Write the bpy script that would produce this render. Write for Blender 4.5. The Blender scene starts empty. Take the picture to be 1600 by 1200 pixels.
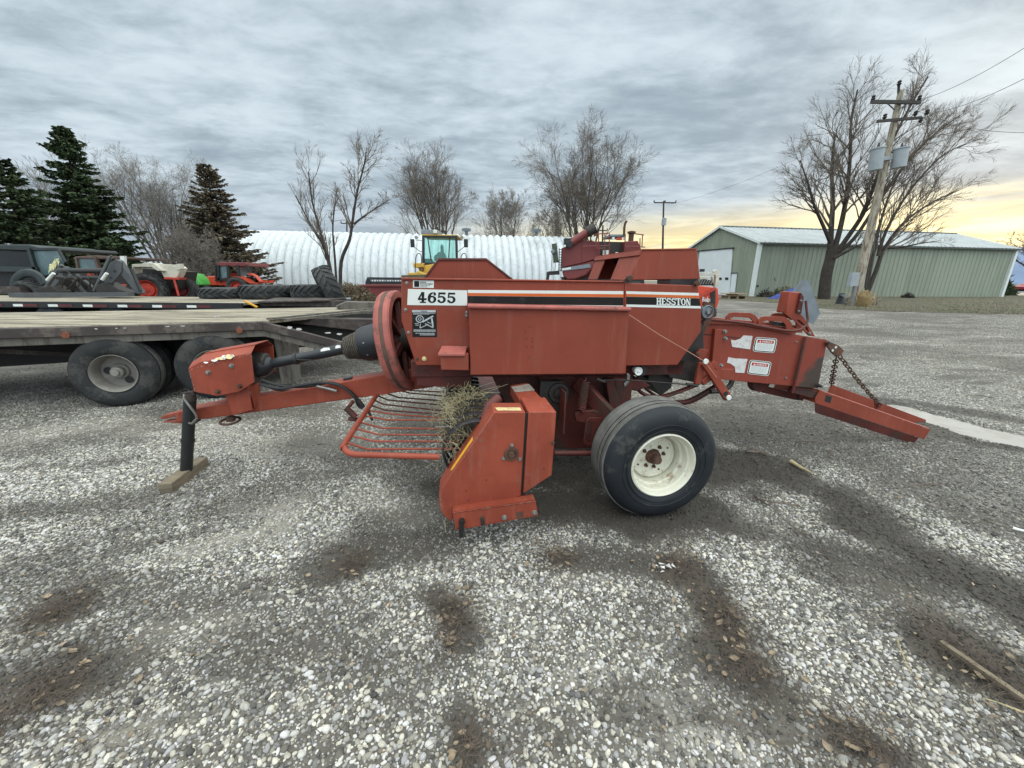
import bpy, math, random
import numpy as np
from mathutils import Vector as V, Matrix, noise
from math import radians, sin, cos, pi
S = bpy.context.scene
COL = S.collection
random.seed(7); RNG = np.random.default_rng(11)

# ------------------------------------------------------------------ camera
TH, RL, FPX, EYE = radians(15.3), radians(0.5), 601.0, V((0, 0, 1.45))
F = V((0, cos(TH), -sin(TH))); U0 = V((0, sin(TH), cos(TH))); R0 = V((1, 0, 0))
CR = R0 * cos(RL) + U0 * sin(RL); CU = -R0 * sin(RL) + U0 * cos(RL)
def ray(px, py): return F + CR * ((px - 800) / FPX) - CU * ((py - 600) / FPX)
def plane(px, py, o, n):
    d = ray(px, py); return EYE + d * ((o - EYE).dot(n) / d.dot(n))
def at(px, py, Y): return plane(px, py, V((0, Y, 0)), V((0, 1, 0)))
def gr(px, py, z=0.0): return plane(px, py, V((0, 0, z)), V((0, 0, 1)))
def proj(p):
    d = p - EYE; k = d.dot(F); return (800 + FPX * d.dot(CR) / k, 600 - FPX * d.dot(CU) / k)
# the baler's own frame: MA along the machine (towards its tail), MN towards the near side
YAW = radians(8.5)
MA = V((cos(YAW), sin(YAW), 0)); MN = V((sin(YAW), -cos(YAW), 0)); Z = V((0, 0, 1))
MO = gr(1012, 803) - MN * 1.0
def mw(s, q, z): return MO + MA * s + MN * q + Z * z
def mp(px, py, q): return plane(px, py, MO + MN * q, MN)
def sqz(p): d = p - MO; return d.dot(MA), d.dot(MN), p.z

# ------------------------------------------------------------------ object helpers
def orth(d):
    d = d.normalized(); a = Z if abs(d.z) < .9 else V((1, 0, 0))
    x = d.cross(a).normalized(); return x, d.cross(x).normalized(), d
class MB:
    K = 1.0   # thickness factor for the machines standing farther back
    def __init__(s): s.v = []; s.f = []
    def add(s, vs, fs):
        k = len(s.v); s.v += [tuple(p) for p in vs]; s.f += [tuple(i + k for i in f) for f in fs]; return s
    def box(s, c, sz, ax=None):
        c = V(c); X, Y, W = ax or (V((1, 0, 0)), V((0, 1, 0)), Z); a, b, e = [t / 2 * MB.K for t in sz]
        vs = [c + X * (i * a) + Y * (j * b) + W * (k * e) for k in (-1, 1) for j in (-1, 1) for i in (-1, 1)]
        return s.add(vs, [(0, 2, 3, 1), (4, 5, 7, 6), (0, 1, 5, 4), (2, 6, 7, 3), (0, 4, 6, 2), (1, 3, 7, 5)])
    def beam(s, p, q, w, h, up=Z):
        p, q = V(p), V(q); d = (q - p); L = d.length / MB.K; d.normalize(); r = d.cross(up).normalized(); u = r.cross(d)
        return s.box((p + q) / 2, (L, w, h), (d, r, u))
    def slab(s, pts, dv):
        pts = [V(p) for p in pts]; n = len(pts); vs = pts + [p + dv for p in pts]
        fs = [tuple(range(n)), tuple(range(2 * n - 1, n - 1, -1))] + [(i, i + n, (i + 1) % n + n, (i + 1) % n) for i in range(n)]
        return s.add(vs, fs)
    def tube(s, path, r, n=8, cap=True, flat=1.0):
        path = [V(p) for p in path]; m = len(path); rs = [t * MB.K for t in (r if isinstance(r, (list, tuple)) else [r] * m)]
        x = None; vs = []; fs = []
        for i, p in enumerate(path):
            t = (path[min(i + 1, m - 1)] - path[max(i - 1, 0)]).normalized()
            if x is None: x, y, _ = orth(t)
            else:
                x = (x - t * x.dot(t)); x = x.normalized() if x.length > 1e-6 else orth(t)[0]
                y = t.cross(x)
            for k in range(n):
                a = 2 * pi * k / n; vs.append(p + x * (cos(a) * rs[i]) + y * (sin(a) * rs[i] * flat))
        for i in range(m - 1):
            for k in range(n):
                k2 = (k + 1) % n; fs.append((i * n + k, i * n + k2, (i + 1) * n + k2, (i + 1) * n + k))
        if cap: fs += [tuple(range(n - 1, -1, -1)), tuple(range((m - 1) * n, m * n))]
        return s.add(vs, fs)
    def lathe(s, o, ax, prof, n=32, a0=0, a1=2 * pi):
        o = V(o); x, y, d = orth(V(ax)); vs = []; fs = []; full = abs(a1 - a0) > 6.28; c = n if full else n + 1
        for h, r in prof:
            for k in range(c):
                a = a0 + (a1 - a0) * k / n; vs.append(o + d * h + x * (r * cos(a)) + y * (r * sin(a)))
        for i in range(len(prof) - 1):
            for k in range(n):
                k2 = (k + 1) % c; fs.append((i * c + k, i * c + k2, (i + 1) * c + k2, (i + 1) * c + k))
        return s.add(vs, fs)
    def disc(s, o, ax, r, h, n=24, ch=0.0):   # solid short cylinder from o along ax
        r *= MB.K; h *= MB.K; ch = ch or min(r, abs(h)) * .15
        return s.lathe(o, ax, [(0, 0.0001), (0, r), (h - ch, r), (h, r - ch), (h, 0.0001)], n)
def worldloc(o):
    p = V((0, 0, 0))
    while o: p += o.location; o = o.parent
    return p
def build(name, mb, m, parent=None, bevel=0, smooth=38):
    me = bpy.data.meshes.new(name); off = worldloc(parent)
    me.from_pydata([(v[0] - off.x, v[1] - off.y, v[2] - off.z) for v in mb.v], [], mb.f)
    me.materials.append(m); me.update()
    if smooth:
        me.shade_smooth(); me.set_sharp_from_angle(angle=radians(smooth))
    o = bpy.data.objects.new(name, me); COL.objects.link(o); o.parent = parent
    if bevel:
        b = o.modifiers.new('bevel', 'BEVEL'); b.width = bevel; b.segments = 2; b.limit_method = 'ANGLE'; b.angle_limit = radians(35)
    return o
def tag(o, label=None, cat=None, group=None, kind=None):
    if label: o['label'] = label
    if cat: o['category'] = cat
    if group: o['group'] = group
    if kind: o['kind'] = kind
    return o
def thing(name, label, cat, loc, group=None):
    o = bpy.data.objects.new(name, None); COL.objects.link(o); o.location = loc; o.empty_display_size = .1
    return tag(o, label, cat, group)
def dup(o, parent=None):
    c = o.copy(); COL.objects.link(c); c.parent = parent
    for ch in [k for k in bpy.data.objects if k.parent == o]: dup(ch, c)
    return c

# ------------------------------------------------------------------ materials
def rgb(r, g, b):
    f = lambda c: (c / 255 / 12.92) if c / 255 <= .04045 else ((c / 255 + .055) / 1.055) ** 2.4
    return (f(r), f(g), f(b), 1)
class NG:
    def __init__(s, tree): s.t = tree; s.n = tree.nodes; s.l = tree.links
    def add(s, typ, ins=None, **kw):
        n = s.n.new(typ)
        for k, v in kw.items(): setattr(n, k, v)
        for k, v in (ins or {}).items():
            if isinstance(v, bpy.types.NodeSocket): s.l.new(v, n.inputs[k])
            else: n.inputs[k].default_value = v
        return n
    def math(s, op, a, b=0.0, c=None, clamp=False):
        i = {0: a, 1: b}
        if c is not None: i[2] = c
        return s.add('ShaderNodeMath', i, operation=op, use_clamp=clamp).outputs[0]
    def mix(s, f, a, b, typ='MIX'):
        n = s.n.new('ShaderNodeMix'); n.data_type = 'RGBA'; n.blend_type = typ
        for k, v in ((0, f), (6, a), (7, b)):
            if isinstance(v, bpy.types.NodeSocket): s.l.new(v, n.inputs[k])
            else: n.inputs[k].default_value = v
        return n.outputs[2]
    def ss(s, x, a, b, lo=0., hi=1.):
        n = s.add('ShaderNodeMapRange', {0: x, 1: a, 2: b, 3: lo, 4: hi}, interpolation_type='SMOOTHSTEP'); return n.outputs[0]
    def noise(s, vec, sc, det=4., rough=.55, dist=0.):
        n = s.add('ShaderNodeTexNoise', {'Scale': sc, 'Detail': det, 'Roughness': rough, 'Distortion': dist})
        if vec is not None: s.l.new(vec, n.inputs['Vector'])
        return n.outputs[0]
def newmat(name):
    m = bpy.data.materials.new(name); m.use_nodes = True; g = NG(m.node_tree)
    return m, g, m.node_tree.nodes['Principled BSDF']
def mat(name, col, rough=.5, metal=0., var=.15, vs=3., dirt=None, da=.6, ds=4., dth=.55, bump=0., bs=80., spec=.5, stretch=None, world=True):
    m, g, p = newmat(name)
    tc = g.add('ShaderNodeNewGeometry').outputs['Position'] if world else g.add('ShaderNodeTexCoord').outputs['Object']
    if stretch: tc = g.add('ShaderNodeMapping', {'Vector': tc, 'Scale': stretch}).outputs[0]
    n1 = g.noise(tc, vs, 6, .6)
    k = g.ss(n1, .25, .75, 1 - var, 1 + var)
    c = g.mix(1.0, col, g.add('ShaderNodeCombineColor', {0: k, 1: k, 2: k}).outputs[0], 'MULTIPLY')
    r = rough
    if dirt:
        n2 = g.noise(tc, ds, 10, .68); n3 = g.noise(tc, ds * 9, 5, .7)
        f = g.math('MULTIPLY', g.ss(g.math('ADD', n2, g.math('MULTIPLY', g.math('SUBTRACT', n3, .5), .35)), dth, dth + .12), da)
        c = g.mix(f, c, dirt); r = g.math('ADD', g.math('MULTIPLY', f, max(0, .85 - rough)), rough)
    rn = g.math('ADD', r, g.math('MULTIPLY', g.math('SUBTRACT', n1, .5), .2))
    g.l.new(c, p.inputs['Base Color']); g.l.new(rn, p.inputs['Roughness'])
    p.inputs['Metallic'].default_value = metal; p.inputs['Specular IOR Level'].default_value = spec
    if bump:
        b = g.add('ShaderNodeBump', {'Height': g.noise(tc, bs, 5, .6), 'Strength': bump, 'Distance': .01}); g.l.new(b.outputs[0], p.inputs['Normal'])
    return m
def weather(m, a=.5):   # dust washed down the sheet, rust specks and fine scratches
    g = NG(m.node_tree); p = m.node_tree.nodes['Principled BSDF']; c = p.inputs['Base Color'].links[0].from_socket; pos = g.add('ShaderNodeNewGeometry').outputs['Position']
    v = g.noise(g.add('ShaderNodeMapping', {'Vector': pos, 'Scale': (9, 9, .8)}).outputs[0], 2.2, 8, .7)
    c = g.mix(g.ss(v, .50, .74, 0, .38 * a), c, (.34, .17, .13, 1)); c = g.mix(g.ss(g.noise(pos, 1.1, 7, .7), .48, .72, 0, .30 * a), c, (.15, .035, .022, 1))
    c = g.mix(g.ss(g.noise(pos, 75, 4, .75), .68, .74, 0, .8 * a), c, (.07, .035, .025, 1))
    s = g.noise(g.add('ShaderNodeMapping', {'Vector': pos, 'Scale': (2.5, 2.5, 60), 'Rotation': (.1, .35, 0)}).outputs[0], 3.0, 3, .6)
    c = g.mix(g.ss(s, .715, .74, 0, .55 * a), c, (.42, .24, .19, 1)); g.l.new(c, p.inputs['Base Color']); return m
RED = weather(mat('faded red paint', (.24, .050, .029, 1), .52, var=.13, vs=1.6, dirt=(.2, .09, .065, 1), da=.35, ds=2.2, dth=.56, bump=.05, bs=4, spec=.28))
REDL = weather(mat('orange red worn paint', (.27, .055, .031, 1), .5, spec=.3, var=.2, vs=4, dirt=(.22, .10, .075, 1), da=.5, ds=5, dth=.58, bump=.08, bs=60), .8)
REDW = mat('chalky worn red', (.36, .10, .08, 1), .7, var=.22, vs=6, dirt=(.12, .065, .05, 1), da=.8, ds=7, dth=.53, bump=.15, bs=90)
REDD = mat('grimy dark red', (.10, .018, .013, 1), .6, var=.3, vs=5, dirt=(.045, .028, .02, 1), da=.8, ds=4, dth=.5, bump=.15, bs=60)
BLACK = mat('black plastic', (.012, .014, .018, 1), .42, var=.2, dirt=(.08, .08, .08, 1), da=.3, ds=6, dth=.58)
BLKM = mat('black painted steel', (.014, .014, .015, 1), .5, var=.3, dirt=(.07, .05, .04, 1), da=.5, ds=8)
STEEL = mat('dull steel', (.30, .29, .27, 1), .45, .8, var=.25, vs=20, dirt=(.12, .07, .045, 1), da=.6, ds=30)
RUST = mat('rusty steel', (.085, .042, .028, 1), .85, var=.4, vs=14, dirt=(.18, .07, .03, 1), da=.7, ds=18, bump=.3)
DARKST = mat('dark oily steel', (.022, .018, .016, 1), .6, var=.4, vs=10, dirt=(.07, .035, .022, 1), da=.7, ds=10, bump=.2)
CREAM = mat('cream rim paint', (.68, .655, .54, 1), .45, var=.10, vs=6, dirt=(.26, .17, .10, 1), da=.75, ds=7, dth=.55)
TYRE = mat('tyre rubber', (.014, .017, .021, 1), .6, var=.25, vs=5, dirt=(.085, .08, .07, 1), da=.5, ds=4, dth=.55, bump=.1, bs=120, spec=.35)
TYRED = mat('dusty grey tyre', (.030, .031, .032, 1), .8, var=.25, vs=5, dirt=(.10, .095, .085, 1), da=.45, ds=3.5, dth=.48, bump=.15, bs=100, spec=.2)
TREAD = mat('dusty tyre tread', (.13, .127, .118, 1), .9, var=.3, vs=9, dirt=(.20, .19, .165, 1), da=.6, ds=12, bump=.4, bs=90)
WHITE = mat('white vinyl', (.72, .74, .70, 1), .4, var=.05, dirt=(.4, .38, .33, 1), da=.4, ds=14, dth=.63)
INK = mat('black vinyl', (.012, .011, .010, 1), .45, var=.1, dirt=(.06, .06, .06, 1), da=.3, ds=12, spec=.25)
ORNG = mat('orange vinyl', (.60, .12, .018, 1), .4, var=.1)
DRED = mat('danger red vinyl', (.42, .03, .03, 1), .4, var=.1)
GREYT = mat('pale grey print', (.42, .44, .45, 1), .5, var=.2, vs=60)
YELL = mat('yellow vinyl', (.75, .38, .03, 1), .45, var=.15, vs=30, dirt=(.2, .08, .04, 1), da=.6, ds=30)
LABY = mat('yellowed label', (.62, .50, .25, 1), .5, var=.15, vs=60, dirt=(.2, .1, .06, 1), da=.7, ds=50, dth=.52)
RAWW = mat('torn decal backing', (.62, .60, .58, 1), .6, var=.1, vs=30, dirt=(.28, .20, .18, 1), da=.6, ds=25, dth=.52)
WOOD = mat('grey weathered timber', (.18, .145, .10, 1), .85, var=.3, vs=10, dirt=(.07, .055, .04, 1), da=.5, ds=8, bump=.5, bs=60, stretch=(1, 1, 5))
HOSE = mat('hydraulic hose', (.010, .010, .011, 1), .45, var=.2)
GALV = mat('galvanised sheet', (.21, .235, .26, 1), .5, .35, var=.15, vs=9, dirt=(.14, .14, .14, 1), da=.4, ds=6)

# ------------------------------------------------------------------ wheels
def wheel_prof(R, w, rr, groove=.008, ng=4):
    p = [(-.10 * w, rr), (-.03 * w, rr + .10 * (R - rr)), (0, rr + .42 * (R - rr)), (-.03 * w, rr + .70 * (R - rr)), (-.11 * w, rr + .90 * (R - rr)), (-.18 * w, R - .012)]
    a, b = -.2 * w, -.8 * w; st = (b - a) / (ng + 1)
    for i in range(ng + 1):
        h0 = a + st * i; c = 1 - abs((i + .5) / (ng + 1) - .5) * .03
        p += [(h0 - st * .08, R * c), (h0 + st * .78, R * c)]
        if i < ng: p += [(h0 + st * .86, R - groove), (h0 + st * .97, R - groove)]
    p += [(-.82 * w, R - .012), (-.89 * w, rr + .90 * (R - rr)), (-.97 * w, rr + .70 * (R - rr)), (-w, rr + .42 * (R - rr)), (-.97 * w, rr + .10 * (R - rr)), (-.90 * w, rr)]
    return p

# ------------------------------------------------------------------ THE BALER
baler = thing('hay_baler', 'red hay baler in the middle of the yard, numbered 4655, with one large white wheel', 'baler', mw(0, 0, 0))
def plate(px, q, dep): # outline read on the machine plane q, given real depth dep towards the far side
    return MB().slab([mp(x, y, q) for x, y in px], -MN * dep)
def sheet(px, q, th=.0015, mb=None):
    return (mb or MB()).slab([mp(x, y, q + th) for x, y in px], -MN * th)
def bolt(par, px, py, q, r=.010, m=None, h=.012, name='bolt'):
    r *= .8
    o = mp(px, py, q); mb = MB().disc(o, MN, r * 1.5, h * .25, 16).lathe(o, MN, [(h * .2, r), (h, r * .95), (h * 1.1, r * .7), (h * 1.1, .0001)], 6)
    return build(name, mb, m or STEEL, par, smooth=30)
def quad(c, q):   # c = TL,TR,BR,BL pixels -> map (u 0..1 right, v 0..1 down) on plane q
    def f(u, v, dq=0.0):
        a = [c[0][i] * (1 - u) + c[1][i] * u for i in (0, 1)]; b = [c[3][i] * (1 - u) + c[2][i] * u for i in (0, 1)]
        return mp(a[0] * (1 - v) + b[0] * v, a[1] * (1 - v) + b[1] * v, q + dq)
    return f
# lettering: strokes as small flat pieces, each a hair proud of the last
GL = {
 '4': [('p', (.30, 0), (.72, 0), (.72, 1), (.42, 1), (.42, .12)), ('p', (.40, 0), (.62, 0), (.22, .60), (0, .60)), ('p', (0, .56), (1, .56), (1, .74), (0, .74)), ('p', (.22, .88), (.94, .88), (.94, 1), (.22, 1))],
 '6': [('a', .5, .66, .5, .34, .19, .20, 0, 360), ('a', .62, .50, .62, .50, .30, .36, 95, 200), ('p', (.60, 0), (.80, 0), (.96, .12), (.92, .30), (.70, .30), (.66, .12))],
 '5': [('p', (.10, 0), (.92, 0), (.92, .18), (.10, .18)), ('p', (.10, .1), (.28, .1), (.24, .52), (.06, .52)), ('a', .48, .66, .50, .34, .19, .19, -160, 128), ('p', (.02, .70), (.22, .66), (.30, .84), (.06, .90))],
 'H': [('p', (.10, 0), (.36, 0), (.36, 1), (.10, 1)), ('p', (.66, 0), (.92, 0), (.92, 1), (.66, 1)), ('p', (.3, .42), (.7, .42), (.7, .56), (.3, .56)), ('p', (0, 0), (.46, 0), (.46, .1), (0, .1)), ('p', (0, .9), (.46, .9), (.46, 1), (0, 1)), ('p', (.56, 0), (1, 0), (1, .1), (.56, .1)), ('p', (.56, .9), (1, .9), (1, 1), (.56, 1))],
 'E': [('p', (.12, 0), (.42, 0), (.42, 1), (.12, 1)), ('p', (0, 0), (.96, 0), (.96, .12), (0, .12)), ('p', (0, .88), (.96, .88), (.96, 1), (0, 1)), ('p', (.4, .44), (.74, .44), (.74, .56), (.4, .56)), ('p', (.84, .0), (.96, 0), (.96, .3), (.84, .26)), ('p', (.86, .72), (.98, .68), (.98, 1), (.86, 1))],
 'S': [('a', .5, .28, .46, .28, .20, .13, 20, 265), ('a', .5, .72, .46, .28, .20, .13, -160, 90), ('p', (.84, 0), (.94, 0), (.94, .34), (.84, .34)), ('p', (.04, .66), (.14, .66), (.14, 1), (.04, 1))],
 'T': [('p', (.34, 0), (.66, 0), (.66, 1), (.34, 1)), ('p', (0, 0), (1, 0), (1, .12), (0, .12)), ('p', (0, .05), (.1, .05), (.1, .32), (0, .32)), ('p', (.9, .05), (1, .05), (1, .32), (.9, .32)), ('p', (.2, .9), (.8, .9), (.8, 1), (.2, 1))],
 'O': [('a', .5, .5, .5, .5, .22, .38, 0, 360)],
 'N': [('p', (.10, 0), (.24, 0), (.24, 1), (.10, 1)), ('p', (.78, 0), (.90, 0), (.90, 1), (.78, 1)), ('p', (.06, 0), (.36, 0), (.92, 1), (.62, 1)), ('p', (0, .9), (.36, .9), (.36, 1), (0, 1)), ('p', (.66, 0), (1, 0), (1, .1), (.66, .1))],
 'B': [('p', (.05, 0), (.3, 0), (.3, 1), (.05, 1)), ('a', .42, .27, .48, .27, .22, .11, -90, 90), ('a', .42, .72, .54, .28, .26, .12, -90, 90), ('p', (.2, 0), (.44, 0), (.44, .16), (.2, .16)), ('p', (.2, .42), (.44, .42), (.44, .57), (.2, .57)), ('p', (.2, .84), (.44, .84), (.44, 1), (.2, 1))],
 'c': [('a', .5, .66, .46, .34, .2, .17, 45, 315)],
 'o': [('a', .5, .66, .46, .34, .2, .17, 0, 360)],
 'b': [('p', (.05, 0), (.3, 0), (.3, 1), (.05, 1)), ('a', .52, .66, .44, .34, .2, .17, 0, 360)],
}
def letters(mb, txt, f, u0, u1, v0, v1, gap=.1, q0=.0006, slant=0.0):
    n = len(txt); cw = (u1 - u0) / (n + gap * (n - 1)); k = 0
    for i, ch in enumerate(txt):
        x0 = u0 + i * cw * (1 + gap); h = v1 - v0
        def P(x, y, d): return f(x0 + cw * (x + slant * (1 - y)), v0 + h * y, d)
        for s in GL[ch]:
            d = q0 + .00012 * (k % 9); k += 1
            if s[0] == 'p': mb.slab([P(x, y, d) for x, y in s[1:]], -MN * .0004)
            else:
                _, cx, cy, rx, ry, ix, iy, a0, a1 = s; N = 22
                for j in range(N):
                    b0, b1 = [radians(a0 + (a1 - a0) * t / N) for t in (j, j + 1)]
                    pts = [(cx + rx * cos(b0), cy - ry * sin(b0)), (cx + rx * cos(b1), cy - ry * sin(b1)), (cx + ix * cos(b1), cy - iy * sin(b1)), (cx + ix * cos(b0), cy - iy * sin(b0))]
                    mb.add([P(x, y, d) for x, y in pts], [(0, 1, 2, 3)])
    return mb
def band(f, u0, u1, v0, v1, d, mb=None):
    return (mb or MB()).slab([f(u0, v0, d), f(u1, v0, d), f(u1, v1, d), f(u0, v1, d)], -MN * .0004)

# side panels (folded sheet, hollow behind)
QP = .45
pan = build('side_panel', plate([(627, 436), (976, 441), (977, 573), (650, 571), (627, 501)], QP, .03), RED, baler, .006)
lip = build('panel_flange', plate([(627, 433.5), (976, 439), (976, 441.5), (627, 437)], QP + .012, .10), REDL, pan, .004)
pan2 = build('side_panel', plate([(976.5, 442), (1091, 446), (1095.6, 482), (1095.6, 518), (1058.8, 570.7), (977.5, 571.8)], QP + .008, .034), RED, baler, .006)
for x, y in ((635.5, 442), (633.7, 484), (638.5, 519.5), (729, 488), (729, 493)): bolt(pan, x, y, QP, .009)
bolt(pan, 652, 560.5, QP, .009, RUST); bolt(pan, 663, 560.5, QP, .013, LABY)
# stripes and number
num = sheet([(637.4, 451.5), (730, 453.7), (729.7, 477.5), (636.3, 476.6)], QP)
num = build('number_decal', num, WHITE, baler, smooth=0)
fq = quad([(637.4, 451.5), (730, 453.7), (729.7, 477.5), (636.3, 476.6)], QP + .0015)
build('number', letters(MB(), '4655', fq, .175, .81, .17, .86, .12), INK, num, smooth=0)
st = band(quad([(731, 453), (974, 454.9), (974, 480.5), (731, 477.7)], QP), 0, 1, 0, 1, .0012)
st = build('stripe_decal', st, WHITE, baler, smooth=0)
s1 = quad([(731, 453), (974, 454.9), (974, 480.5), (731, 477.7)], QP)
build('orange_stripe', band(s1, 0, 1, .19, .37, .002), ORNG, st, smooth=0)
build('black_stripe', band(s1, 0, 1, .38, .88, .002), INK, st, smooth=0)
s2 = quad([(978.5, 455), (1091.6, 457.8), (1095.2, 482), (978.5, 479.4)], QP + .008)
st2 = build('stripe_decal', band(s2, 0, 1, 0, 1, .0012), WHITE, baler, smooth=0)
build('orange_stripe', band(s2, 0, 1, .17, .34, .002), ORNG, st2, smooth=0)
build('black_stripe', band(s2, 0, 1, .35, .84, .002), INK, st2, smooth=0)
build('lettering', letters(MB(), 'HESSTON', s2, .405, .87, .375, .825, .02, .0028, .12), WHITE, st2, smooth=0)
# dealer label and notice decal
fd = quad([(645.2, 438), (678, 438.3), (677.8, 450), (645.2, 449.3)], QP)
dl = build('dealer_decal', band(fd, 0, 1, 0, 1, .0012), WHITE, baler, smooth=0)
mb = band(fd, .06, .30, .1, .9, .002)
for v, u1 in ((.16, .62), (.40, .94), (.66, .84), (.83, .7)):
    u = .34
    while u < u1: w = random.uniform(.03, .07); band(fd, u, min(u + w, u1), v, v + (.15 if v < .5 else .07), .002, mb); u += w + .015
build('print', mb, INK, dl, smooth=0)
band(fd, .10, .27, .38, .46, .0026, MB())
fn = quad([(643.8, 484.5), (682, 484.5), (683, 526.8), (644.5, 526.6)], QP)
nd = build('notice_decal', band(fn, 0, 1, 0, 1, .0012), INK, baler, smooth=0)
mb = band(fn, 0, .97, 0, .085, .002)
def ln(f, mb, a, b, w, d=.002):
    dx, dy = b[0] - a[0], b[1] - a[1]; L = math.hypot(dx, dy); nx, ny = -dy / L * w, dx / L * w
    mb.slab([f(a[0] + nx, a[1] + ny, d), f(b[0] + nx, b[1] + ny, d), f(b[0] - nx, b[1] - ny, d), f(a[0] - nx, a[1] - ny, d)], -MN * .0004)
for j in range(20):
    b0, b1 = 2 * pi * j / 20, 2 * pi * (j + 1) / 20
    for ro, ri in ((.165, .125), (.07, .045)):
        mb.add([fn(.31 + r * cos(b), .33 + r * .85 * sin(b), .002) for b, r in ((b0, ro), (b1, ro), (b1, ri), (b0, ri))], [(0, 1, 2, 3)])
for i, (a, b, w) in enumerate((((.42, .44), (.86, .22), .03), ((.33, .50), (.31, .66), .016), ((.31, .67), (.66, .52), .012), ((.52, .5), (.86, .66), .015), ((.8, .3), (.84, .62), .035), ((.62, .44), (.76, .5), .014), ((.1, .5), (.26, .5), .01), ((.12, .56), (.26, .56), .01))): ln(fn, mb, a, b, w, .0021 + .0001 * i)
for v, a, b in ((.11, .04, .95), (.14, .04, .7), (.72, .05, .95), (.75, .05, .95), (.785, .05, .95), (.85, .12, .9), (.88, .3, .92), (.915, .3, .9)):
    u = a
    while u < b: w = random.uniform(.03, .08); band(fn, u, min(u + w, b), v, v + .02, .002, mb); u += w + .012
build('print', mb, GREYT, nd, smooth=0)
mb = MB(); u = .36
for k in range(6): band(fn, u, u + .03, .025, .06, .0026, mb); u += .045
build('heading', mb, INK, nd, smooth=0)
# tool box
tb = build('tool_box', plate([(733, 481), (983, 486), (978, 584), (735, 586)], .55, .12), RED, baler, .004)
lid = MB().tube([mp(731, 478.5, .565), mp(985, 483.5, .565)], .014, 10)
lid.slab([mp(731, 475.5, .565), mp(985, 480.5, .565), mp(985, 484, .565), mp(731, 479, .565)], -MN * .115)
build('lid', lid, REDW, tb)
for x, y in ((828, 511), (823, 529), (832, 529), (832, 534), (823, 542), (832, 542), (827, 559)): build('rivet_hole', MB().disc(mp(x, y, .55), MN, .004, .001, 10), DARKST, tb)
for x, y in ((821, 518),): bolt(tb, x, y, .55, .004, RUST, .003, 'rivet')
sb = build('step_box', plate([(688, 553), (732, 553), (732.5, 579), (689, 578)], .56, .11), RED, baler, .004)
build('step', MB().slab([mp(684, 552.5, .575), mp(726, 552.5, .575), mp(731, 540, .455), mp(690, 540, .455)], -Z * .018), REDW, sb, .004)
# front hopper guard
hg = build('feeder_guard', plate([(659.7, 437), (684.6, 404), (760.4, 404), (806, 440)], .30, .02), RED, baler, .004)
build('guard_flange', MB().slab([mp(684.6, 403.2, .307), mp(760.4, 403.2, .307), mp(762, 407.5, .307), mp(686, 407.5, .307)], -MN * .66).slab([mp(659, 438, .306), mp(663, 438, .306), mp(687.5, 406, .306), mp(684.4, 403.6, .306)], -MN * .06).slab([mp(760.4, 403.6, .306), mp(758, 406, .306), mp(802, 440, .306), mp(807, 440, .306)], -MN * .06), REDD, hg, .003)
build('rear_guard', MB().slab([mp(659.7, 437, .30) - MN * .6, mp(684.6, 404, .30) - MN * .6, mp(760.4, 404, .30) - MN * .6, mp(806, 440, .30) - MN * .6], -MN * .02), RED, hg)
# knotter hood: side plate and a sloping front with an opening
kh = build('knotter_hood', plate([(1003.5, 391.3), (1089, 390), (1094, 436), (984, 437.5)], .43, .02), RED, baler, .004)
a0, a1 = mp(1003.5, 391, .432), mp(984, 437.5, .432); wv = -MN * .86
def fr(t, k): return (a0 * (1 - k) + a1 * k) + wv * t
nh = MA * .012
for t0, t1, nm in ((0, .40, 'front_sheet'), (.74, 1, 'front_sheet')):
    build(nm, MB().slab([fr(t0, .02), fr(t1, .02), fr(t1, 1), fr(t0, 1)], nh), REDL if t0 == 0 else RED, kh, .003)
a = mp(1003.5, 391, .436); b = mp(1089, 389.6, .436)
build('roof_sheet', MB().slab([a + MN * .0, b, b - MN * .87, a - MN * .87], Z * .008).slab([a, a - MN * .87, a - MN * .87 + (a1 - a0) * .16, a + (a1 - a0) * .16], -MA * .01), REDL, kh)
build('far_side_sheet', MB().slab([p - MN * .86 for p in (mp(1003.5, 391.3, .43), mp(1089, 390, .43), mp(1094, 436, .43), mp(984, 437.5, .43))], MN * .012), RED, kh)
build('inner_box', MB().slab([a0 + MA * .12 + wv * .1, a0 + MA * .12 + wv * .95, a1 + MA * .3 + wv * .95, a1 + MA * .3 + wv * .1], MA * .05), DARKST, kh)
build('hinge', MB().disc(mp(982, 434.5, .46), MN, .020, .03, 14).beam(mp(968, 441, .45), mp(984, 434, .45), .02, .012), RUST, kh)
build('hinge', MB().disc(mp(1086.5, 443.5, .46), MN, .016, .03, 14).beam(mp(1080, 452, .45), mp(1090, 438, .45), .015, .012), RUST, kh)
# structure inside: plunger chamber, frame
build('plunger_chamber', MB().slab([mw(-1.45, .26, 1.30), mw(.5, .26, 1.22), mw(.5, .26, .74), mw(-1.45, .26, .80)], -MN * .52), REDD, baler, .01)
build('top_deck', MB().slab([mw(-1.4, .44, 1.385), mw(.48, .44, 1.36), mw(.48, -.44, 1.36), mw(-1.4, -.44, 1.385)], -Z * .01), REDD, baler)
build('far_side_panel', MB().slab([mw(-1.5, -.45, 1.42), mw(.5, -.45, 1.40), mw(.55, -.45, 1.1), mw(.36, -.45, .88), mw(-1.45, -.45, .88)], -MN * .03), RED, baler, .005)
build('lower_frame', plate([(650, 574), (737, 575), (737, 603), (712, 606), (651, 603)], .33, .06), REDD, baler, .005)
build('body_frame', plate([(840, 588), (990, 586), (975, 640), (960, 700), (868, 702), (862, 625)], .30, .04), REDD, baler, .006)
build('frame_post', plate([(947, 594), (958, 592), (972, 640), (955, 650)], .40, .07), REDD, baler, .006)
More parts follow.
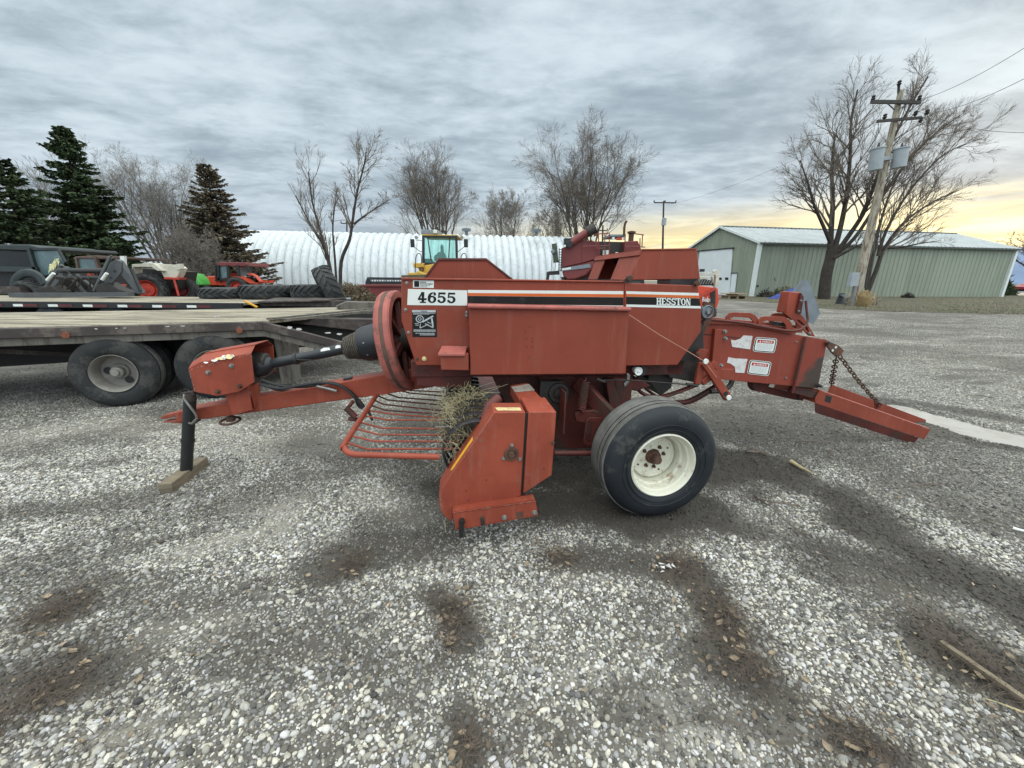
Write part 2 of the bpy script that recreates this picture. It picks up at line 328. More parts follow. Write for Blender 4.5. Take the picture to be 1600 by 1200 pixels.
build('frame_plate', plate([(958, 590), (989, 592), (986, 625), (970, 640)], .36, .02), REDD, baler, .004)
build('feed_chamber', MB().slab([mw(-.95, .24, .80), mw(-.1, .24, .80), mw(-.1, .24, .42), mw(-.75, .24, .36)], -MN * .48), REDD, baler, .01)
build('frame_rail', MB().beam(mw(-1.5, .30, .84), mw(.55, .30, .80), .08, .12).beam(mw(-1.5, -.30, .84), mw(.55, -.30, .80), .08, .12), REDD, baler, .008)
# round bearing housing on the feeder
bh = mp(873, 614, .46)
build('bearing_housing', MB().lathe(bh, MN, [(-.1, .075), (0, .075), (.008, .070), (.008, .052), (-.004, .048), (-.004, .034), (.012, .030), (.012, .018), (.02, .016), (.02, .0001)], 28).slab([mp(845, 596, .45), mp(880, 596, .45), mp(888, 625, .45), mp(874, 655, .45), mp(868, 652, .45), mp(856, 632, .45), mp(843, 620, .45)], -MN * .02), DARKST, baler)
# coil spring
p0, p1 = mp(915, 594, .50), mp(908, 641, .50); d = p1 - p0; x, y, _ = orth(d); path = []
for i in range(15 * 12 + 1): a = 2 * pi * i / 12; path.append(p0 + d * (i / 180) + (x * cos(a) + y * sin(a)) * .027)
build('coil_spring', MB().tube(path, .0052, 6).tube([p0 - d * .1, p1 + d * .12], .007, 6), REDD, baler)
build('spring_arm', plate([(898, 648), (903, 643), (930, 641), (950, 648), (958, 656), (935, 662), (915, 662), (900, 658)], .50, .03), REDD, baler, .005)
pf = build('perforated_bracket', plate([(916, 657), (921, 652.5), (952, 653), (945, 700), (914, 696), (911, 690)], .52, .012), REDD, baler, .003)
for i in range(6):
    for j in (0, 1): build('adjusting_hole', MB().disc(mp(921 + j * 4 - i * 1.0, 659 + j * 2.5 + i * 5.3, .52), MN, .0085, .0015, 10), BLKM, pf)
# axle and wheels
build('axle', MB().tube([mw(.0, .70, .385), mw(.0, -.70, .385)], .05, 16), REDD, baler)
for sg_ in (1, -1): build('axle_arm', MB().beam(mw(-.02, sg_ * .62, .40), mw(-.30, sg_ * .34, .72), .05, .12), REDD, baler, .01)
build('cross_tube', MB().tube([mp(866, 708, .70), mp(925, 708, .70)], .018, 10), REDD, baler)
for sgn in (1, -1):
    c = mw(.035, sgn * 1.07, .366); ax = MN * sgn
    rim = MB().lathe(c, ax, [(-.045, .205), (-.012, .208), (-.006, .200), (-.02, .190), (-.045, .186), (-.05, .176), (-.10, .172), (-.108, .160), (-.165, .156), (-.170, .146), (-.145, .141), (-.143, .130), (-.152, .124), (-.150, .055), (-.150, .0001)], 56)
    rim.lathe(c, ax, [(-.20, .172), (-.26, .186), (-.285, .205)], 56)
    w = build('wheel', rim, CREAM, baler, smooth=50)
    build('tyre', MB().lathe(c, ax, wheel_prof(.374, .33, .200, .006, 4), 72), TYRE, w, smooth=60)
    tr = build('tread', MB().lathe(c, ax, [(h, r + .0025) for h, r in wheel_prof(.374, .33, .200, .009, 4) if -.275 < h < -.055], 72), TREAD, w, smooth=60)
    build('hub', MB().lathe(c, ax, [(-.150, .050), (-.145, .046), (-.125, .044), (-.120, .030), (-.085, .028), (-.078, .024), (-.076, .0001)], 24), RUST, w)
    build('sidewall_ridge', MB().lathe(c, ax, [(-.0002, .262), (.0035, .264), (.0035, .268), (-.0008, .270)], 72).lathe(c, ax, [(-.004, .232), (.0005, .234), (.0005, .238), (-.002, .240)], 72), TYRE, w)
    for i in range(8):
        a = 2 * pi * i / 8 + .2; x, y, _ = orth(ax); o = c + ax * (-.151) + (x * cos(a) + y * sin(a)) * .072
        build('lug_nut', MB().lathe(o, ax, [(0, .014), (.003, .013), (.004, .010), (.016, .0095), (.016, .0001)], 6), RUST if i % 3 else CREAM, w)
    for i in range(4):
        a = 2 * pi * i / 4 + .5; o = c + ax * (-.152) + (x * cos(a) + y * sin(a)) * .108
        build('rim_hole', MB().disc(o + ax * .004, ax, .006, .003, 10), BLKM, w)

# ---- tongue, jack, gearbox, drive line, flywheel
tg = MB()
T0, T1 = [(276, 643.5), (432, 615), (607, 583.5), (700, 566)], [(273, 661), (360, 649.5), (585, 618.5), (690, 603)]
tg.slab([mp(x, y, .075) for x, y in T0 + T1[::-1]], -MN * .15)
tongue = build('tongue', tg, REDL, baler, .008)
build('hitch_clevis', MB().slab([mp(249, 654, .03), mp(256, 649, .03), mp(278, 644, .03), mp(278, 650, .03), mp(258, 655, .03)], -MN * .07).slab([mp(252, 660, .03), mp(300, 652, .03), mp(300, 662, .03), mp(280, 662, .03)], -MN * .07), REDL, tongue, .004)
build('weld_plate', MB().slab([mp(563, 600, .077), mp(607, 591, .077), mp(607, 616, .077), mp(566, 620, .077)], -MN * .002), REDL, tongue)
build('bracket', MB().slab([mp(536, 592, .05), mp(548, 590, .05), mp(549, 596, .05), mp(537, 598, .05)], -MN * .05), BLKM, tongue)
rc = mp(360, 657.5, .06); ring = [rc + V((cos(a) * .062, sin(a) * .062, .006 * sin(a))) for a in np.linspace(0, 2 * pi, 29)]
build('safety_ring', MB().tube(ring, .009, 8, False), RUST, tongue)
build('ring_boss', MB().disc(mp(360, 651, .06), -Z, .03, .035), RUST, tongue)
j0, j1 = mp(297, 622, .135), mp(291, 737, .135)
jk = build('jack', MB().tube([j0, j1], .037, 20), BLKM, baler)
jm = j0 + (j1 - j0) * .55
build('jack_collar', MB().tube([jm, jm + (j1 - j0) * .03], .042, 20), BLKM, jk)
build('jack_head', MB().tube([j0 - (j1 - j0) * .06, j0 + (j1 - j0) * .02], [.030, .040], 16).beam(mp(285, 617, .14), mp(305, 613.5, .14), .03, .03), DARKST, jk)
build('crank_handle', MB().tube([mp(288, 616, .19), mp(287, 622, .20), mp(305, 646, .19), mp(308, 653, .19), mp(300, 662, .19), mp(296, 661, .17)], .008, 8), STEEL, jk)
build('jack_bracket', MB().slab([mp(289, 652, .10), mp(303, 650, .10), mp(302, 664, .10), mp(288, 665, .10)], -MN * .09), BLKM, jk)
gsx = [(294, 573), (310.5, 560), (392, 547.5), (397.5, 597), (373.5, 612), (339, 618.6), (303, 612)]
near = [mp(x, y, .17) for x, y in gsx]; nin = [mp(x, y, .17) - MN * .34 for x, y in gsx]
# folded hood: chamfered top edge, open to the rear
t_in = [p + Z * .0 for p in nin]
gs = MB().slab([mp(294, 576, .17), mp(312, 566, .17), mp(392.5, 552, .17), mp(397.5, 597, .17), mp(373.5, 612, .17), mp(339, 618.6, .17), mp(303, 612, .17)], -MN * .006)
A1, A2, A3 = mp(294, 576, .17), mp(312, 566, .17), mp(392.5, 552, .17); up = Z * .045 - MN * .07
gs.slab([A2, A3, A3 + up, A2 + up], -MN * .006).slab([A2 + up, A3 + up, A3 + up - MN * .20, A2 + up - MN * .20], Z * .006)
gs.slab([A1, A2, A2 + up, A1 + up * .8], -Z * .004).slab([A1 + up * .8, A2 + up, A2 + up - MN * .20, A1 + up * .8 - MN * .20], -Z * .006)
gs.slab([A2 + up - MN * .20, A3 + up - MN * .20, A3 - MN * .34, A2 - MN * .34], MN * .006)
gs.slab([p - MN * .34 for p in (A1, A2, A3, mp(397.5, 597, .17), mp(373.5, 612, .17), mp(339, 618.6, .17), mp(303, 612, .17))], MN * .006)
gs.slab([A1, mp(303, 612, .17), mp(303, 612, .17) - MN * .34, A1 - MN * .34, A1 + up * .8 - MN * .2, A1 + up * .8], MA * .006)
gsh = build('gearbox_shield', gs, REDL, baler, .002)
for x, y, m in ((325.5, 582, STEEL), (362, 571.5, STEEL), (340.5, 611.5, RUST), (375, 603, RUST)): bolt(gsh, x, y, .17, .014, m, .02)
for i, (x, y, w, h) in enumerate(((346, 560, 11, 3.2), (357, 557.5, 9, 3.4), (336, 563, 6, 2.5), (322, 566.5, 4, 1.5), (363, 556, 4, 2.2), (350, 558, 5, 3.5))):
    poly = [(x + w * cos(a) * random.uniform(.6, 1.1), y + h * sin(a) * random.uniform(.5, 1.2)) for a in np.linspace(0, 2 * pi, 12)[:-1]]
    nrm = up.cross(A3 - A2).normalized(); nrm = nrm if nrm.dot(MN) > 0 else -nrm
    pts = [plane(px, py, A2 + nrm * .0015, nrm) for px, py in poly]; build('worn_decal', MB().slab(pts, nrm * .0006), LABY if i < 2 else RAWW, gsh, smooth=0)
build('gearbox', MB().box(mw(-2.78, 0, .80), (.30, .2, .2), (MA, MN, Z)).disc(mw(-2.66, 0, .84), MA, .07, .1), DARKST, baler, .01)
build('gearbox_stand', MB().slab([mp(351, 616.5, .13), mp(387, 600, .13), mp(394.5, 640.5, .13), mp(363, 649.5, .13)], -MN * .008).slab([mp(388, 602, .11), mp(404, 597, .05), mp(407, 612, .05), mp(398, 640, .09)], -MN * .01).slab([mp(351, 616.5, .13), mp(363, 649.5, .13), mp(363, 649.5, -.1), mp(351, 616.5, -.1)], MA * .008), REDL, baler, .003)
# drive shaft under its guard
q0, q1 = mp(408, 572, 0), mp(604, 531, 0); da = (q1 - q0).normalized(); Ld = (q1 - q0).length
build('shaft_bell', MB().lathe(q0 - da * .05, da, [(0, .075), (.03, .082), (.08, .078), (.12, .052), (.135, .036)], 24), BLACK, baler)
L1 = Ld * .70
pg = build('drive_shaft_guard', MB().tube([q0 + da * .02, q0 + da * L1], .037, 20).tube([q0 + da * Ld * .43, q0 + da * L1], .0405, 20), BLACK, baler)
build('guard_ring', MB().lathe(q0 + da * Ld * .275, da, [(-.012, .037), (-.010, .044), (.010, .044), (.012, .037)], 20), DARKST, pg)
hh = [(L1 - .05, .045), (L1 - .03, .065)]
for i in range(4): hh += [(L1 - .02 + i * .024, .072 + i * .006), (L1 - .008 + i * .024, .088 + i * .005)]
build('flexible_boot', MB().lathe(q0, da, hh + [(L1 + .09, .10)], 28), DARKST, pg)
x, y, _ = orth(da); wr = [q0 + da * (L1 - .03 + .11 * i / 120) + (x * cos(i * .42) + y * sin(i * .42)) * (.077 + .03 * i / 120) for i in range(121)]
build('twine_wrap', MB().tube(wr, .004, 5), mat('old twine', (.10, .085, .065, 1), .9, var=.4, vs=30), pg)
cn = build('guard_cone', MB().lathe(q0, da, [(L1 + .07, .085), (L1 + .085, .118), (L1 + .13, .134), (L1 + .22, .138), (L1 + .222, .142), (Ld - .02, .148), (Ld - .015, .12)], 36), BLACK, baler)
for a in (-.2, .5):
    for h in (.12, .22):
        o = q0 + da * (L1 + h + .02); e = (MN * cos(a) + da.cross(MN) * sin(a)); build('screw', MB().disc(o + e * .133, e, .006, .006, 8), STEEL, cn)
for u, s_ in ((.52, .035), (.62, .02)):
    o = q0 + da * Ld * u; e = (MN * .75 + Z * .66).normalized()
    build('torn_decal', MB().slab([o + e * .0415 + da * a + e.cross(da) * b for a, b in ((-s_, -.012), (s_, -.014), (s_ * .8, .008), (-s_ * .3, .016), (-s_, .006))], e * .001), RAWW, pg, smooth=0)
hn = [q0 + da * Ld * .29 + MN * .04 + V((0, 0, -.0)), q0 + da * Ld * .33 + MN * .05 - Z * .01, q0 + da * Ld * .42 + MN * .05 - Z * .03, q0 + da * Ld * .47 + MN * .045 - Z * .09]
build('guard_chain', MB().tube(hn, .004, 6), DARKST, pg)
# flywheel
fc = mp(612, 528, 0.0) + da * .02; R_ = .375
fd_ = mp(603, 453, 0) - mp(637, 607, 0); fx = MN.cross(fd_).normalized(); fx = fx if fx.dot(MA) > 0 else -fx
fx = (fx + MN * .15).normalized()
fc = (mp(603, 453, 0) + mp(637, 607, 0)) / 2 + fx * .02
fw = MB().lathe(fc, -fx, [(.060, .30), (.060, .352), (.054, .364), (.04, .371), (.014, .373), (.011, .368), (-.011, .368), (-.014, .373), (-.045, .371), (-.056, .362), (-.058, .318), (-.03, .312), (.035, .312), (.060, .30)], 96)
fly = build('flywheel', fw, REDW, baler, smooth=30)
build('worn_band', MB().lathe(fc, -fx, [(-.0105, .3722), (.0105, .3722)], 96), mat('bare rust brown band', (.095, .06, .045, 1), .75, var=.3, vs=12), fly)
build('flywheel_web', MB().lathe(fc, -fx, [(.045, .312), (.04, .12), (.05, .1), (.05, .0001)], 48).lathe(fc, fx, [(-.035, .312), (-.03, .12), (.02, .1), (.02, .0001)], 48), REDD, fly)
build('shear_hub', MB().disc(fc, da, .09, .12, 24).disc(fc, da, .045, .35, 16), DARKST, fly)
x, y, _ = orth(fx)
for i in range(6): a = 2 * pi * i / 6 + .3; build('spoke', MB().beam(fc + (x * cos(a) + y * sin(a)) * .08 + da * .02, fc + (x * cos(a) + y * sin(a)) * .292 + da * .02, .05, .035, da), REDD, fly, .004)
# hoses along the tongue
def smoothp(pts, n=6):
    out = []; P = [pts[0]] + pts + [pts[-1]]
    for i in range(1, len(P) - 2):
        for k in range(n):
            t = k / n; a, b, c, d = P[i - 1], P[i], P[i + 1], P[i + 2]
            out.append(.5 * ((2 * b) + (c - a) * t + (2 * a - 5 * b + 4 * c - d) * t * t + (3 * b - a - 3 * c + d) * t ** 3))
    return out + [pts[-1]]
for pts, q in (([(409, 594), (440, 603), (480, 604), (518, 598), (545, 610), (562, 627), (568, 634)], .10), ([(405, 600), (436, 607), (470, 602), (500, 598), (530, 602), (552, 618), (560, 634), (566, 638)], .12), ([(408, 597), (430, 608), (462, 610), (496, 606)], .03)):
    build('hydraulic_hose', MB().tube(smoothp([mp(a, b, q) for a, b in pts]), .0105, 8), HOSE, baler)
build('hose_wrap', MB().tube([mp(495, 603, .11), mp(526, 611, .11)], .011, 10), STEEL, baler)
build('hose_fitting', MB().tube([mp(560, 625, .12), mp(568, 637, .12)], .016, 8).tube([mp(573, 636, .11), mp(582, 657, .11)], .010, 8), DARKST, baler)
build('lift_cylinder', MB().tube([mp(540, 637, .17), mp(556, 652, .17)], .022, 12).tube([mp(541, 640, .17), mp(552, 627, .10)], .014, 10).tube([mp(545, 654, .16), mp(560, 656, .17)], .016, 10), REDD, baler)

# ---- wind guard (hay compressor): a bent tube across the front carrying long rods
sg = -1.80
g0, gL = mp(591, 614, 0), mp(527, 692, 1.03)
tubep = [mw(-1.80, -1.03, .57), mw(-1.80, 0, .57), g0, mw(-1.81, .9, .565), mw(-1.80, .98, .56), mw(-1.775, 1.03, .555), mw(-1.73, 1.055, .55), mw(-1.66, 1.06, .545), mp(687, 714, 1.06)]
wg = build('wind_guard', MB().tube(smoothp(tubep, 4), .0165, 12), REDL, baler)
rods = [(.93, (541, 687), (574, 702), (715, 701)), (.83, (550, 674), (585, 689.5), (720, 690)), (.72, (559, 664), (591, 679), (712, 680)), (.61, (567, 654), (597.5, 669), (708, 670)), (.49, (577, 641), (605, 656), (705, 657)),
        (.38, (580, 633), (612, 647), (704, 654)), (.27, (586, 624), (602, 641), (700, 648)), (.15, (590, 617), (600, 632), (702, 643)), (.03, (598, 612), (606, 625), (702, 634)), (-.10, (605, 611), (622, 621), (704, 627)), (-.24, (614, 610), (640, 614), (704, 620)), (-.4, (620, 608), (640, 610), (704, 613))]
for q, a, b, c in rods:
    p0 = mw(-1.80, q, .565); pb = mp(b[0], b[1], q); pc = mp(c[0], c[1], q)
    build('guard_rod', MB().tube(smoothp([p0, p0 + (pb - p0) * .9, pb + (pc - pb) * .04, pb + (pc - pb) * .5, pc], 5), .0062, 8), REDL if q > .3 else REDD, wg)
# ---- pickup: drum, stripper bands, tines
dc = sqz(mp(745, 700, .97)); DS, DZ = dc[0], dc[2]
pk = build('pickup_drum', MB().lathe(mw(DS, .95, DZ), -MN, [(0, .0001), (0, .10), (1.9, .10), (1.9, .0001)], 20), DARKST, baler)
BANDM = mat('polished dark bands', (.035, .035, .04, 1), .35, .5, var=.3, vs=9, dirt=(.10, .08, .06, 1), da=.5, ds=12)
for i in range(17):
    q = 1.0 - i * .115
    path = []
    for k in range(22):
        a = radians(70 + 215 * k / 21); r = .185
        path.append(mw(DS + r * cos(a), q, DZ + r * sin(a)))
    m = MB()
    for j in range(len(path) - 1):
        t = (path[j + 1] - path[j]); nn = t.cross(MN).normalized()
        m.add([path[j] + MN * .033, path[j + 1] + MN * .033, path[j + 1] + nn * .012, path[j] + nn * .012, path[j + 1] - MN * .033, path[j] - MN * .033], [(0, 1, 2, 3), (3, 2, 4, 5)])
    build('stripper_band', m, BANDM, pk, smooth=60)
    if i < 14:
        for a in (185 + 9 * (i % 3), 235, 140):
            a = radians(a); b = a + .35
            build('tine', MB().tube([mw(DS + .1 * cos(a), q - .055, DZ + .1 * sin(a)), mw(DS + .2 * cos(a), q - .055, DZ + .2 * sin(a)), mw(DS + .265 * cos(b * .5 + a * .5), q - .055, DZ + .265 * sin(b * .5 + a * .5))], .0032, 5), STEEL, pk)
build('feeder_trough', MB().slab([mw(DS + .1, .93, DZ - .02), mw(DS + .38, .93, DZ - .04), mw(DS + .38, -.95, DZ - .04), mw(DS + .1, -.95, DZ - .02)], -Z * .01).slab([mw(DS + .62, .60, DZ + .2), mw(DS + .62, -.9, DZ + .2), mw(DS + .62, -.9, DZ - .1), mw(DS + .62, .60, DZ - .1)], MA * .01), REDD, baler)
# near end shield: three faces of folded sheet
shp = [(772, 644), (821, 644), (814, 775), (790, 785), (709, 801), (706, 816), (696, 809), (689, 800), (685.5, 789), (686, 772), (696, 754)]
sh = build('pickup_shield', plate(shp, 1.15, .16), REDL, baler, .005)
for nm, pts, m in (('warning_decal', [(735.5, 679.5), (742, 681.5), (718, 718.5), (716, 722), (713.5, 717)], YELL),):
    # lies on the slanting front edge of the shield, its own real plane
    e0, e1 = mp(772, 644, 1.15), mp(696, 754, 1.15); nr = (e1 - e0).cross(MN).normalized(); nr = nr if nr.x < 0 else -nr
    c0 = e0 + (e1 - e0) * .42 - MN * .05; t = (e1 - e0).normalized()
    build(nm, MB().slab([c0 - MN * .02, c0 + MN * .02, c0 + t * .20 + MN * .022, c0 + t * .22, c0 + t * .20 - MN * .015], nr * .0015), m, sh, smooth=0)
tl, tr_ = mp(775, 644, 1.15), mp(819, 644, 1.15)
build('top_label', MB().slab([tl - MN * .02 + MA * .01 + Z * .0015, tr_ - MN * .02 - MA * .01 + Z * .0015, tr_ - MN * .07 - MA * .01 + Z * .0015, tl - MN * .07 + MA * .0 + Z * .0015], Z * .001), LABY, sh, smooth=0)
bc = mp(799, 709, 1.15)
bg = build('bearing_cap', MB().lathe(bc, MN, [(0, .040), (.008, .038), (.008, .026), (.003, .024), (.003, .016), (.018, .015), (.018, .0001)], 24), RUST, sh)
for dx, dy in ((1, -13), (-12.5, 7.5), (13, 8)): bolt(sh, 799 + dx, 709 + dy, 1.15, .009)
for x, y in ((732, 782), (728, 767), (760, 750)): bolt(sh, x, y, 1.15, .003, DARKST, .003, 'rivet')
build('slot_strap', plate([(815, 652), (824.5, 645), (817.5, 772), (812, 776)], 1.135, .02), BLKM, baler)
sh2 = build('drive_shield', plate([(826, 643.5), (869.5, 643.5), (862.5, 742.5), (817.5, 772)], 1.15, .26), REDL, baler, .005)
bolt(sh2, 864, 691.5, 1.15, .009, RUST); bolt(sh2, 850, 732, 1.15, .003, DARKST, .003, 'rivet')
# sloping arm cover running back to the feeder
p = [mp(822, 640, 1.02), mp(853, 629, .95), mp(824, 598, .50), mp(797, 602, .50)]
build('arm_cover', MB().slab(p, -Z * .07), REDL, baler, .005)
build('arm_dust', MB().slab([p[3] + (p[0] - p[3]) * .1 + Z * .004, p[2] + (p[1] - p[2]) * .1 + Z * .004, p[2] + (p[1] - p[2]) * .45 + Z * .004, p[3] + (p[0] - p[3]) * .35 + Z * .004], -Z * .002), mat('dusty bare patch', (.22, .19, .165, 1), .9, var=.4, vs=20), baler)
build('shield_brace', MB().tube([mp(779, 622, .93), mp(765, 634, .97), mp(757, 655, 1.0)], .03, 12), REDD, baler)
# skid shoe
sk = build('skid_shoe', MB().slab([mp(707.5, 801, 1.21), mp(837, 782.5, 1.21), mp(841, 806, 1.21), mp(712, 829, 1.21)], -MN * .012).slab([mp(707.5, 801, 1.21), mp(837, 782.5, 1.21), mp(837, 782.5, 1.21) - MN * .07, mp(707.5, 801, 1.21) - MN * .07], -Z * .01).slab([mp(712, 828, 1.21), mp(841, 805, 1.21), mp(841, 805, 1.21) - MN * .07, mp(712, 828, 1.21) - MN * .07], Z * .01), REDL, baler, .003)
build('skid_arm', MB().slab([mp(786, 772, 1.12), mp(822, 765, 1.12), mp(812, 800, 1.12), mp(790, 800, 1.12)], -MN * .03), REDD, sk)
for x, y in ((788, 808.5), (835, 801)): bolt(sk, x, y, 1.21, .013, STEEL)
build('slot', MB().slab([mp(806, 801, 1.2115), mp(818, 799, 1.2115), mp(817, 809, 1.2115), mp(808, 811, 1.2115)], -MN * .001), RUST, sk, smooth=0)
build('clamp_band', MB().slab([mp(750, 808.5, 1.216), mp(756, 807, 1.216), mp(758, 821, 1.216), mp(752, 822.5, 1.216)], -MN * .006), DARKST, sk, .003)
build('skid_pin', MB().tube([mp(721.5, 813, 1.235), mp(720.5, 838, 1.235)], .013, 12).disc(mp(721.5, 813, 1.21), MN, .016, .026), BLKM, sk)

# ---- bale chamber behind
REDCH = mat('chamber red with burnt stain', (.25, .050, .032, 1), .52, var=.13, vs=1.6, dirt=(.2, .09, .065, 1), da=.35, ds=2.2, dth=.56, spec=.28); weather(REDCH)
g = NG(REDCH.node_tree); p_ = REDCH.node_tree.nodes['Principled BSDF']; bc_ = p_.inputs['Base Color'].links[0].from_socket; pos = g.add('ShaderNodeNewGeometry').outputs['Position']
stn = None
for x, y, r in ((1275, 595, .17), (1283, 570, .09), (1262, 602, .09)):
    dd = g.add('ShaderNodeVectorMath', {0: pos, 1: tuple(mp(x, y, .25))}, operation='DISTANCE').outputs['Value']; dd = g.math('DIVIDE', dd, r); stn = dd if stn is None else g.math('MINIMUM', stn, dd)
stn = g.math('ADD', stn, g.math('MULTIPLY', g.math('SUBTRACT', g.noise(pos, 14, 6, .65), .5), 1.1))
g.l.new(g.mix(g.ss(stn, 1.05, .6, 0, .93), bc_, (.055, .048, .040, 1)), p_.inputs['Base Color'])
ch = build('bale_chamber', MB().slab([mp(1040, 488, .25), mp(1161, 509, .25), mp(1293, 531, .25), mp(1278, 607, .25), mp(1147, 595, .25), mp(1040, 583, .25)], -MN * .012), REDCH, baler, .003)
top = [mp(1040, 488, .25), mp(1293, 531, .25)]; bot = [mp(1040, 583, .25), mp(1278, 607, .25)]
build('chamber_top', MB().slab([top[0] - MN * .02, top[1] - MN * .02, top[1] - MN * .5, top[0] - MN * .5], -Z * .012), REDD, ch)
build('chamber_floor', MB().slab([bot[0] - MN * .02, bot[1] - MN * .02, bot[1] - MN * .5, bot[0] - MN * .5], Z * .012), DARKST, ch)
build('chamber_far_side', MB().slab([p - MN * .49 for p in (top[0], top[1], bot[1], bot[0])], -MN * .012), RED, ch)
build('chamber_rail', MB().slab([mp(1050, 497, .272), mp(1161, 503.5, .272), mp(1240, 519, .272), mp(1240, 523, .272), mp(1161, 508, .272), mp(1050, 503, .272)], -MN * .05), REDL, ch, .003)
build('chamber_rib', plate([(1118, 514), (1136, 515), (1121, 574), (1112, 572)], .285, .035), RED, ch, .004)
build('chamber_rib', MB().tube([mp(1258.5, 526, .27), mp(1238, 614, .27)], .012, 8), REDD, ch)
build('chamber_foot', plate([(1117, 576), (1147, 577), (1147, 595), (1119, 592)], .30, .05), RED, ch, .004)
build('crease', MB().slab([mp(1098, 521, .253), mp(1175, 530, .253), mp(1175, 531, .253), mp(1098, 522.5, .253)], -MN * .003), DARKST, ch)
for x, y in ((1132, 518), (1133, 529), (1126, 571)): bolt(ch, x, y, .287, .014, STEEL, .02)
for x, y in ((1243.5, 534), (1227.5, 590.5)): bolt(ch, x, y, .25, .008, STEEL)
# decals
build('torn_decal', sheet([(1142, 531), (1149, 532), (1157, 529), (1162, 524), (1176, 525), (1172, 546), (1152, 543), (1144, 542)], .252), RAWW, ch, smooth=0)
build('torn_decal', sheet([(1138, 558), (1148, 560), (1168, 561), (1163, 583), (1149, 582), (1148, 573), (1141, 568), (1136, 567)], .252), RAWW, ch, smooth=0)
def danger(c):
    f = quad(c, .252); 
    def rr(u0, v0, u1, v1, r, d):
        pts = []
        for cx, cy, s_ in ((u1 - r, v0 + r * 1.4, -90), (u1 - r, v1 - r * 1.4, 0), (u0 + r, v1 - r * 1.4, 90), (u0 + r, v0 + r * 1.4, 180)):
            for k in range(5): a = radians(s_ + 22.5 * k); pts.append(f(cx + r * cos(a), cy + r * 1.4 * sin(a), d))
        return MB().slab(pts, -MN * .0005)
    o = build('danger_decal', rr(0, 0, 1, 1, .12, .0008), WHITE, baler, smooth=0)
    build('border', rr(.025, .035, .975, .965, .11, .0014), INK, o, smooth=0)
    build('ground', rr(.07, .09, .93, .91, .08, .0020), WHITE, o, smooth=0)
    build('header', band(f, .13, .87, .17, .38, .0026), DRED, o, smooth=0)
    m = MB().slab([f(.26, .21, .0032), f(.31, .35, .0032), f(.21, .35, .0032)], -MN * .0004)
    # DANGER, as narrow strokes
    u = .36
    for L in ([(0, 0, 0, 1), (0, 0, .7, .2), (.7, .2, .7, .8), (0, 1, .7, .8)], [(0, 1, .4, 0), (.4, 0, .8, 1), (.15, .6, .65, .6)], [(0, 1, 0, 0), (0, 0, .75, 1), (.75, 1, .75, 0)], [(.8, .1, .2, 0), (.1, .1, 0, .8), (.1, 1, .8, .9), (.8, .9, .8, .5)], [(0, 0, 0, 1), (0, 0, .7, 0), (0, .5, .6, .5), (0, 1, .7, 1)], [(0, 0, 0, 1), (0, 0, .7, .1), (.7, .1, .6, .5), (0, .5, .6, .5), (.3, .5, .75, 1)]):
        for k, (x0, y0, x1, y1) in enumerate(L): ln(f, m, (u + x0 * .058, .22 + y0 * .12), (u + x1 * .058, .22 + y1 * .12), .009, .0031 + .00008 * k)
        u += .078
    build('wording', m, WHITE, o, smooth=0)
    m = MB()
    for i in range(6):
        v = .44 + i * .072; u = .14
        while u < .84: w = random.uniform(.03, .09); band(f, u, min(u + w, .87), v, v + .028, .0027, m); u += w + .02
    build('print', m, GREYT, o, smooth=0)
danger([(1180.5, 526.5), (1215, 529), (1210, 552), (1175.5, 549)])
danger([(1171.5, 562), (1206, 565.5), (1201, 588), (1167, 584)])
# arched plates above the chamber
def arch(q, x0, x1, yt, yb0, yb1, w):
    pts = [(x0, yb0), (x0 + 1, yt + 7), (x0 + 6, yt + 1), (x0 + 12, yt), (x1 - 13, yt + 1), (x1 - 5, yt + 5), (x1, yt + 12), (x1, yb1), (x1 - w, yb1), (x1 - w - 1, yt + 14), (x1 - w - 6, yt + 9), (x0 + 14, yt + 7), (x0 + 8, yt + 9), (x0 + 7, yb0)]
    return MB().slab([mp(a, b, q) for a, b in pts], -MN * .012)
build('tension_arch', arch(.16, 1134, 1186, 488, 503, 509, 8), RED, ch, .002)
build('tension_arch', arch(.17, 1184, 1238, 494, 511, 519, 9), RED, ch, .002)
build('tension_arch', arch(-.1, 1202, 1254, 489, 508, 520, 9), RED, ch, .002)
build('tension_rail', MB().beam(mp(1110, 504, .10), mp(1240, 517, .10), .06, .05).beam(mp(1110, 500, -.15), mp(1240, 512, -.15), .06, .05), RED, ch, .004)
build('rail_gap', MB().beam(mp(1206, 505, .12), mp(1230, 508, .12), .04, .03), DARKST, ch)
ps = build('rear_post', MB().slab([mp(1235, 455.5, .12), mp(1252, 457, .12), mp(1244, 491, .12), mp(1227, 489, .12)], -MN * .10), REDL, baler, .008)
build('post_plate', MB().slab([mp(1252, 458, .14), mp(1256, 464, .14), mp(1252, 490, .14), mp(1245, 489, .14)], -MN * .02), REDD, ps)
for x, y in ((1251, 470), (1247.5, 486)): bolt(ps, x, y, .145, .008)
build('rear_brace', MB().slab([mp(1226, 489, .13), mp(1250, 489, .13), mp(1257, 497, .13), mp(1274, 526, .13), mp(1266, 525, .13), mp(1262, 512, .13), mp(1249, 500, .13), mp(1238, 500, .13)], -MN * .03).slab([mp(1262, 523, .13), mp(1268, 523, .13), mp(1240, 496, .13), mp(1236, 496, .13)], -MN * .01), RED, ch, .003)
bolt(ch, 1264.5, 521, .14, .012)
smv = [(1252, 437.5), (1264, 438), (1281.5, 489), (1271, 506.5), (1222, 487), (1219, 481)]
build('warning_triangle', MB().slab([mp(x, y, -.02) for x, y in smv], -MN * .003), GALV, ch, smooth=0)
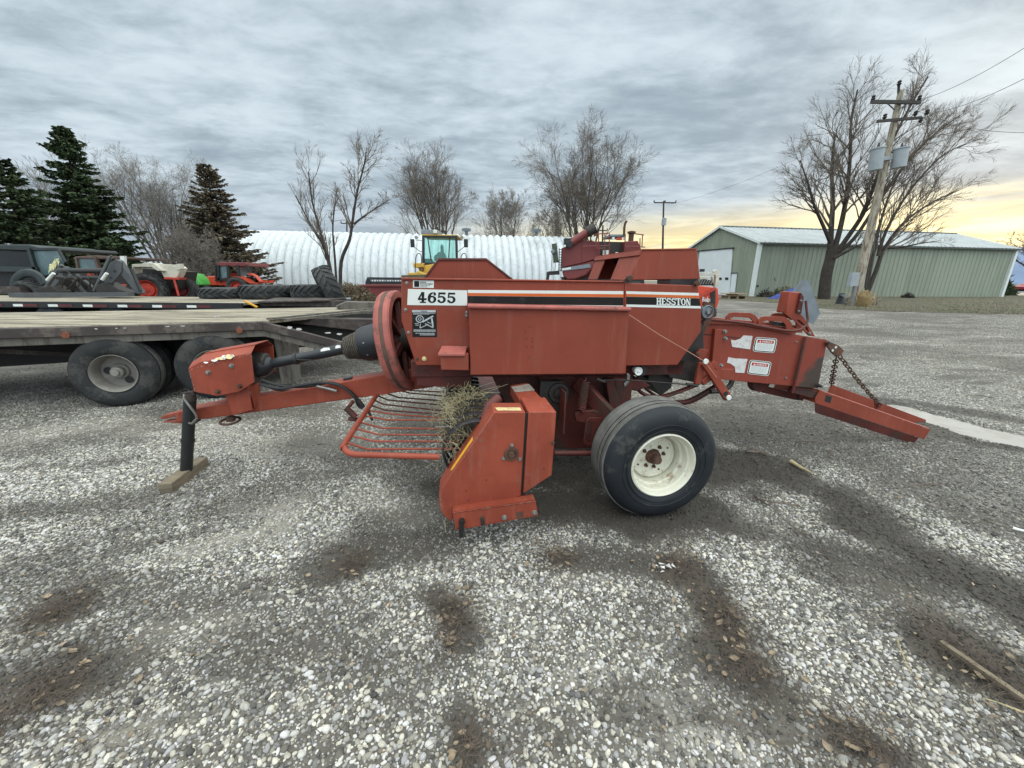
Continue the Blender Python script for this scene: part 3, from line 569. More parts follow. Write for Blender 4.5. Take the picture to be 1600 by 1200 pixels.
hp = smoothp([mp(1259, 470, .16), mp(1261, 490, .18), mp(1262, 502, .2), mp(1255, 512, .24), mp(1236, 517, .28), mp(1195, 511, .28), mp(1165, 505, .28), mp(1130, 501, .28), mp(1098, 499, .27)])
build('tension_hose', MB().tube(hp, .009, 8), REDD, ch)
build('feed_pulley', MB().lathe(mp(1106, 487.5, .32), MN, [(-.03, .05), (0, .05), (.004, .046), (-.006, .040), (-.006, .02), (.012, .014), (.012, .0001)], 28), GALV, baler)
build('chain_guide', MB().tube([mp(1110, 480, .3), mp(1114, 476, .3)], .02, 8).beam(mp(1112, 486, .3), mp(1101, 507, .3), .03, .05).beam(mp(1102, 505, .3), mp(1093, 524, .3), .03, .035).beam(mp(1099, 474, .3), mp(1116, 478, .3), .02, .03), RUST, baler)
# under the chamber
build('lower_roller', MB().lathe(mp(1190, 598, .10), -MN, [(0, .0001), (0, .085), (.06, .09), (.06, .0001)], 28), REDD, baler)
build('lower_beam', MB().beam(mp(1192, 608, .05), mp(1242, 619, .05), .05, .06), REDD, baler, .004)
build('beam_end', MB().beam(mp(1240, 619, .045), mp(1252, 621, .045), .055, .05), BLKM, baler)
build('chute_arm', MB().beam(mp(1235, 606, .2), mp(1284, 620, .2), .04, .07), REDD, baler, .004)
# linkage hanging on the near side
lk = build('stroke_arm', MB().beam(mp(1101, 566, .45), mp(1137, 622, .45), .035, .06), REDL, baler, .005)
for x, y in ((1102, 564.5), (1138, 621)): build('white_nut', MB().disc(mp(x, y, .475), MN, .020, .012, 16), WHITE, lk)
build('arm_eye', MB().disc(mp(1134, 615, .47), MN, .018, .003, 16), BLKM, lk)
build('trip_bracket', MB().beam(mp(1096, 598, .42), mp(1122, 580, .42), .03, .05).beam(mp(1096, 566, .42), mp(1089, 600, .42), .03, .05).beam(mp(1122, 577, .42), mp(1112, 566, .42), .03, .04), RED, baler, .005)
tp = build('trip_plate', plate([(1088, 553), (1095, 545), (1108, 547), (1098, 562), (1093, 564)], .40, .02), RED, baler, .003)
bolt(tp, 1091.5, 554, .40, .014, RUST)
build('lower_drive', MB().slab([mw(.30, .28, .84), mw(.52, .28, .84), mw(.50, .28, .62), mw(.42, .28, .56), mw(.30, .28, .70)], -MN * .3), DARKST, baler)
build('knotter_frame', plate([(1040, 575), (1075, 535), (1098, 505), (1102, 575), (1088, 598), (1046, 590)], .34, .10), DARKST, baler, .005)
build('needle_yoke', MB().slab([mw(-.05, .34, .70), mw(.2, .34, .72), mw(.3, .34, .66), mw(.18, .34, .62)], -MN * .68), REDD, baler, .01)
for pts, q in (([(985, 596), (1008, 617), (1037, 619), (1081, 604), (1090, 598)], .30), ([(1052, 628), (1076, 626), (1105, 611), (1122, 600)], .18), ([(1000, 600), (1040, 628), (1076, 629), (1108, 612)], -.2)):
    pp = smoothp([mp(a, b, q) for a, b in pts]); build('needle', MB().tube(pp, .026, 8, flat=.55), REDD, baler)
build('needle_bow', MB().tube(smoothp([mp(1110, 612, .3), mp(1128, 610, .3), mp(1140, 603, .3), mp(1144, 594, .3)]), .02, 8), DARKST, baler)
build('control_rod', MB().tube([mp(930, 594, .52), mp(985, 594, .5), mp(1090, 602, .46)], .005, 6).tube([mp(932, 592, .52), mp(945, 597, .52)], .012, 8).tube([mp(1072, 600, .46), mp(1090, 603, .46)], .011, 8), DARKST, baler)
build('bent_plate', plate([(980, 583), (985, 586), (984, 597), (976, 606), (975, 600), (980, 594)], .50, .03), STEEL, baler, .004)
ro = build('guide_roller', MB().lathe(mp(997.5, 580, .44), MN, [(-.06, .022), (0, .032), (.006, .030), (.002, .022), (.002, .010), (.008, .008), (.008, .0001)], 24), WHITE, baler)
build('roller_body', MB().disc(mp(1004, 580, .43), -MN, .036, .10, 18), BLKM, ro)
build('pull_cord', MB().tube([mp(983, 492, .57), mp(1030, 523, .53), mp(1078, 551, .48), mp(1101, 565, .48), mp(1120, 590, .49)], .0028, 5), mat('pinkish cord', (.45, .22, .16, 1), .8), baler)
# chute with chains
cp = lambda pts, q: [mp(a, b, q) for a, b in pts]
nr_ = cp([(1282, 610), (1454, 670.6), (1444.5, 686.5), (1273.5, 629.5), (1274, 622)], .24)
cu = build('bale_chute', MB().slab(nr_, -MN * .008), RED, baler, .002)
lo = cp([(1273.5, 629.5), (1436, 684)], .24)
build('lower_flange', MB().slab([lo[0], lo[1], lo[1] - MN * .02 - Z * .07 - MA * .02, lo[0] - MN * .02 - Z * .10 + MA * .05], -MN * .006), REDD, cu, .002)
fa = cp([(1298.5, 600.5), (1445.6, 655.5), (1445.6, 667), (1290, 618)], -.22)
build('far_rail', MB().slab(fa, MN * .008), RED, cu, .002)
build('near_top_flange', MB().slab([nr_[0], nr_[1], nr_[1] - MN * .035 + Z * .006, nr_[0] - MN * .035 + Z * .006], -Z * .006), REDW, cu)
build('front_cross', MB().slab([nr_[0], nr_[0] - MN * .46, nr_[3] - MN * .46, nr_[3]], MA * .01), RED, cu)
build('chute_slat', MB().beam(mp(1300, 633, .22), mp(1300, 633, .22) - MN * .42, .05, .01).beam(mp(1376, 655, .2), mp(1376, 655, .2) - MN * .42, .05, .01), RED, cu)
build('square_hole', MB().slab(cp([(1291, 617), (1300, 620), (1297.5, 630), (1288.5, 627)], .2415), -MN * .001), BLKM, cu, smooth=0)
build('chain_lug', MB().slab(cp([(1371, 631), (1381, 634), (1380, 643), (1371, 640)], .0), -MN * .03), REDL, cu)
hk = build('chain_bracket', plate([(1291, 535), (1295, 533), (1311, 540), (1319, 548), (1313, 556), (1308, 558), (1302, 553), (1294, 543)], .27, .015), RUST, baler, .002)
for x, y in ((1306, 542.5), (1301, 547.5)): build('bracket_hole', MB().disc(mp(x, y, .27), MN, .011, .002, 12), RAWW, hk)
bolt(hk, 1293.5, 536, .275, .012, DARKST)
bolt(ch, 1277, 602, .27, .016, DARKST, .04)
def chain(a, b, n, par):
    m = MB(); d = (b - a); x, y, t = orth(d); L = d.length / n
    for i in range(n):
        c = a + d * ((i + .5) / n); sag = -Z * .015 * sin(pi * (i + .5) / n); w = x if i % 2 else y
        pts = [c + sag + t * (L * .64 * cos(k)) + w * (L * .30 * sin(k)) for k in np.linspace(0, 2 * pi, 13)]
        m.tube(pts, L * .095, 5, False)
    build('chain', m, RUST, par)
chain(mp(1307, 558, .25), mp(1299, 601, -.20), 13, hk)
chain(mp(1311, 555, .25), mp(1376, 634, .0), 19, hk)

# paint worn off along the folded edges
def chips(par, q, a, b, n, sz, m):
    mb = MB()
    for k in range(n):
        t = random.random(); x, y = a[0] + (b[0] - a[0]) * t, a[1] + (b[1] - a[1]) * t; w, h = random.uniform(.4, 1) * sz * 2, random.uniform(.3, 1) * sz
        dx, dy = b[0] - a[0], b[1] - a[1]; L = math.hypot(dx, dy); dx, dy = dx / L, dy / L; off = random.uniform(.2, 1) * sz
        mb.slab([mp(x + dx * w * cos(v) * random.uniform(.6, 1.1) - dy * (h * sin(v) + off), y + dy * w * cos(v) + dx * (h * sin(v) * random.uniform(.6, 1.1) + off), q + .0006 + .0001 * k / n) for v in np.linspace(0, 6.28, 8)[:-1]], -MN * .0003)
    build('paint_chips', mb, m, par, smooth=0)
BARE = mat('bare grey metal', (.24, .20, .175, 1), .6, .2, var=.3, vs=40); PRIM = mat('pale scraped paint', (.40, .24, .20, 1), .7, var=.2, vs=40)
chips(sk, 1.211, (708, 801), (837, 782.5), 26, .8, BARE); chips(sk, 1.211, (840, 804), (714, 826), 12, .8, RUST); chips(gsh, .1705, (296, 577), (390, 553), 22, .9, PRIM); chips(gsh, .1705, (304, 610), (295, 580), 14, .9, BARE)
chips(tb, .5505, (735, 484), (980, 488), 10, .5, PRIM); chips(tb, .5505, (977, 582), (737, 584), 16, .5, RUST); chips(sh, 1.1505, (689, 797), (687, 772), 12, .9, BARE); chips(sh, 1.1505, (698, 753), (771, 646), 14, .6, PRIM); chips(sh2, 1.1505, (828, 645), (868, 645), 8, .5, PRIM)
chips(pan, .4506, (630, 437), (970, 442), 14, .5, PRIM); chips(pan2, .4586, (1060, 570), (980, 571), 10, .5, RUST); chips(ch, .2506, (1165, 511), (1290, 532), 16, .6, BARE); chips(ch, .2506, (1276, 606), (1150, 595), 16, .7, RUST); chips(cu, .2405, (1284, 611), (1452, 671), 18, .6, PRIM)
for px, py, r in ((1120, 640, 3), (760, 520, 1.2), (900, 560, 1.4), (700, 530, 1.1), (1010, 530, 1.3), (1075, 500, 1)): pass

# ------------------------------------------------------------------ THE GROUND
class VN:  # smooth value noise for numpy arrays
    def __init__(s, seed): s.t = np.random.default_rng(seed).random((256, 256))
    def __call__(s, x, y, sc, oct=4, rough=.5):
        x = np.asarray(x, float) * sc + 77.3; y = np.asarray(y, float) * sc + 31.7; o = np.zeros_like(x); a = 1.; tot = 0.
        for k in range(oct):
            xi, yi = np.floor(x).astype(int), np.floor(y).astype(int); fx, fy = x - xi, y - yi
            fx, fy = fx * fx * (3 - 2 * fx), fy * fy * (3 - 2 * fy); T = lambda i, j: s.t[(xi + i) % 256, (yi + j) % 256]
            o += a * ((T(0, 0) * (1 - fx) + T(1, 0) * fx) * (1 - fy) + (T(0, 1) * (1 - fx) + T(1, 1) * fx) * fy)
            tot += a; a *= rough; x = x * 2.03 + 11.1; y = y * 2.03 + 5.3
        return o / tot
N1, N2, N3, N4 = VN(1), VN(2), VN(3), VN(4)
sm = lambda v, a, b: (lambda t: t * t * (3 - 2 * t))(np.clip((v - a) / (b - a), 0, 1))
def stroke(x, y, px, w):   # distance to a line on the ground, softened by noise, 1 inside .. 0 outside
    P = [gr(a, b) for a, b in px]; best = np.full(np.shape(x), 1e9)
    for a, b in zip(P[:-1], P[1:]):
        dx, dy = b.x - a.x, b.y - a.y; L2 = dx * dx + dy * dy + 1e-9
        t = np.clip(((x - a.x) * dx + (y - a.y) * dy) / L2, 0, 1)
        best = np.minimum(best, np.hypot(x - a.x - t * dx, y - a.y - t * dy))
    return 1 - sm(best + (N2(x, y, 2.2, 5, .62) - .5) * w * 1.8, w * .25, w * 1.15)
DARKS = [([(1120, 705), (1280, 765), (1420, 860), (1640, 960)], .36, 1.0), ([(1090, 800), (1250, 850), (1450, 900)], .34, .8), ([(740, 770), (900, 800), (1120, 812)], .34, .95), ([(850, 735), (1180, 715)], .55, 1.0), ([(700, 760), (1000, 800)], .3, .9),  # dark mud strokes; those under the baler also paint its contact shadow
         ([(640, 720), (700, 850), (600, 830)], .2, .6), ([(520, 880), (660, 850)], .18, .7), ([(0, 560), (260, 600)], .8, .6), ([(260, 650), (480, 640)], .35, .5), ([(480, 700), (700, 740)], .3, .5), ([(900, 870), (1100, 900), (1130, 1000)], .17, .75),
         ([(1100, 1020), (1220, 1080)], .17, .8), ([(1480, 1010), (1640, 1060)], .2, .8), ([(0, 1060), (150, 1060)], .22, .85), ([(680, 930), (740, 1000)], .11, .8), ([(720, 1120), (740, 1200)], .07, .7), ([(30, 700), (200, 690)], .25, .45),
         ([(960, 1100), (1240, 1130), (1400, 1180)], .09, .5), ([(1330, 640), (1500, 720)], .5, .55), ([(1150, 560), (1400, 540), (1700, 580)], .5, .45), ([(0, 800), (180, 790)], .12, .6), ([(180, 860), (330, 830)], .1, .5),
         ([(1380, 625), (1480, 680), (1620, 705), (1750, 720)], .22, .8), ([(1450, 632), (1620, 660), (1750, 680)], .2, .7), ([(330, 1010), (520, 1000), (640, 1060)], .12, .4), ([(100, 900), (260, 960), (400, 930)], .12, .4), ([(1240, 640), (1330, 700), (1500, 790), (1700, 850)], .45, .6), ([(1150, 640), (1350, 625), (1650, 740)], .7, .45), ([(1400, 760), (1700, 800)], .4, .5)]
SANDS = [([(300, 860), (430, 825), (440, 795)], .16, .75), ([(380, 700), (560, 690)], .28, .5), ([(150, 1150), (230, 1140)], .06, .7), ([(0, 690), (160, 660), (330, 680)], .35, .5), ([(560, 770), (660, 800)], .15, .5), ([(1350, 900), (1500, 960)], .1, .3), ([(230, 1000), (330, 980)], .12, .35)]
LEAFS = [(1170, 1050, .16), (712, 955, .10), (550, 885, .12), (50, 1100, .17), (1540, 1050, .20), (1060, 880, .12), (870, 870, .10), (735, 1170, .06), (1360, 1170, .12), (700, 1010, .05), (1130, 960, .10), (90, 960, .12)]
def masks(x, y):
    dk = np.zeros_like(x); sd = np.zeros_like(x)
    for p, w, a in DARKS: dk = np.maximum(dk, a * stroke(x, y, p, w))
    for p, w, a in SANDS: sd = np.maximum(sd, a * stroke(x, y, p, w))
    g = sm(N1(x, y, .55, 5, .6), .46, .66); dk = np.maximum(dk, g * .6); dk = np.maximum(dk, .5 * sm(N3(x * .5 - y * .9, x * .3 + y, 1.3, 5, .6), .55, .68))
    br = np.zeros_like(x)
    for a, b, r in LEAFS:
        c = gr(a, b); br = np.maximum(br, .8 * (1 - sm(np.hypot(x - c.x, (y - c.y) * .8) + (N3(x, y, 4, 5, .65) - .5) * r * 3.2, r * .1, r * 1.3)))
    return dk, sd, br
PUD = [gr(a, b) for a, b in ((1398, 630), (1425, 637), (1470, 648), (1530, 661), (1600, 673), (1680, 688), (1760, 703), (1700, 707), (1640, 703), (1590, 699), (1550, 693), (1500, 682), (1472, 670), (1455, 657), (1425, 645))]
PL = [gr(a, b) for a, b in ((1408, 634), (1462, 652), (1540, 675), (1640, 695), (1800, 716))]
def pdist(x, y):
    best = np.full(np.shape(x), 1e9)
    for i, (a, b) in enumerate(zip(PL[:-1], PL[1:])):
        dx, dy = b.x - a.x, b.y - a.y; t = np.clip(((x - a.x) * dx + (y - a.y) * dy) / (dx * dx + dy * dy), 0, 1)
        best = np.minimum(best, np.hypot(x - a.x - t * dx, y - a.y - t * dy) / (.55, .75, .95, 1.1)[i])
    return best
WATER = -.024
def height(x, y):
    d = pdist(x, y); d2 = d + (N2(x, y, 2.4, 5, .6) - .5) * .28
    h = ((N4(x, y, .35, 3) - .5) * .05 + (N3(x, y, 2.5, 3) - .5) * .018) * sm(d, .25, 1.2) - .05 * (1 - sm(d2, .06, .42))
    near = sm(np.hypot(x, y), 9, 16); return h * (1 - near) - .006
def axis_pts(lo, hi, st, far):
    a = list(np.arange(lo, hi, st)); s_ = st; v = a[-1]
    while v < far: s_ *= 1.35; v += s_; a.append(v)
    s_ = st; v = a[0]; b = []
    while v > -far: s_ *= 1.35; v -= s_; b.append(v)
    return np.array(b[::-1] + a)
xs, ys = axis_pts(-6, 7, .055, 900), axis_pts(.3, 9, .055, 900)
GX, GY = np.meshgrid(xs, ys); X, Y = GX.ravel(), GY.ravel(); HZ = height(X, Y)
me = bpy.data.meshes.new('ground'); nx, ny = len(xs), len(ys)
idx = (np.arange(ny - 1)[:, None] * nx + np.arange(nx - 1)[None, :]).ravel()
me.vertices.add(len(X)); me.vertices.foreach_set('co', np.stack([X, Y, HZ], 1).ravel().astype('f'))
fc_ = np.stack([idx, idx + 1, idx + nx + 1, idx + nx], 1); me.loops.add(fc_.size); me.loops.foreach_set('vertex_index', fc_.ravel().astype('i'))
me.polygons.add(len(fc_)); me.polygons.foreach_set('loop_start', np.arange(0, fc_.size, 4, dtype='i')); me.polygons.foreach_set('loop_total', np.full(len(fc_), 4, 'i'))
me.update(calc_edges=True); me.shade_smooth()
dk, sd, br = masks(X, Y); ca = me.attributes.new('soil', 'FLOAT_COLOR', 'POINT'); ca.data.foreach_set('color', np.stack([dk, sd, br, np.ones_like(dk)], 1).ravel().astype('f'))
ground = bpy.data.objects.new('ground', me); COL.objects.link(ground); tag(ground, kind='structure')
m, g, p = newmat('gravel yard'); me.materials.append(m)
pos = g.add('ShaderNodeNewGeometry').outputs['Position']; at_ = g.add('ShaderNodeAttribute', attribute_name='soil').outputs['Color']
sep = g.add('ShaderNodeSeparateColor', {0: at_})
vo = g.add('ShaderNodeTexVoronoi', {'Vector': pos, 'Scale': 52.0}); vo2 = g.add('ShaderNodeTexVoronoi', {'Vector': pos, 'Scale': 17.0})
cellv = g.add('ShaderNodeSeparateColor', {0: vo.outputs['Color']}).outputs[0]; cell2 = g.add('ShaderNodeSeparateColor', {0: vo2.outputs['Color']}).outputs[0]
ramp = g.add('ShaderNodeValToRGB', {0: cellv}); cr = ramp.color_ramp; cr.elements[0].color = (.09, .083, .073, 1); cr.elements[1].color = (.62, .595, .55, 1)
e = cr.elements.new(.35); e.color = (.21, .20, .18, 1); e = cr.elements.new(.7); e.color = (.37, .355, .325, 1)
base = g.mix(g.ss(vo.outputs['Distance'], .009, .017), ramp.outputs[0], (.13, .117, .10, 1))
fine = g.noise(pos, 160, 4, .7); vg = g.add('ShaderNodeTexVoronoi', {'Vector': pos, 'Scale': 150.0}); gc = g.add('ShaderNodeSeparateColor', {0: vg.outputs['Color']}).outputs[1]; cl_ = g.noise(pos, 9, 7, .75)
soil = g.mix(g.math('ADD', g.math('MULTIPLY', g.ss(gc, .2, 1), .55), g.ss(cl_, .38, .66, 0, .45)), (.058, .047, .036, 1), (.27, .242, .20, 1))
big = g.noise(pos, .22, 8, .62); med = g.noise(pos, 1.6, 7, .65)
far_m = g.math('ADD', g.math('MULTIPLY', big, .6), g.math('MULTIPLY', med, .5))
base = g.mix(g.ss(far_m, .52, .64, 0, .65), base, soil)
mp_ = g.add('ShaderNodeMapping', {'Vector': pos, 'Scale': (.3, .75, 1), 'Rotation': (0, 0, radians(8))}).outputs[0]
streak = g.noise(mp_, .8, 12, .74, .4)
base = g.mix(g.ss(streak, .50, .64, 0, .65), base, (.15, .128, .105, 1))
base = g.mix(g.ss(g.noise(mp_, 1.7, 12, .76, .3), .50, .66, 0, .6), base, (.52, .49, .44, 1))
mid = g.noise(pos, 5.5, 10, .8); base = g.mix(g.ss(mid, .56, .72, 0, .6), base, (.60, .575, .53, 1)); base = g.mix(g.ss(mid, .44, .34, 0, .6), base, (.09, .078, .064, 1))
base = g.mix(g.math('MULTIPLY', sep.outputs[1], .85), base, (.36, .33, .28, 1))
wet_shade = g.math('MULTIPLY', sep.outputs[0], g.ss(fine, .15, .62, 1.0, .88))  # damp soil, plus the contact shade painted under the baler
base = g.mix(wet_shade, base, (.030, .025, .020, 1)); base = g.mix(g.math('MULTIPLY', sep.outputs[2], .85), base, (.075, .055, .040, 1))
g.l.new(base, p.inputs['Base Color'])
g.l.new(g.math('SUBTRACT', .92, g.math('MULTIPLY', sep.outputs[0], .22)), p.inputs['Roughness'])
hh_ = g.math('ADD', g.math('MULTIPLY', g.ss(vo.outputs['Distance'], 0, .013), -.6), g.math('ADD', g.math('MULTIPLY', fine, .5), g.math('MULTIPLY', cell2, .4)))
g.l.new(g.add('ShaderNodeBump', {'Height': hh_, 'Strength': .7, 'Distance': .012}).outputs[0], p.inputs['Normal'])

# loose gravel: every near stone is real, laid on a jittered grid, thinned where the soil shows
SPC = .0108
gx, gy = np.meshgrid(np.arange(-6.6, 7.8, SPC), np.arange(.42, 3.4, SPC)); gx, gy = gx.ravel(), gy.ravel()
gx2, gy2 = np.meshgrid(np.arange(-8, 10, .019), np.arange(3.4, 7.2, .019)); gx, gy = np.concatenate([gx, gx2.ravel()]), np.concatenate([gy, gy2.ravel()])
gx3, gy3 = np.meshgrid(np.arange(-22, 24, .062), np.arange(7.2, 19, .062)); gx, gy = np.concatenate([gx, gx3.ravel()]), np.concatenate([gy, gy3.ravel()])
keep = np.abs(gx) < .9 + gy * 1.62 + np.where(RNG.random(len(gx)) < .75, 1.6, 0); gx, gy = gx[keep], gy[keep]; n = len(gx)
gx = gx + RNG.uniform(-.5, .5, n) * SPC; gy = gy + RNG.uniform(-.5, .5, n) * SPC
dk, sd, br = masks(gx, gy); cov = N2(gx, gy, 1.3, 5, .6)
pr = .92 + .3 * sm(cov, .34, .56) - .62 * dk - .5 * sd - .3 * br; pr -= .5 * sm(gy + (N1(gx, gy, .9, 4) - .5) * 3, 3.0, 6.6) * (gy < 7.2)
inp = np.zeros(n, bool)
def inside(x, y, P):
    r = np.zeros(len(x), bool); j = len(P) - 1
    for i in range(len(P)):
        a, b = P[i], P[j]; c = ((a.y > y) != (b.y > y)) & (x < (b.x - a.x) * (y - a.y) / (b.y - a.y + 1e-12) + a.x); r ^= c; j = i
    return r
keep = (RNG.random(n) < pr) & ((height(gx, gy) > WATER - .004) | (RNG.random(n) < .04)); gx, gy, dk, br, sd = gx[keep], gy[keep], dk[keep], br[keep], sd[keep]; n = len(gx)
sz = RNG.lognormal(-.16, .42, n) * .0063 * (1 + .25 * sm(gy, 3.3, 3.5) + .9 * sm(gy, 7.1, 7.3)) * (1 - .25 * dk); sz = np.minimum(sz, .0135)
sc = np.stack([sz * RNG.uniform(.9, 1.35, n), sz * RNG.uniform(.7, 1.0, n), sz * RNG.uniform(.45, .8, n)], 1)
rot = np.stack([RNG.normal(0, .35, n), RNG.normal(0, .35, n), RNG.uniform(0, 6.28, n)], 1)
gz = height(gx, gy) + sc[:, 2] * RNG.uniform(-.1, .55, n)
v = RNG.beta(1.5, 1.7, n); wh = RNG.random(n) < .16; v[wh] = RNG.uniform(.75, 1, wh.sum()); lum = .06 + .56 * v ** 1.35
hue = RNG.random(n); tint = np.stack([lum * (1.04 + .04 * (hue > .6)), lum, lum * (.92 - .08 * (hue > .6) + .07 * (hue < .25))], 1)
tn = hue > .9995; far_ = (.45 * sm(gy, 2.2, 4.5))[:, None]; tint = tint * (1 - far_) + np.array([.235, .222, .195]) * far_; tint[tn] *= np.array([1.15, .82, .62]); dirt = np.clip(1.0 * dk + .5 * br, 0, .96)[:, None]; tint = tint * (1 - dirt) + np.array([.036, .030, .024]) * dirt  # mud tint; under the baler it also darkens stones as painted shade
s_ = (sd * .45)[:, None]; tint = tint * (1 - s_) + np.array([.38, .35, .3]) * s_
me = bpy.data.meshes.new('gravel'); me.vertices.add(n); me.vertices.foreach_set('co', np.stack([gx, gy, gz], 1).ravel().astype('f'))
def attr(nm, typ, key, arr): a = me.attributes.new(nm, typ, 'POINT'); a.data.foreach_set(key, arr.ravel().astype('f'))
attr('sc', 'FLOAT_VECTOR', 'vector', sc); attr('rot', 'FLOAT_VECTOR', 'vector', rot); attr('tint', 'FLOAT_COLOR', 'color', np.concatenate([tint, np.ones((n, 1))], 1))
gravel = bpy.data.objects.new('gravel', me); COL.objects.link(gravel); tag(gravel, 'loose grey and white river gravel covering the yard', 'gravel', kind='stuff')
m, g, p = newmat('river pebble'); me.materials.append(m)
tn_ = g.add('ShaderNodeAttribute', attribute_name='tint', attribute_type='INSTANCER').outputs['Color']
sp = g.noise(g.add('ShaderNodeNewGeometry').outputs['Position'], 420, 3, .6)
g.l.new(g.mix(1.0, tn_, g.add('ShaderNodeCombineColor', {k: g.ss(sp, .3, .7, .78, 1.18) for k in (0, 1, 2)}).outputs[0], 'MULTIPLY'), p.inputs['Base Color']); p.inputs['Roughness'].default_value = .68; p.inputs['Specular IOR Level'].default_value = .35
def scatter(obj, m, prim, attrs=('rot', 'sc')):
    ng = bpy.data.node_groups.new('scatter_' + obj.name, 'GeometryNodeTree'); ng.interface.new_socket('Geometry', in_out='INPUT', socket_type='NodeSocketGeometry'); ng.interface.new_socket('Geometry', in_out='OUTPUT', socket_type='NodeSocketGeometry')
    A = ng.nodes.new; L = ng.links.new; gi, go = A('NodeGroupInput'), A('NodeGroupOutput'); iop = A('GeometryNodeInstanceOnPoints')
    L(gi.outputs[0], iop.inputs['Points'])
    ic = A('GeometryNodeMeshIcoSphere'); ic.inputs['Radius'].default_value = 1.0; ic.inputs['Subdivisions'].default_value = 2
    ss_ = A('GeometryNodeSetShadeSmooth'); L(ic.outputs[0], ss_.inputs[0]); sm_ = A('GeometryNodeSetMaterial'); sm_.inputs['Material'].default_value = m; L(ss_.outputs[0], sm_.inputs[0]); L(sm_.outputs[0], iop.inputs['Instance'])
    for nm, sock in (('rot', 'Rotation'), ('sc', 'Scale')):
        na = A('GeometryNodeInputNamedAttribute'); na.data_type = 'FLOAT_VECTOR'; na.inputs[0].default_value = nm; L(na.outputs[0], iop.inputs[sock])
    L(iop.outputs[0], go.inputs[0]); md = obj.modifiers.new('scatter', 'NODES'); md.node_group = ng
scatter(gravel, m, None); print('pebbles', n)

# puddle
m, g, p = newmat('puddle water'); pn = g.noise(g.add('ShaderNodeNewGeometry').outputs['Position'], 3.5, 8, .7); p.inputs['Base Color'].default_value = (.27, .28, .27, 1); p.inputs['Roughness'].default_value = .08; p.inputs['Specular IOR Level'].default_value = .25; g.l.new(g.mix(g.ss(pn, .42, .62), (.17, .175, .165, 1), (.12, .118, .105, 1)), p.inputs['Base Color']); p.inputs['IOR'].default_value = 1.33
P = []
for i in range(len(PUD)):
    a, b = PUD[i], PUD[(i + 1) % len(PUD)]
    for k in range(8):
        q = a.lerp(b, k / 8); nrm = V((-(b - a).y, (b - a).x, 0)).normalized(); P.append(q + nrm * (noise.noise(q * 3.1) * .08 + noise.noise(q * 11) * .07 + noise.noise(q * 30) * .03))
P = [V((4.35, 4.95, 0)), V((4.2, 3.9, 0)), V((4.3, 3.3, 0)), V((4.75, 2.75, 0)), V((5.6, 2.5, 0)), V((6.1, 3.0, 0)), V((5.5, 3.7, 0)), V((5.25, 4.2, 0)), V((5.2, 4.9, 0))]; pz = WATER
pud = build('puddle', MB().add([V((q.x, q.y, pz)) for q in P], [tuple(range(len(P)))]), m, smooth=0); tag(pud, kind='structure')

# small litter: leaves, twigs, straws lying on the gravel
def hz(x, y): return float(height(np.array([x]), np.array([y]))[0])
LEAFM = mat('dead leaf', (.25, .19, .13, 1), .85, var=.5, vs=9, dirt=(.10, .068, .045, 1), da=.8, ds=12)
TWIG = mat('dead twig', (.105, .078, .06, 1), .85, var=.5, vs=15); STRAW = mat('dry straw', (.40, .33, .19, 1), .75, var=.3, vs=30)
lv = MB(); tw = MB()
def leaf(mb, x, y, s):
    a = random.uniform(0, 6.28); t = V((cos(a), sin(a), random.uniform(-.2, .5))).normalized(); w = V((-sin(a), cos(a), random.uniform(-.3, .3))); n_ = t.cross(w).normalized(); o = V((x, y, hz(x, y) + .012 + random.uniform(0, .012)))
    prof = [(-1, .02, 0), (-.55, .38, .1), (-.1, .55, .05), (.35, .42, -.02), (.75, .16, .1), (1, .01, .2)]; vs = []
    for u, b, c in prof: vs += [o + t * u * s + w * b * s + n_ * s * (c + .18), o + t * u * s + n_ * s * c, o + t * u * s - w * b * s * random.uniform(.7, 1.1) + n_ * s * (c + .2)]
    mb.add(vs, [f for i in range(5) for f in ((3 * i, 3 * i + 1, 3 * i + 4, 3 * i + 3), (3 * i + 1, 3 * i + 2, 3 * i + 5, 3 * i + 4))])
def twig(mb, x, y, L, r, lift=.02, cur=.5):
    a = random.uniform(0, 6.28); p = []; z0 = hz(x, y) + .012
    for k in range(7): p.append(V((x, y, z0 + lift * sin(pi * k / 6) * random.uniform(.6, 1.2)))); x += cos(a) * L / 6; y += sin(a) * L / 6; a += random.uniform(-cur, cur)
    mb.tube(p, [r * (1 - .1 * k) for k in range(7)], 4)
for a, b, r in LEAFS:
    c = gr(a, b)
    for k in range(int(r * 190)): q = (c.x + random.gauss(0, r * .7), c.y + random.gauss(0, r * .7)); leaf(lv, *q, random.uniform(.005, .021))
    for k in range(int(r * 900)): aa = random.uniform(0, 6.28); rr = r * random.random() ** 1.2 * (1.1 + .7 * noise.noise(V((cos(aa) * 1.3, sin(aa) * 1.3, a * .01)))); q = (c.x + rr * cos(aa), c.y + rr * sin(aa)); twig(tw, *q, random.uniform(.06, .2), random.uniform(.0005, .0012), .028, .7)
for k in range(260):
    q = gr(random.uniform(-100, 1700), random.uniform(690, 1190)); leaf(lv, q.x, q.y, random.uniform(.004, .013))
for k in range(420):
    q = gr(random.uniform(-100, 1700), random.uniform(620, 1190)); twig(tw, q.x, q.y, random.uniform(.03, .16), random.uniform(.0007, .0018), .01, .3)
for a, b in ((1240, 690), (1200, 712), (1300, 700), (1420, 760), (1180, 775), (1250, 790), (1350, 560), (1330, 540), (1550, 620)):
    q = gr(a, b); twig(tw, q.x, q.y, random.uniform(.25, .5), .006, .02, .3)
lv = build('fallen_leaves', lv, LEAFM, smooth=60); tag(lv, 'dry brown leaves strewn over the gravel', 'leaves', kind='stuff')
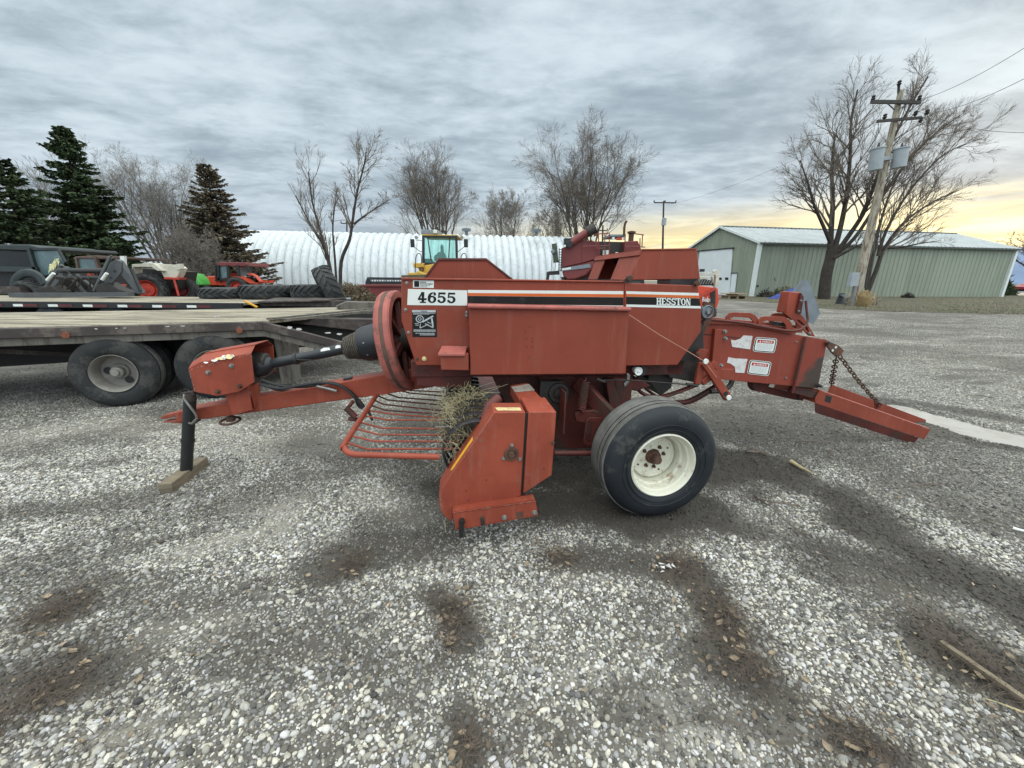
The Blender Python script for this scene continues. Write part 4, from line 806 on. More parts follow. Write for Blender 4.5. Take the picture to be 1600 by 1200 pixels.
tw = build('twig_litter', tw, TWIG); tag(tw, 'tangled dark twigs and rootlets scattered on the gravel', 'twigs', kind='stuff')
def stick(nm, label, cat, px, r0, r1, m, flat=1., z=.016, n=4):
    pts = [gr(a, b) for a, b in px]; pts = [V((q.x, q.y, hz(q.x, q.y) + z + r0 * .6)) for q in pts]; k = len(pts)
    o = build(nm, MB().tube(pts, [r0 + (r1 - r0) * i / (k - 1) for i in range(k)], n, flat=flat), m, smooth=25); tag(o, label, cat); return o
a, b = gr(1467, 1008), gr(1640, 1128); a.z = b.z = .018
lath = build('wood_lath', MB().beam(a, b, .022, .016), WOOD, bevel=.001); tag(lath, 'long weathered wooden lath on the gravel beside a heap of leaves', 'wood strip')
stick('wood_splinter', 'pale V shaped pair of wood splinters standing out on the gravel', 'splinter', [(1402, 1000), (1413, 1030), (1424, 1054)], .003, .002, STRAW)
stick('wood_splinter', 'thin pale splinter lying alongside the wooden lath', 'splinter', [(1535, 1092), (1560, 1100), (1610, 1120)], .0015, .005, STRAW)
stick('stick', 'short pale broken branch on the dark track behind the white wheel', 'stick', [(1236, 722), (1250, 731), (1268, 741)], .018, .006, STRAW, 1, .01, 7)
stick('stick', 'thin dark stick lying flat near the dark oily track', 'stick', [(1165, 706), (1180, 707), (1198, 708)], .012, .006, TWIG, 1, .01, 7)
stick('stick', 'small white stick at the edge of the far wheel track', 'stick', [(1582, 826), (1592, 829), (1602, 831)], .010, .006, WHITE, 1, .01, 7)
c = gr(1036, 888); mb = MB()
for k in range(12):
    q = c + V((random.gauss(0, .02), random.gauss(0, .02), .012)); t = [q + V((random.uniform(-.02, .02), random.uniform(-.02, .02), random.uniform(0, .018))) for _ in range(3)]; mb.add(t, [(0, 1, 2)])
sp_ = build('plastic_scrap', mb, RAWW, smooth=0); tag(sp_, 'crumpled whitish plastic scrap on the gravel before the big wheel', 'litter')
# timber block under the jack
c0, c1 = gr(264, 771), gr(316, 731); t = (c1 - c0).normalized(); t.z = 0; w = V((-t.y, t.x, 0))
mid = (c0 + c1) / 2 + V((0, 0, .042)) + w * 0
blk = build('timber_block', MB().box(mid, ((c1 - c0).length + .04, .085, .085), (t, w, Z)), WOOD, bevel=.004); tag(blk, 'weathered timber block lying under the black jack leg', 'wood block')
# wad of old hay caught on the pickup
hay = MB(); hc = mp(722, 640, .62)
for k in range(950):
    a = random.uniform(0, 6.28); b = random.gauss(0, .35); d = V((cos(a) * cos(b) * .6 + .25, sin(a) * cos(b), sin(b) - .25)).normalized(); o = hc + V((random.gauss(0, .075), random.gauss(0, .14), random.gauss(.0, .055))); L = random.uniform(.05, .17)
    e = d.cross(Z) * random.uniform(-.03, .03); hay.tube([o - d * L * .5, o + e + Z * random.uniform(-.01, .02), o + d * L * .5 - Z * random.uniform(0, .05)], random.uniform(.0006, .0014), 3, False)
for k in range(30):
    o = mp(random.uniform(720, 750), random.uniform(615, 650), random.uniform(.5, .8)); d = V((random.uniform(-.4, 1), random.uniform(-.5, .2), random.uniform(.2, 1))); hay.tube([o, o + d * .08, o + d * .16 + V((.03, 0, -.02))], .001, 3, False)
HAYM = mat('old grey green hay', (.30, .255, .145, 1), .85, var=.45, vs=12)
hay = build('hay_wad', hay, HAYM, smooth=0); tag(hay, 'wad of dry greenish hay caught on the pickup of the baler', 'hay', kind='thing')
st_ = MB()
for p0, p1 in (((692, 722), (700, 835)),): pass
for k in range(40):
    o = mp(random.uniform(690, 726), random.uniform(668, 735), random.uniform(.8, 1.05)); d = V((random.uniform(-1, .6), random.uniform(-.6, .3), random.uniform(-1.2, .5))).normalized(); st_.tube([o, o + d * .07, o + d * .12 - Z * .02], .0011, 3, False)
o = mp(695, 812, 1.12); st_.tube([o, o - Z * .08], .0022, 4)
st_ = build('straw_strands', st_, STRAW, smooth=0); tag(st_, 'loose pale straws hanging on the curved bands of the pickup', 'straw', kind='stuff')

# ------------------------------------------------------------------ NEAR TRAILER (equipment flatbed)
DECK = mat('bleached deck boards', (.31, .27, .20, 1), .85, var=.35, vs=2.2, dirt=(.10, .078, .058, 1), da=.85, ds=3.5, dth=.47, bump=.4, bs=25, stretch=(.35, 2.5, 1))
TRST = mat('rust grey trailer steel', (.055, .042, .038, 1), .75, var=.35, vs=3, dirt=(.15, .125, .105, 1), da=.7, ds=3, dth=.5, bump=.2, bs=40, stretch=(1, 1, 1))
TRSG = mat('grey trailer side rail', (.13, .115, .098, 1), .75, var=.3, vs=3, dirt=(.05, .038, .033, 1), da=.75, ds=5, dth=.5, stretch=(2.5, 2.5, .35))
TRDK = mat('dark underframe', (.018, .017, .016, 1), .8, var=.3)
DUALR = mat('dusty grey rim', (.20, .185, .165, 1), .6, var=.2, vs=8, dirt=(.34, .31, .27, 1), da=.5, ds=7)
TO = V((-5.15, 3.86, 0)); TA = V((.931, .365, 0)).normalized(); TN = V((-TA.y, TA.x, 0)) # TN points to its far side
def tw_(u, v, z): return TO + TA * u + TN * v + Z * z
trl = thing('flatbed_trailer', 'near flatbed trailer with bleached wooden deck and dual wheels behind the baler tongue', 'trailer', tw_(0, 1.2, 0))
UA, UB = -3.2, 2.27
dk_ = MB()
for i in range(15):
    v0 = .10 + i * .147; dk_.slab([tw_(UA, v0, .925), tw_(UB + .05 + i * .13, v0, .925), tw_(UB + .05 + (i + 1) * .13, v0 + .139, .925), tw_(UA, v0 + .139, .925)], -Z * .04)
build('deck', dk_, DECK, trl, .004)
def rail(v, off):
    return MB().slab([tw_(UA, v, .92), tw_(UB, v, .92), tw_(UB, v, .82), tw_(UA, v, .82)], TN * off)
build('side_rail', rail(0, .09), TRST, trl, .006)
build('rail_web', MB().slab([tw_(UA, .03, .822), tw_(UB, .03, .822), tw_(UB, .03, .74), tw_(UA, .03, .74)], TN * .05), TRSG, trl)
build('far_side_rail', rail(2.4, -.09), TRST, trl, .006)
# dovetail: the side rail drops away beyond the deck
e1 = plane(592, 549, TO, TN); k0 = tw_(UB, 0, .92)
build('dovetail_rail', MB().slab([k0, e1, e1 - Z * .10, k0 - Z * .10], TN * .09), TRST, trl, .006)
build('dovetail_web', MB().slab([k0 + TN * .03 - Z * .098, e1 + TN * .03 - Z * .098, e1 + TN * .03 - Z * .20, k0 + TN * .03 - Z * .18], TN * .05), TRSG, trl)
def vq(px, py, v): return plane(px, py, TO + TN * v, TN)
build('cross_beam', MB().slab([vq(456, 497, .6), vq(600, 499, .6), vq(600, 522, .6), vq(456, 505, .6)], TN * .2), TRST, trl, .01)
build('ramp_frame', MB().slab([vq(524, 479, 1.7), vq(540, 471.5, 1.7), vq(640, 473, 1.7), vq(640, 490, 1.7), vq(560, 488, 1.7), vq(528, 483, 1.7)], TN * .25), TRSG, trl, .01)
build('edge_angle', MB().beam(tw_(UB + .05, .1, .945), tw_(UB + 2.0, 2.3, .945), .06, .02).beam(tw_(UB + .25, .1, .93), tw_(UB + 2.3, 2.3, .93), .05, .03), TRSG, trl)
build('main_beam', MB().slab([tw_(UA, .7, .78), tw_(UB + 1.5, .7, .78), tw_(UB + 1.5, .7, .5), tw_(-.6, .7, .42), tw_(UA, .7, .42)], TN * .12).slab([tw_(UA, 1.6, .78), tw_(UB + 1.5, 1.6, .78), tw_(UB + 1.5, 1.6, .5), tw_(UA, 1.6, .42)], TN * .12), TRDK, trl)
cm = MB()
for u in np.arange(UA, UB, .5): cm.beam(tw_(u, .1, .80), tw_(u, 2.3, .80), .08, .09)
build('cross_members', cm, TRDK, trl)
cm = MB()
for u in (-2.6, -1.6, -.6): cm.beam(tw_(u, .1, .75), tw_(u + .9, .7, .5), .05, .05)
build('side_braces', cm, TRST, trl)
for u, py_ in ((103, 523.5), (374, 516.5)):
    mk = build('marker_light', MB().disc(plane(u, py_, TO - TN * .004, TN) - TN * .0, -TN, .034, .012, 20), mat('orange lens' + str(u), (.20, .06, .03, 1), .4, var=.2, vs=40, dirt=(.2, .12, .08, 1), da=.6, ds=40), trl)
flap = build('mud_flap', MB().slab([vq(426, 519, .35), vq(466, 522, .35), vq(470, 590, .35), vq(463, 597, .35), vq(440, 600, .35)], TN * .012), TRSG, trl)
build('mud_flap', MB().slab([tw_(2.62, 1.7, .75), tw_(2.62, 2.2, .75), tw_(2.6, 2.2, .2), tw_(2.6, 1.7, .2)], TA * .01), TRDK, trl)
def wheel_set(par, u, v, R, w, side, fn, nv, rr=.215, matR=DUALR):
    c = fn(u, v, R - .008); ax = nv * side
    rp = [(-.012, rr), (-.006, rr - .004), (-.02, rr - .016), (-.06, rr - .026), (-.10, rr - .036), (-.155, rr - .045), (-.16, .09), (-.135, .08), (-.13, .0001)]
    wm = build('wheel', MB().lathe(c, ax, rp, 40), matR, par, smooth=50)
    build('tyre', MB().lathe(c, ax, wheel_prof(R, w, rr, .007, 4), 64), TYRED, wm, smooth=60)
    build('tread', MB().lathe(c, ax, [(h, r + .002) for h, r in wheel_prof(R, w, rr, .010, 4) if -.80 * w < h < -.2 * w], 64), TREAD, wm, smooth=60)
    build('hub', MB().disc(c - ax * .13, ax, .06, .07, 20).disc(c - ax * .06, ax, .035, .03, 16), matR, wm)
    return wm
for u in (.77, 1.70):
    w1 = wheel_set(trl, u, 0.0, .40, .245, 1, tw_, -TN)
    build('tyre', MB().lathe(tw_(u, .30, .392), -TN, wheel_prof(.40, .245, .215, .007, 4), 56), TYRED, w1, smooth=60)
    c = tw_(u, 0, .392) + TN * .155
    x, y, _ = orth(-TN)
    for e_ in (-TA * .105 + Z * .015, TA * .06 - Z * .105): build('hand_hole', MB().disc(c + e_ - TN * .006, -TN, .040, .004, 20), BLKM, w1)
    wheel_set(trl, u, 2.4, .40, .245, -1, tw_, -TN)
    build('axle', MB().tube([tw_(u, .3, .392), tw_(u, 2.1, .392)], .06, 12), TRDK, trl)
chips = MB()
for px, py, w, h in ((336, 494.5, 3.5, 1), (341, 494, 3, .8), (453, 512, 5, 2.5), (467, 514.5, 6, 2), (512, 520, 5, 1.6), (530, 522, 6, 1.6), (150, 514, 3, 1), (182, 513, 2.5, .8), (195, 512.5, 2.5, .8), (262, 510, 5, .9), (285, 509.5, 4, 1)):
    q = vq(px, py, -.002); pts = [vq(px + w * cos(a) * random.uniform(.6, 1.1), py + h * sin(a) * random.uniform(.5, 1.1), -.002) for a in np.linspace(0, 6.28, 10)[:-1]]; chips.slab(pts, TN * .001)
build('bare_paint_chips', chips, RAWW, trl, smooth=0)

# ------------------------------------------------------------------ FAR TRAILER with reflective tape, tyres lying on it
FO = V((0, 8.5, 0)); F2 = thing('flatbed_trailer', 'far black flatbed trailer edged with red and white reflective tape', 'trailer', V((-9, 9.8, 0)))
FA = V((1, .02, 0)).normalized(); FN = V((-FA.y, FA.x, 0))
def fw_(x, v, z): return FO + FA * x + FN * v + Z * z
zt = .90
xr = at(385, 470, 8.5).x
dk_ = MB()
for i in range(16): v0 = .02 + i * .15; dk_.slab([fw_(-16, v0, zt), fw_(xr, v0, zt), fw_(xr, v0 + .14, zt), fw_(-16, v0 + .14, zt)], -Z * .05)
build('deck', dk_, DECK, F2, .005)
build('side_rail', MB().beam(fw_(-16, -.03, zt - .06), fw_(xr, -.03, zt - .06), .06, .12).beam(fw_(-16, 2.45, zt - .06), fw_(xr, 2.45, zt - .06), .06, .12), BLKM, F2)
TAPER = mat('dull red tape', (.11, .018, .022, 1), .5, var=.2)
x = -13.4; i = 0
while x < xr - .5:
    wd = .30 if i % 2 else .20
    build('reflective_tape', MB().box(fw_(x + wd / 2, -.066, zt - .075), (wd, .003, .05), (FA, FN, Z)), WHITE if i % 2 == 0 else TAPER, F2, smooth=0); x += wd + (.0 if i % 2 == 0 else .22); i += 1
build('main_beam', MB().slab([fw_(-16, .6, zt - .1), fw_(xr + 3.4, .6, zt - .1), fw_(xr + 3.4, .6, .5), fw_(-16, .6, .4)], FN * .1).slab([fw_(-16, 1.7, zt - .1), fw_(xr + 3.4, 1.7, zt - .1), fw_(xr + 3.4, 1.7, .5), fw_(-16, 1.7, .4)], FN * .1).box(fw_(-9, 1.2, .62), (12, 1.9, .1), (FA, FN, Z)), TRDK, F2)
build('neck_beam', MB().slab([at(402, 472, 8.7), at(532, 470, 8.7), at(532, 480, 8.7), at(408, 478, 8.7)], V((0, .3, 0))).slab([at(402, 471, 8.6), at(512, 468, 8.6), at(540, 465, 9.6), at(430, 465, 9.8)], -Z * .04), TRST, F2, .01)
build('neck_deck', MB().slab([at(460, 464.5, 10.5), at(548, 465, 10.3), at(548, 467, 10.2), at(455, 466, 10.4)], -Z * .05), GALV, F2)
build('corner_brace', MB().beam(at(382, 470, 8.45), at(402, 480, 8.45), .04, .03), YELL, F2)
for u in (-9.9, -8.6, -7.3):
    c = fw_(u, -.02, .40); build('wheel', MB().lathe(c, -FN, wheel_prof(.42, .25, .22, .007, 4), 40).lathe(c, -FN, [(-.02, .22), (-.1, .2), (-.1, .0001)], 24), TYRE, F2)

def agmb(R, rr, w, nl):
    prof = [(-.36 * w, rr), (-.46 * w, rr + .25 * (R - rr)), (-.5 * w, rr + .55 * (R - rr)), (-.46 * w, R - .10 * R), (-.3 * w, R - .05 * R), (0, R - .04 * R), (.3 * w, R - .05 * R), (.46 * w, R - .10 * R), (.5 * w, rr + .55 * (R - rr)), (.46 * w, rr + .25 * (R - rr)), (.36 * w, rr)]
    mb = MB().lathe(V((0, 0, 0)), Z, prof + [(.2 * w, rr + .03), (-.2 * w, rr + .03), (-.36 * w, rr)], 48)
    for k in range(nl):
        for s_ in (-1, 1):
            a0 = 2 * pi * (k + (.5 if s_ > 0 else 0)) / nl; L = []
            for t, h, dr in ((0, .02, .0), (.5, .26, -.004), (1, .46, -.045)):
                a = a0 + t * .30; L.append((a, h * w * s_, R + dr * R))
            wd = 2 * pi / nl * .20
            for (a, h, r), (b, h2, r2) in zip(L[:-1], L[1:]):
                vs = []
                for aa, hh2, r1, e in ((a, h, r, -1), (a, h, r, 1), (b, h2, r2, 1), (b, h2, r2, -1)):
                    for rr_ in (r1, r1 - .06 * R): vs.append(V((cos(aa + e * wd) * rr_, sin(aa + e * wd) * rr_, hh2)))
                mb.add(vs, [(0, 2, 4, 6), (1, 7, 5, 3), (0, 1, 3, 2), (2, 3, 5, 4), (4, 5, 7, 6), (6, 7, 1, 0)])
    return mb
def put_mesh(mb, name, m, M, parent=None, smooth=40):
    mb2 = MB(); mb2.v = [tuple(M @ V(p)) for p in mb.v]; mb2.f = mb.f; return build(name, mb2, m, parent, smooth=smooth)
AGT = mat('weathered farm tyre', (.028, .029, .030, 1), .75, var=.3, vs=4, dirt=(.10, .095, .085, 1), da=.6, ds=5, dth=.5)
TYG = 'old tractor tyres on the far trailer'
for (px0, px1, py, w, lab) in ((291, 364, 462, .26, 'thin flat tractor tyre lying leftmost on the far trailer, beside the green hood'), (357, 435, 462, .34, 'deep tractor tyre lying flat on the far trailer before the red tractor'), (440, 512, 463, .36, 'tractor tyre lying flat under the leaning one, at the bare clump')):
    Yc = 10.3; c = at((px0 + px1) / 2, py, Yc - .6); R = (at(px1, 450, Yc).x - at(px0, 450, Yc).x) / 2
    c.y = Yc; c.z = zt + w / 2 + .005
    o = put_mesh(agmb(R, R * .55, w, 22), 'tractor_tyre', AGT, Matrix.Translation(c)); tag(o, lab, 'tyre', TYG)
c = at(517, 455, 10.0); c.z += .02
M = Matrix.Translation(c) @ Matrix.Rotation(radians(66), 4, 'Y') @ Matrix.Rotation(radians(-27), 4, 'X')
o = put_mesh(agmb(.62, .36, .42, 20), 'tractor_tyre', AGT, M); tag(o, 'worn tractor tyre leaning upright against the lying ones by the bare trunks', 'tyre', TYG)

# ------------------------------------------------------------------ MACHINES BEHIND
GLASS = mat('dusty cab glass', (.10, .15, .16, 1), .15, var=.2, vs=2, dirt=(.22, .26, .26, 1), da=.4, ds=2); GLASSB = mat('blue green cab glass', (.16, .34, .34, 1), .12, var=.3, vs=2, spec=.8)
ORED = mat('bright orange red paint', (.52, .055, .02, 1), .4, var=.15, vs=3, dirt=(.2, .08, .05, 1), da=.4, ds=3); OLDW = mat('old cream white paint', (.55, .52, .43, 1), .6, var=.2, vs=3, dirt=(.25, .20, .13, 1), da=.7, ds=3)
MAR = mat('faded maroon paint', (.17, .030, .028, 1), .5, var=.15, vs=1, dirt=(.10, .03, .03, 1), da=.4, ds=2); YEL = mat('loader yellow', (.52, .31, .045, 1), .5, var=.2, vs=2, dirt=(.2, .14, .06, 1), da=.5, ds=3)
DKG = mat('dark green black paint', (.022, .030, .030, 1), .45, var=.3, vs=2, dirt=(.07, .07, .065, 1), da=.5, ds=3); GRN = mat('bright green hood', (.06, .32, .05, 1), .45, var=.2); LDR = mat('grey loader steel', (.07, .075, .08, 1), .5, var=.2, vs=3, dirt=(.10, .08, .07, 1), da=.5, ds=4)
BRN = mat('rusty brown cab', (.10, .062, .048, 1), .7, var=.3, vs=3); RHUB = mat('red wheel centre', (.45, .045, .025, 1), .55, var=.25, vs=5, dirt=(.15, .06, .04, 1), da=.5, ds=6)
def pq(pts, Y): return [at(a, b, Y) for a, b in pts]
def blk_(pts, Y, d): return MB().slab(pq(pts, Y), V((0, d * MB.K, 0)))
def bigwheel(par, px, py, Y, rpx, w, hub=RHUB, yaw=0.0, R=None, nl=20, name='wheel'):
    c = at(px, py, Y); w *= MB.K; R = R or (at(px + rpx, py, Y).x - c.x)
    if abs(c.z - R) < .35 * R: c.z = R
    elif c.z > R or R < .4: R = c.z = (c.z + R) / 2
    M = Matrix.Translation(c) @ Matrix.Rotation(radians(yaw), 4, 'Z') @ Matrix.Rotation(radians(90), 4, 'X')
    wm = put_mesh(MB().lathe(V((0, 0, 0)), Z, [(w * .38, R * .57), (w * .36, R * .53), (w * .15, R * .5), (w * .1, R * .42), (w * .22, R * .38), (w * .24, R * .14), (w * .3, R * .12), (w * .3, .0001)], 32), name, hub, M, par)
    put_mesh(agmb(R, R * .57, w, nl), 'tyre', AGT, M, wm); return wm

# black cab tractor at the far left
Yt = 16.0; MB.K = 1.2
bt = thing('cab_tractor', 'dark cab tractor with hail-cracked glass at the far left', 'tractor', at(40, 470, Yt) * 1)
bt.location.z = 0
roof = build('roof', blk_([(-60, 388), (-60, 382), (45, 382), (60, 386), (88, 386), (92, 391), (50, 392)], Yt, 2.0), DKG, bt, .03)
build('cab_frame', MB().beam(at(46, 388, Yt), at(57, 425, Yt), .10, .10).beam(at(90, 388, Yt), at(102, 409, Yt), .06, .06).beam(at(46, 388, Yt + 1.8), at(57, 425, Yt + 1.8), .1, .1).beam(at(-20, 388, Yt), at(-20, 425, Yt), .10, .10).beam(at(-60, 419, Yt), at(60, 421, Yt), .1, .16), DKG, bt)
build('windscreen', MB().slab(pq([(51, 391), (90, 391), (101, 409), (86, 428), (70, 430), (58, 422)], Yt + .05), V((0, .03, 0))), GLASS, bt)
sg_ = MB()
for k in range(26): t = random.random(); a = at(78 + 12 * t + random.gauss(0, 2), 419 - 15 * t + random.gauss(0, 2.2), Yt - .02 - k * .002); sg_.slab([a, a + V((random.uniform(.05, .16), 0, random.uniform(-.05, .15))), a + V((random.uniform(-.08, .07), 0, random.uniform(-.2, -.05)))], V((0, -.0015, 0)))
build('sticker', sg_, mat('pale yellow sticker', (.75, .70, .38, 1), .6), bt, smooth=0)
build('side_window', MB().slab(pq([(-60, 392), (44, 392), (52, 418), (-60, 417)], Yt + .9), V((0, .03, 0))), mat('dark tinted glass', (.02, .025, .02, 1), .1, var=.3), bt)
build('fender', MB().tube(smoothp(pq([(22, 452), (25, 437), (36, 428), (50, 427), (62, 433), (70, 444)], Yt - .2)), .07, 8, flat=2), DKG, bt)
build('body', blk_([(-60, 422), (60, 424), (78, 434), (80, 455), (-60, 458)], Yt + .3, 1.2), BLKM, bt, .03)
bigwheel(bt, 48, 456, Yt - .1, 24, .45, BLKM)
build('step_plate', blk_([(-60, 448), (30, 448), (33, 459), (-60, 460)], Yt - .6, .4), TRST, bt)
build('exhaust', MB().tube([at(104, 412, Yt + .3), at(104, 400, Yt + .3)], .04, 8), BLKM, bt)
# grey front loader frame
Yl = 10.0; MB.K = .85
lo_ = thing('loader_arms', 'detached grey front loader frame with twin lift arms, resting on the far trailer deck', 'loader frame', V((at(140, 460, Yl).x, Yl, 0)))
for dy in (0, 1.0):
    ox = 0 if dy == 0 else -66
    build('lift_arm', MB().slab(pq([(181 + ox * .0, 405), (186, 407), (222, 458), (214, 460), (178, 416)], Yl) if dy == 0 else pq([(98, 416), (104, 418), (92, 440), (82, 452), (76, 450)], Yl + dy), V((0, .12, 0))), LDR, lo_, .01)
build('arm_plate', blk_([(164, 428), (170, 412), (180, 405), (190, 409), (190, 425), (173, 446), (163, 444)], Yl - .02, .05), LDR, lo_, .01)
build('plate_hole', MB().disc(at(179.5, 424, Yl - .022), V((0, -1, 0)), .055, .004, 4).disc(at(173, 434, Yl - .022), V((0, -1, 0)), .035, .004, 4), BLKM, lo_)
build('cross_tube', MB().tube([at(94, 423, Yl + .4), at(168, 423, Yl + .1)], .075, 12), BLKM, lo_)
build('cross_tube', MB().tube([at(90, 434, Yl + .4), at(160, 434, Yl + .1)], .06, 12), BLKM, lo_)
build('hydraulic_cylinder', MB().tube([at(174, 399, Yl - .1), at(155, 440, Yl - .1)], .025, 8).tube([at(172, 402, Yl), at(148, 455, Yl)], .05, 10).tube([at(97, 402 + 12, Yl + .8), at(68, 455, Yl + .8)], .05, 10), LDR, lo_)
build('cylinder_rod', MB().tube([at(167, 427, Yl - .16), at(160, 437, Yl - .16)], .045, 10).tube([at(84, 427, Yl + .3), at(74, 438, Yl + .3)], .045, 10), WHITE, lo_)
build('brace', MB().beam(at(120, 430, Yl + .8), at(155, 457, Yl + .5), .08, .08).beam(at(108, 430, Yl + .8), at(135, 460, Yl + .5), .08, .08).beam(at(205, 420, Yl), at(220, 455, Yl - .1), .06, .1), BLKM, lo_)
build('bucket_mount', MB().slab(pq([(150, 446), (165, 441), (185, 452), (205, 458), (202, 463), (150, 463)], Yl - .1), V((0, .3, 0))).slab(pq([(60, 450), (80, 446), (92, 456), (90, 463), (55, 463)], Yl), V((0, .3, 0))), DARKST, lo_, .01)
hm_ = MB()
for k in range(9): x0 = 95 + k * 8 + random.uniform(-4, 4); hm_.tube(smoothp([at(x0, 424 + random.uniform(-2, 12), Yl + .3), at(x0 + random.uniform(4, 12), 436, Yl + .1), at(x0 + random.uniform(-6, 16), 452, Yl + .2)], 4), random.choice((.012, .018, .025)), 5)
build('hoses', hm_, DARKST, lo_)
build('base_rail', MB().beam(at(20, 461, Yl - .2), at(205, 460, Yl - .2), .2, .12), LDR, lo_)
# old brown cab tractor behind the loader
Yo = 22.0; MB.K = 1.4
ot = thing('cab_tractor', 'old brown cab tractor with red belly standing behind the grey loader frame', 'tractor', V((at(155, 460, Yo).x, Yo, 0)))
build('roof', blk_([(116, 401), (148, 399), (194, 401), (195, 405), (116, 404)], Yo, 1.8), BRN, ot, .03)
build('cab_frame', MB().beam(at(119, 402, Yo), at(123, 422, Yo), .07, .07).beam(at(150, 402, Yo), at(156, 424, Yo), .12, .1).beam(at(192, 402, Yo), at(190, 425, Yo), .1, .1), BRN, ot)
build('corner_post', blk_([(187, 400), (194, 400), (195, 418), (189, 418)], Yo - .1, .1), WHITE, ot)
build('side_window', MB().slab(pq([(122, 404), (149, 404), (153, 421), (125, 421)], Yo + .05), V((0, .03, 0))), GLASS, ot)
build('body', blk_([(118, 424), (192, 424), (200, 450), (120, 455)], Yo + .5, 1.2), DARKST, ot, .04)
build('belly_panel', blk_([(136, 426), (150, 426), (150, 433), (136, 433)], Yo + .4, .1).slab(pq([(168, 444), (200, 444), (200, 452), (168, 453)], Yo + .3), V((0, .2, 0))), ORED, ot)
bigwheel(ot, 125, 452, Yo + .1, 12, .4, BLKM)
# white and red tractor rear
Yw = 19.5; MB.K = 1.5
wt = thing('open_tractor', 'old white fendered tractor without a cab, red wheel centres', 'tractor', V((at(245, 460, Yw).x, Yw, 0)))
fn_ = build('fender', MB().slab(pq([(206, 413), (222, 412), (224, 410), (240, 411), (248, 418), (254, 423), (246, 423), (236, 417), (208, 417), (208, 430), (206, 430)], Yw - .3), V((0, .5, 0))), OLDW, wt, .01)
build('rear_plate', MB().slab(pq([(242, 412), (275, 414), (283, 419), (279, 428), (276, 434), (256, 433), (250, 422)], Yw - .1), V((0, .4, 0))), OLDW, wt, .01)
build('seat_bracket', MB().slab(pq([(274, 413), (281, 412), (283, 420), (277, 422)], Yw - .15), V((0, .2, 0))), OLDW, wt)
build('body', blk_([(215, 418), (280, 424), (275, 452), (215, 452)], Yw + .5, .8), DARKST, wt, .03)
build('drawbar', blk_([(256, 433), (280, 434), (279, 437), (256, 436)], Yw - .2, .3).tube([at(272, 437, Yw - .2), at(279, 462, Yw - .2)], .03, 6), RHUB, wt)
bigwheel(wt, 231, 446, Yw, 25, .42, RHUB, yaw=18)
bigwheel(wt, 281, 446, Yw + 1.2, 23, .42, mat('dark red wheel centre', (.16, .02, .02, 1), .6), yaw=18)
# green hood
gh = thing('green_tractor', 'bright green tractor hood showing behind the white fendered tractor', 'tractor', V((at(300, 445, 24).x, 24, 0)))
build('hood', MB().slab(pq([(292, 427), (300, 428), (309, 437), (312, 445), (304, 447), (296, 436)], 24), V((0, .9, 0))), GRN, gh, .03)
build('wheel', MB().lathe(V((at(300, 450, 24.3).x, 24.3, .6)), V((0, -1, 0)), wheel_prof(.6, .3, .3), 32), TYRE, gh)
# red cab tractor
Yr = 26.0; MB.K = 1.5
rt = thing('cab_tractor', 'small bright orange red cab tractor parked in front of the white arched shed', 'tractor', V((at(370, 445, Yr).x, Yr, 0)))
build('roof', blk_([(339, 413), (342, 409.5), (384, 410), (387, 416), (340, 416)], Yr, 1.6), MAR, rt, .03)
fr_ = MB()
for dy in (0, 1.5):
    for a, b in (((341, 414), (343, 440)), ((356, 414), (358, 436)), ((372, 414), (374, 433)), ((386, 414), (392, 432)), ((341, 436), (362, 438))): fr_.beam(at(*a, Yr + dy), at(*b, Yr + dy), .09, .09)
build('cab_frame', fr_, BLKM, rt)
build('side_window', MB().slab(pq([(343, 416), (356, 416), (358, 433), (344, 436)], Yr + .05), V((0, .03, 0))), GLASS, rt)
build('side_window', MB().slab(pq([(374, 416), (385, 416), (390, 430), (376, 431)], Yr + 1.4), V((0, .03, 0))), mat('pale see through glass', (.5, .55, .55, 1), .2), rt)
build('hood', blk_([(311, 433), (338, 431), (341, 440), (341, 446), (312, 446)], Yr + .2, .9), ORED, rt, .05)
build('cab_base', blk_([(343, 433), (350, 426), (356, 434), (358, 446), (340, 446)], Yr + .1, 1.2), ORED, rt, .03)
build('fender', MB().slab(pq([(351, 447), (356, 437), (366, 432), (380, 433), (393, 441), (405, 441), (398, 432), (388, 430), (388, 426), (396, 430), (406, 440), (402, 444), (390, 443), (378, 436), (366, 436), (358, 441), (355, 448)], Yr - .1), V((0, .4, 0))), ORED, rt, .01)
build('exhaust', MB().tube([at(338, 440, Yr), at(337, 413, Yr)], .04, 8), BLKM, rt)
build('tail_light', blk_([(411, 438), (417, 438), (417, 442), (411, 442)], Yr, .1).slab(pq([(420, 438), (427, 438), (427, 442), (420, 442)], Yr), V((0, .1, 0))), ORED, rt)
build('mirror', blk_([(390, 419), (393, 419), (393, 423), (390, 423)], Yr - .2, .1), BLKM, rt)
bigwheel(rt, 373, 448, Yr, 17, .4, RHUB)
bigwheel(rt, 320, 452, Yr, 11, .3, RHUB)
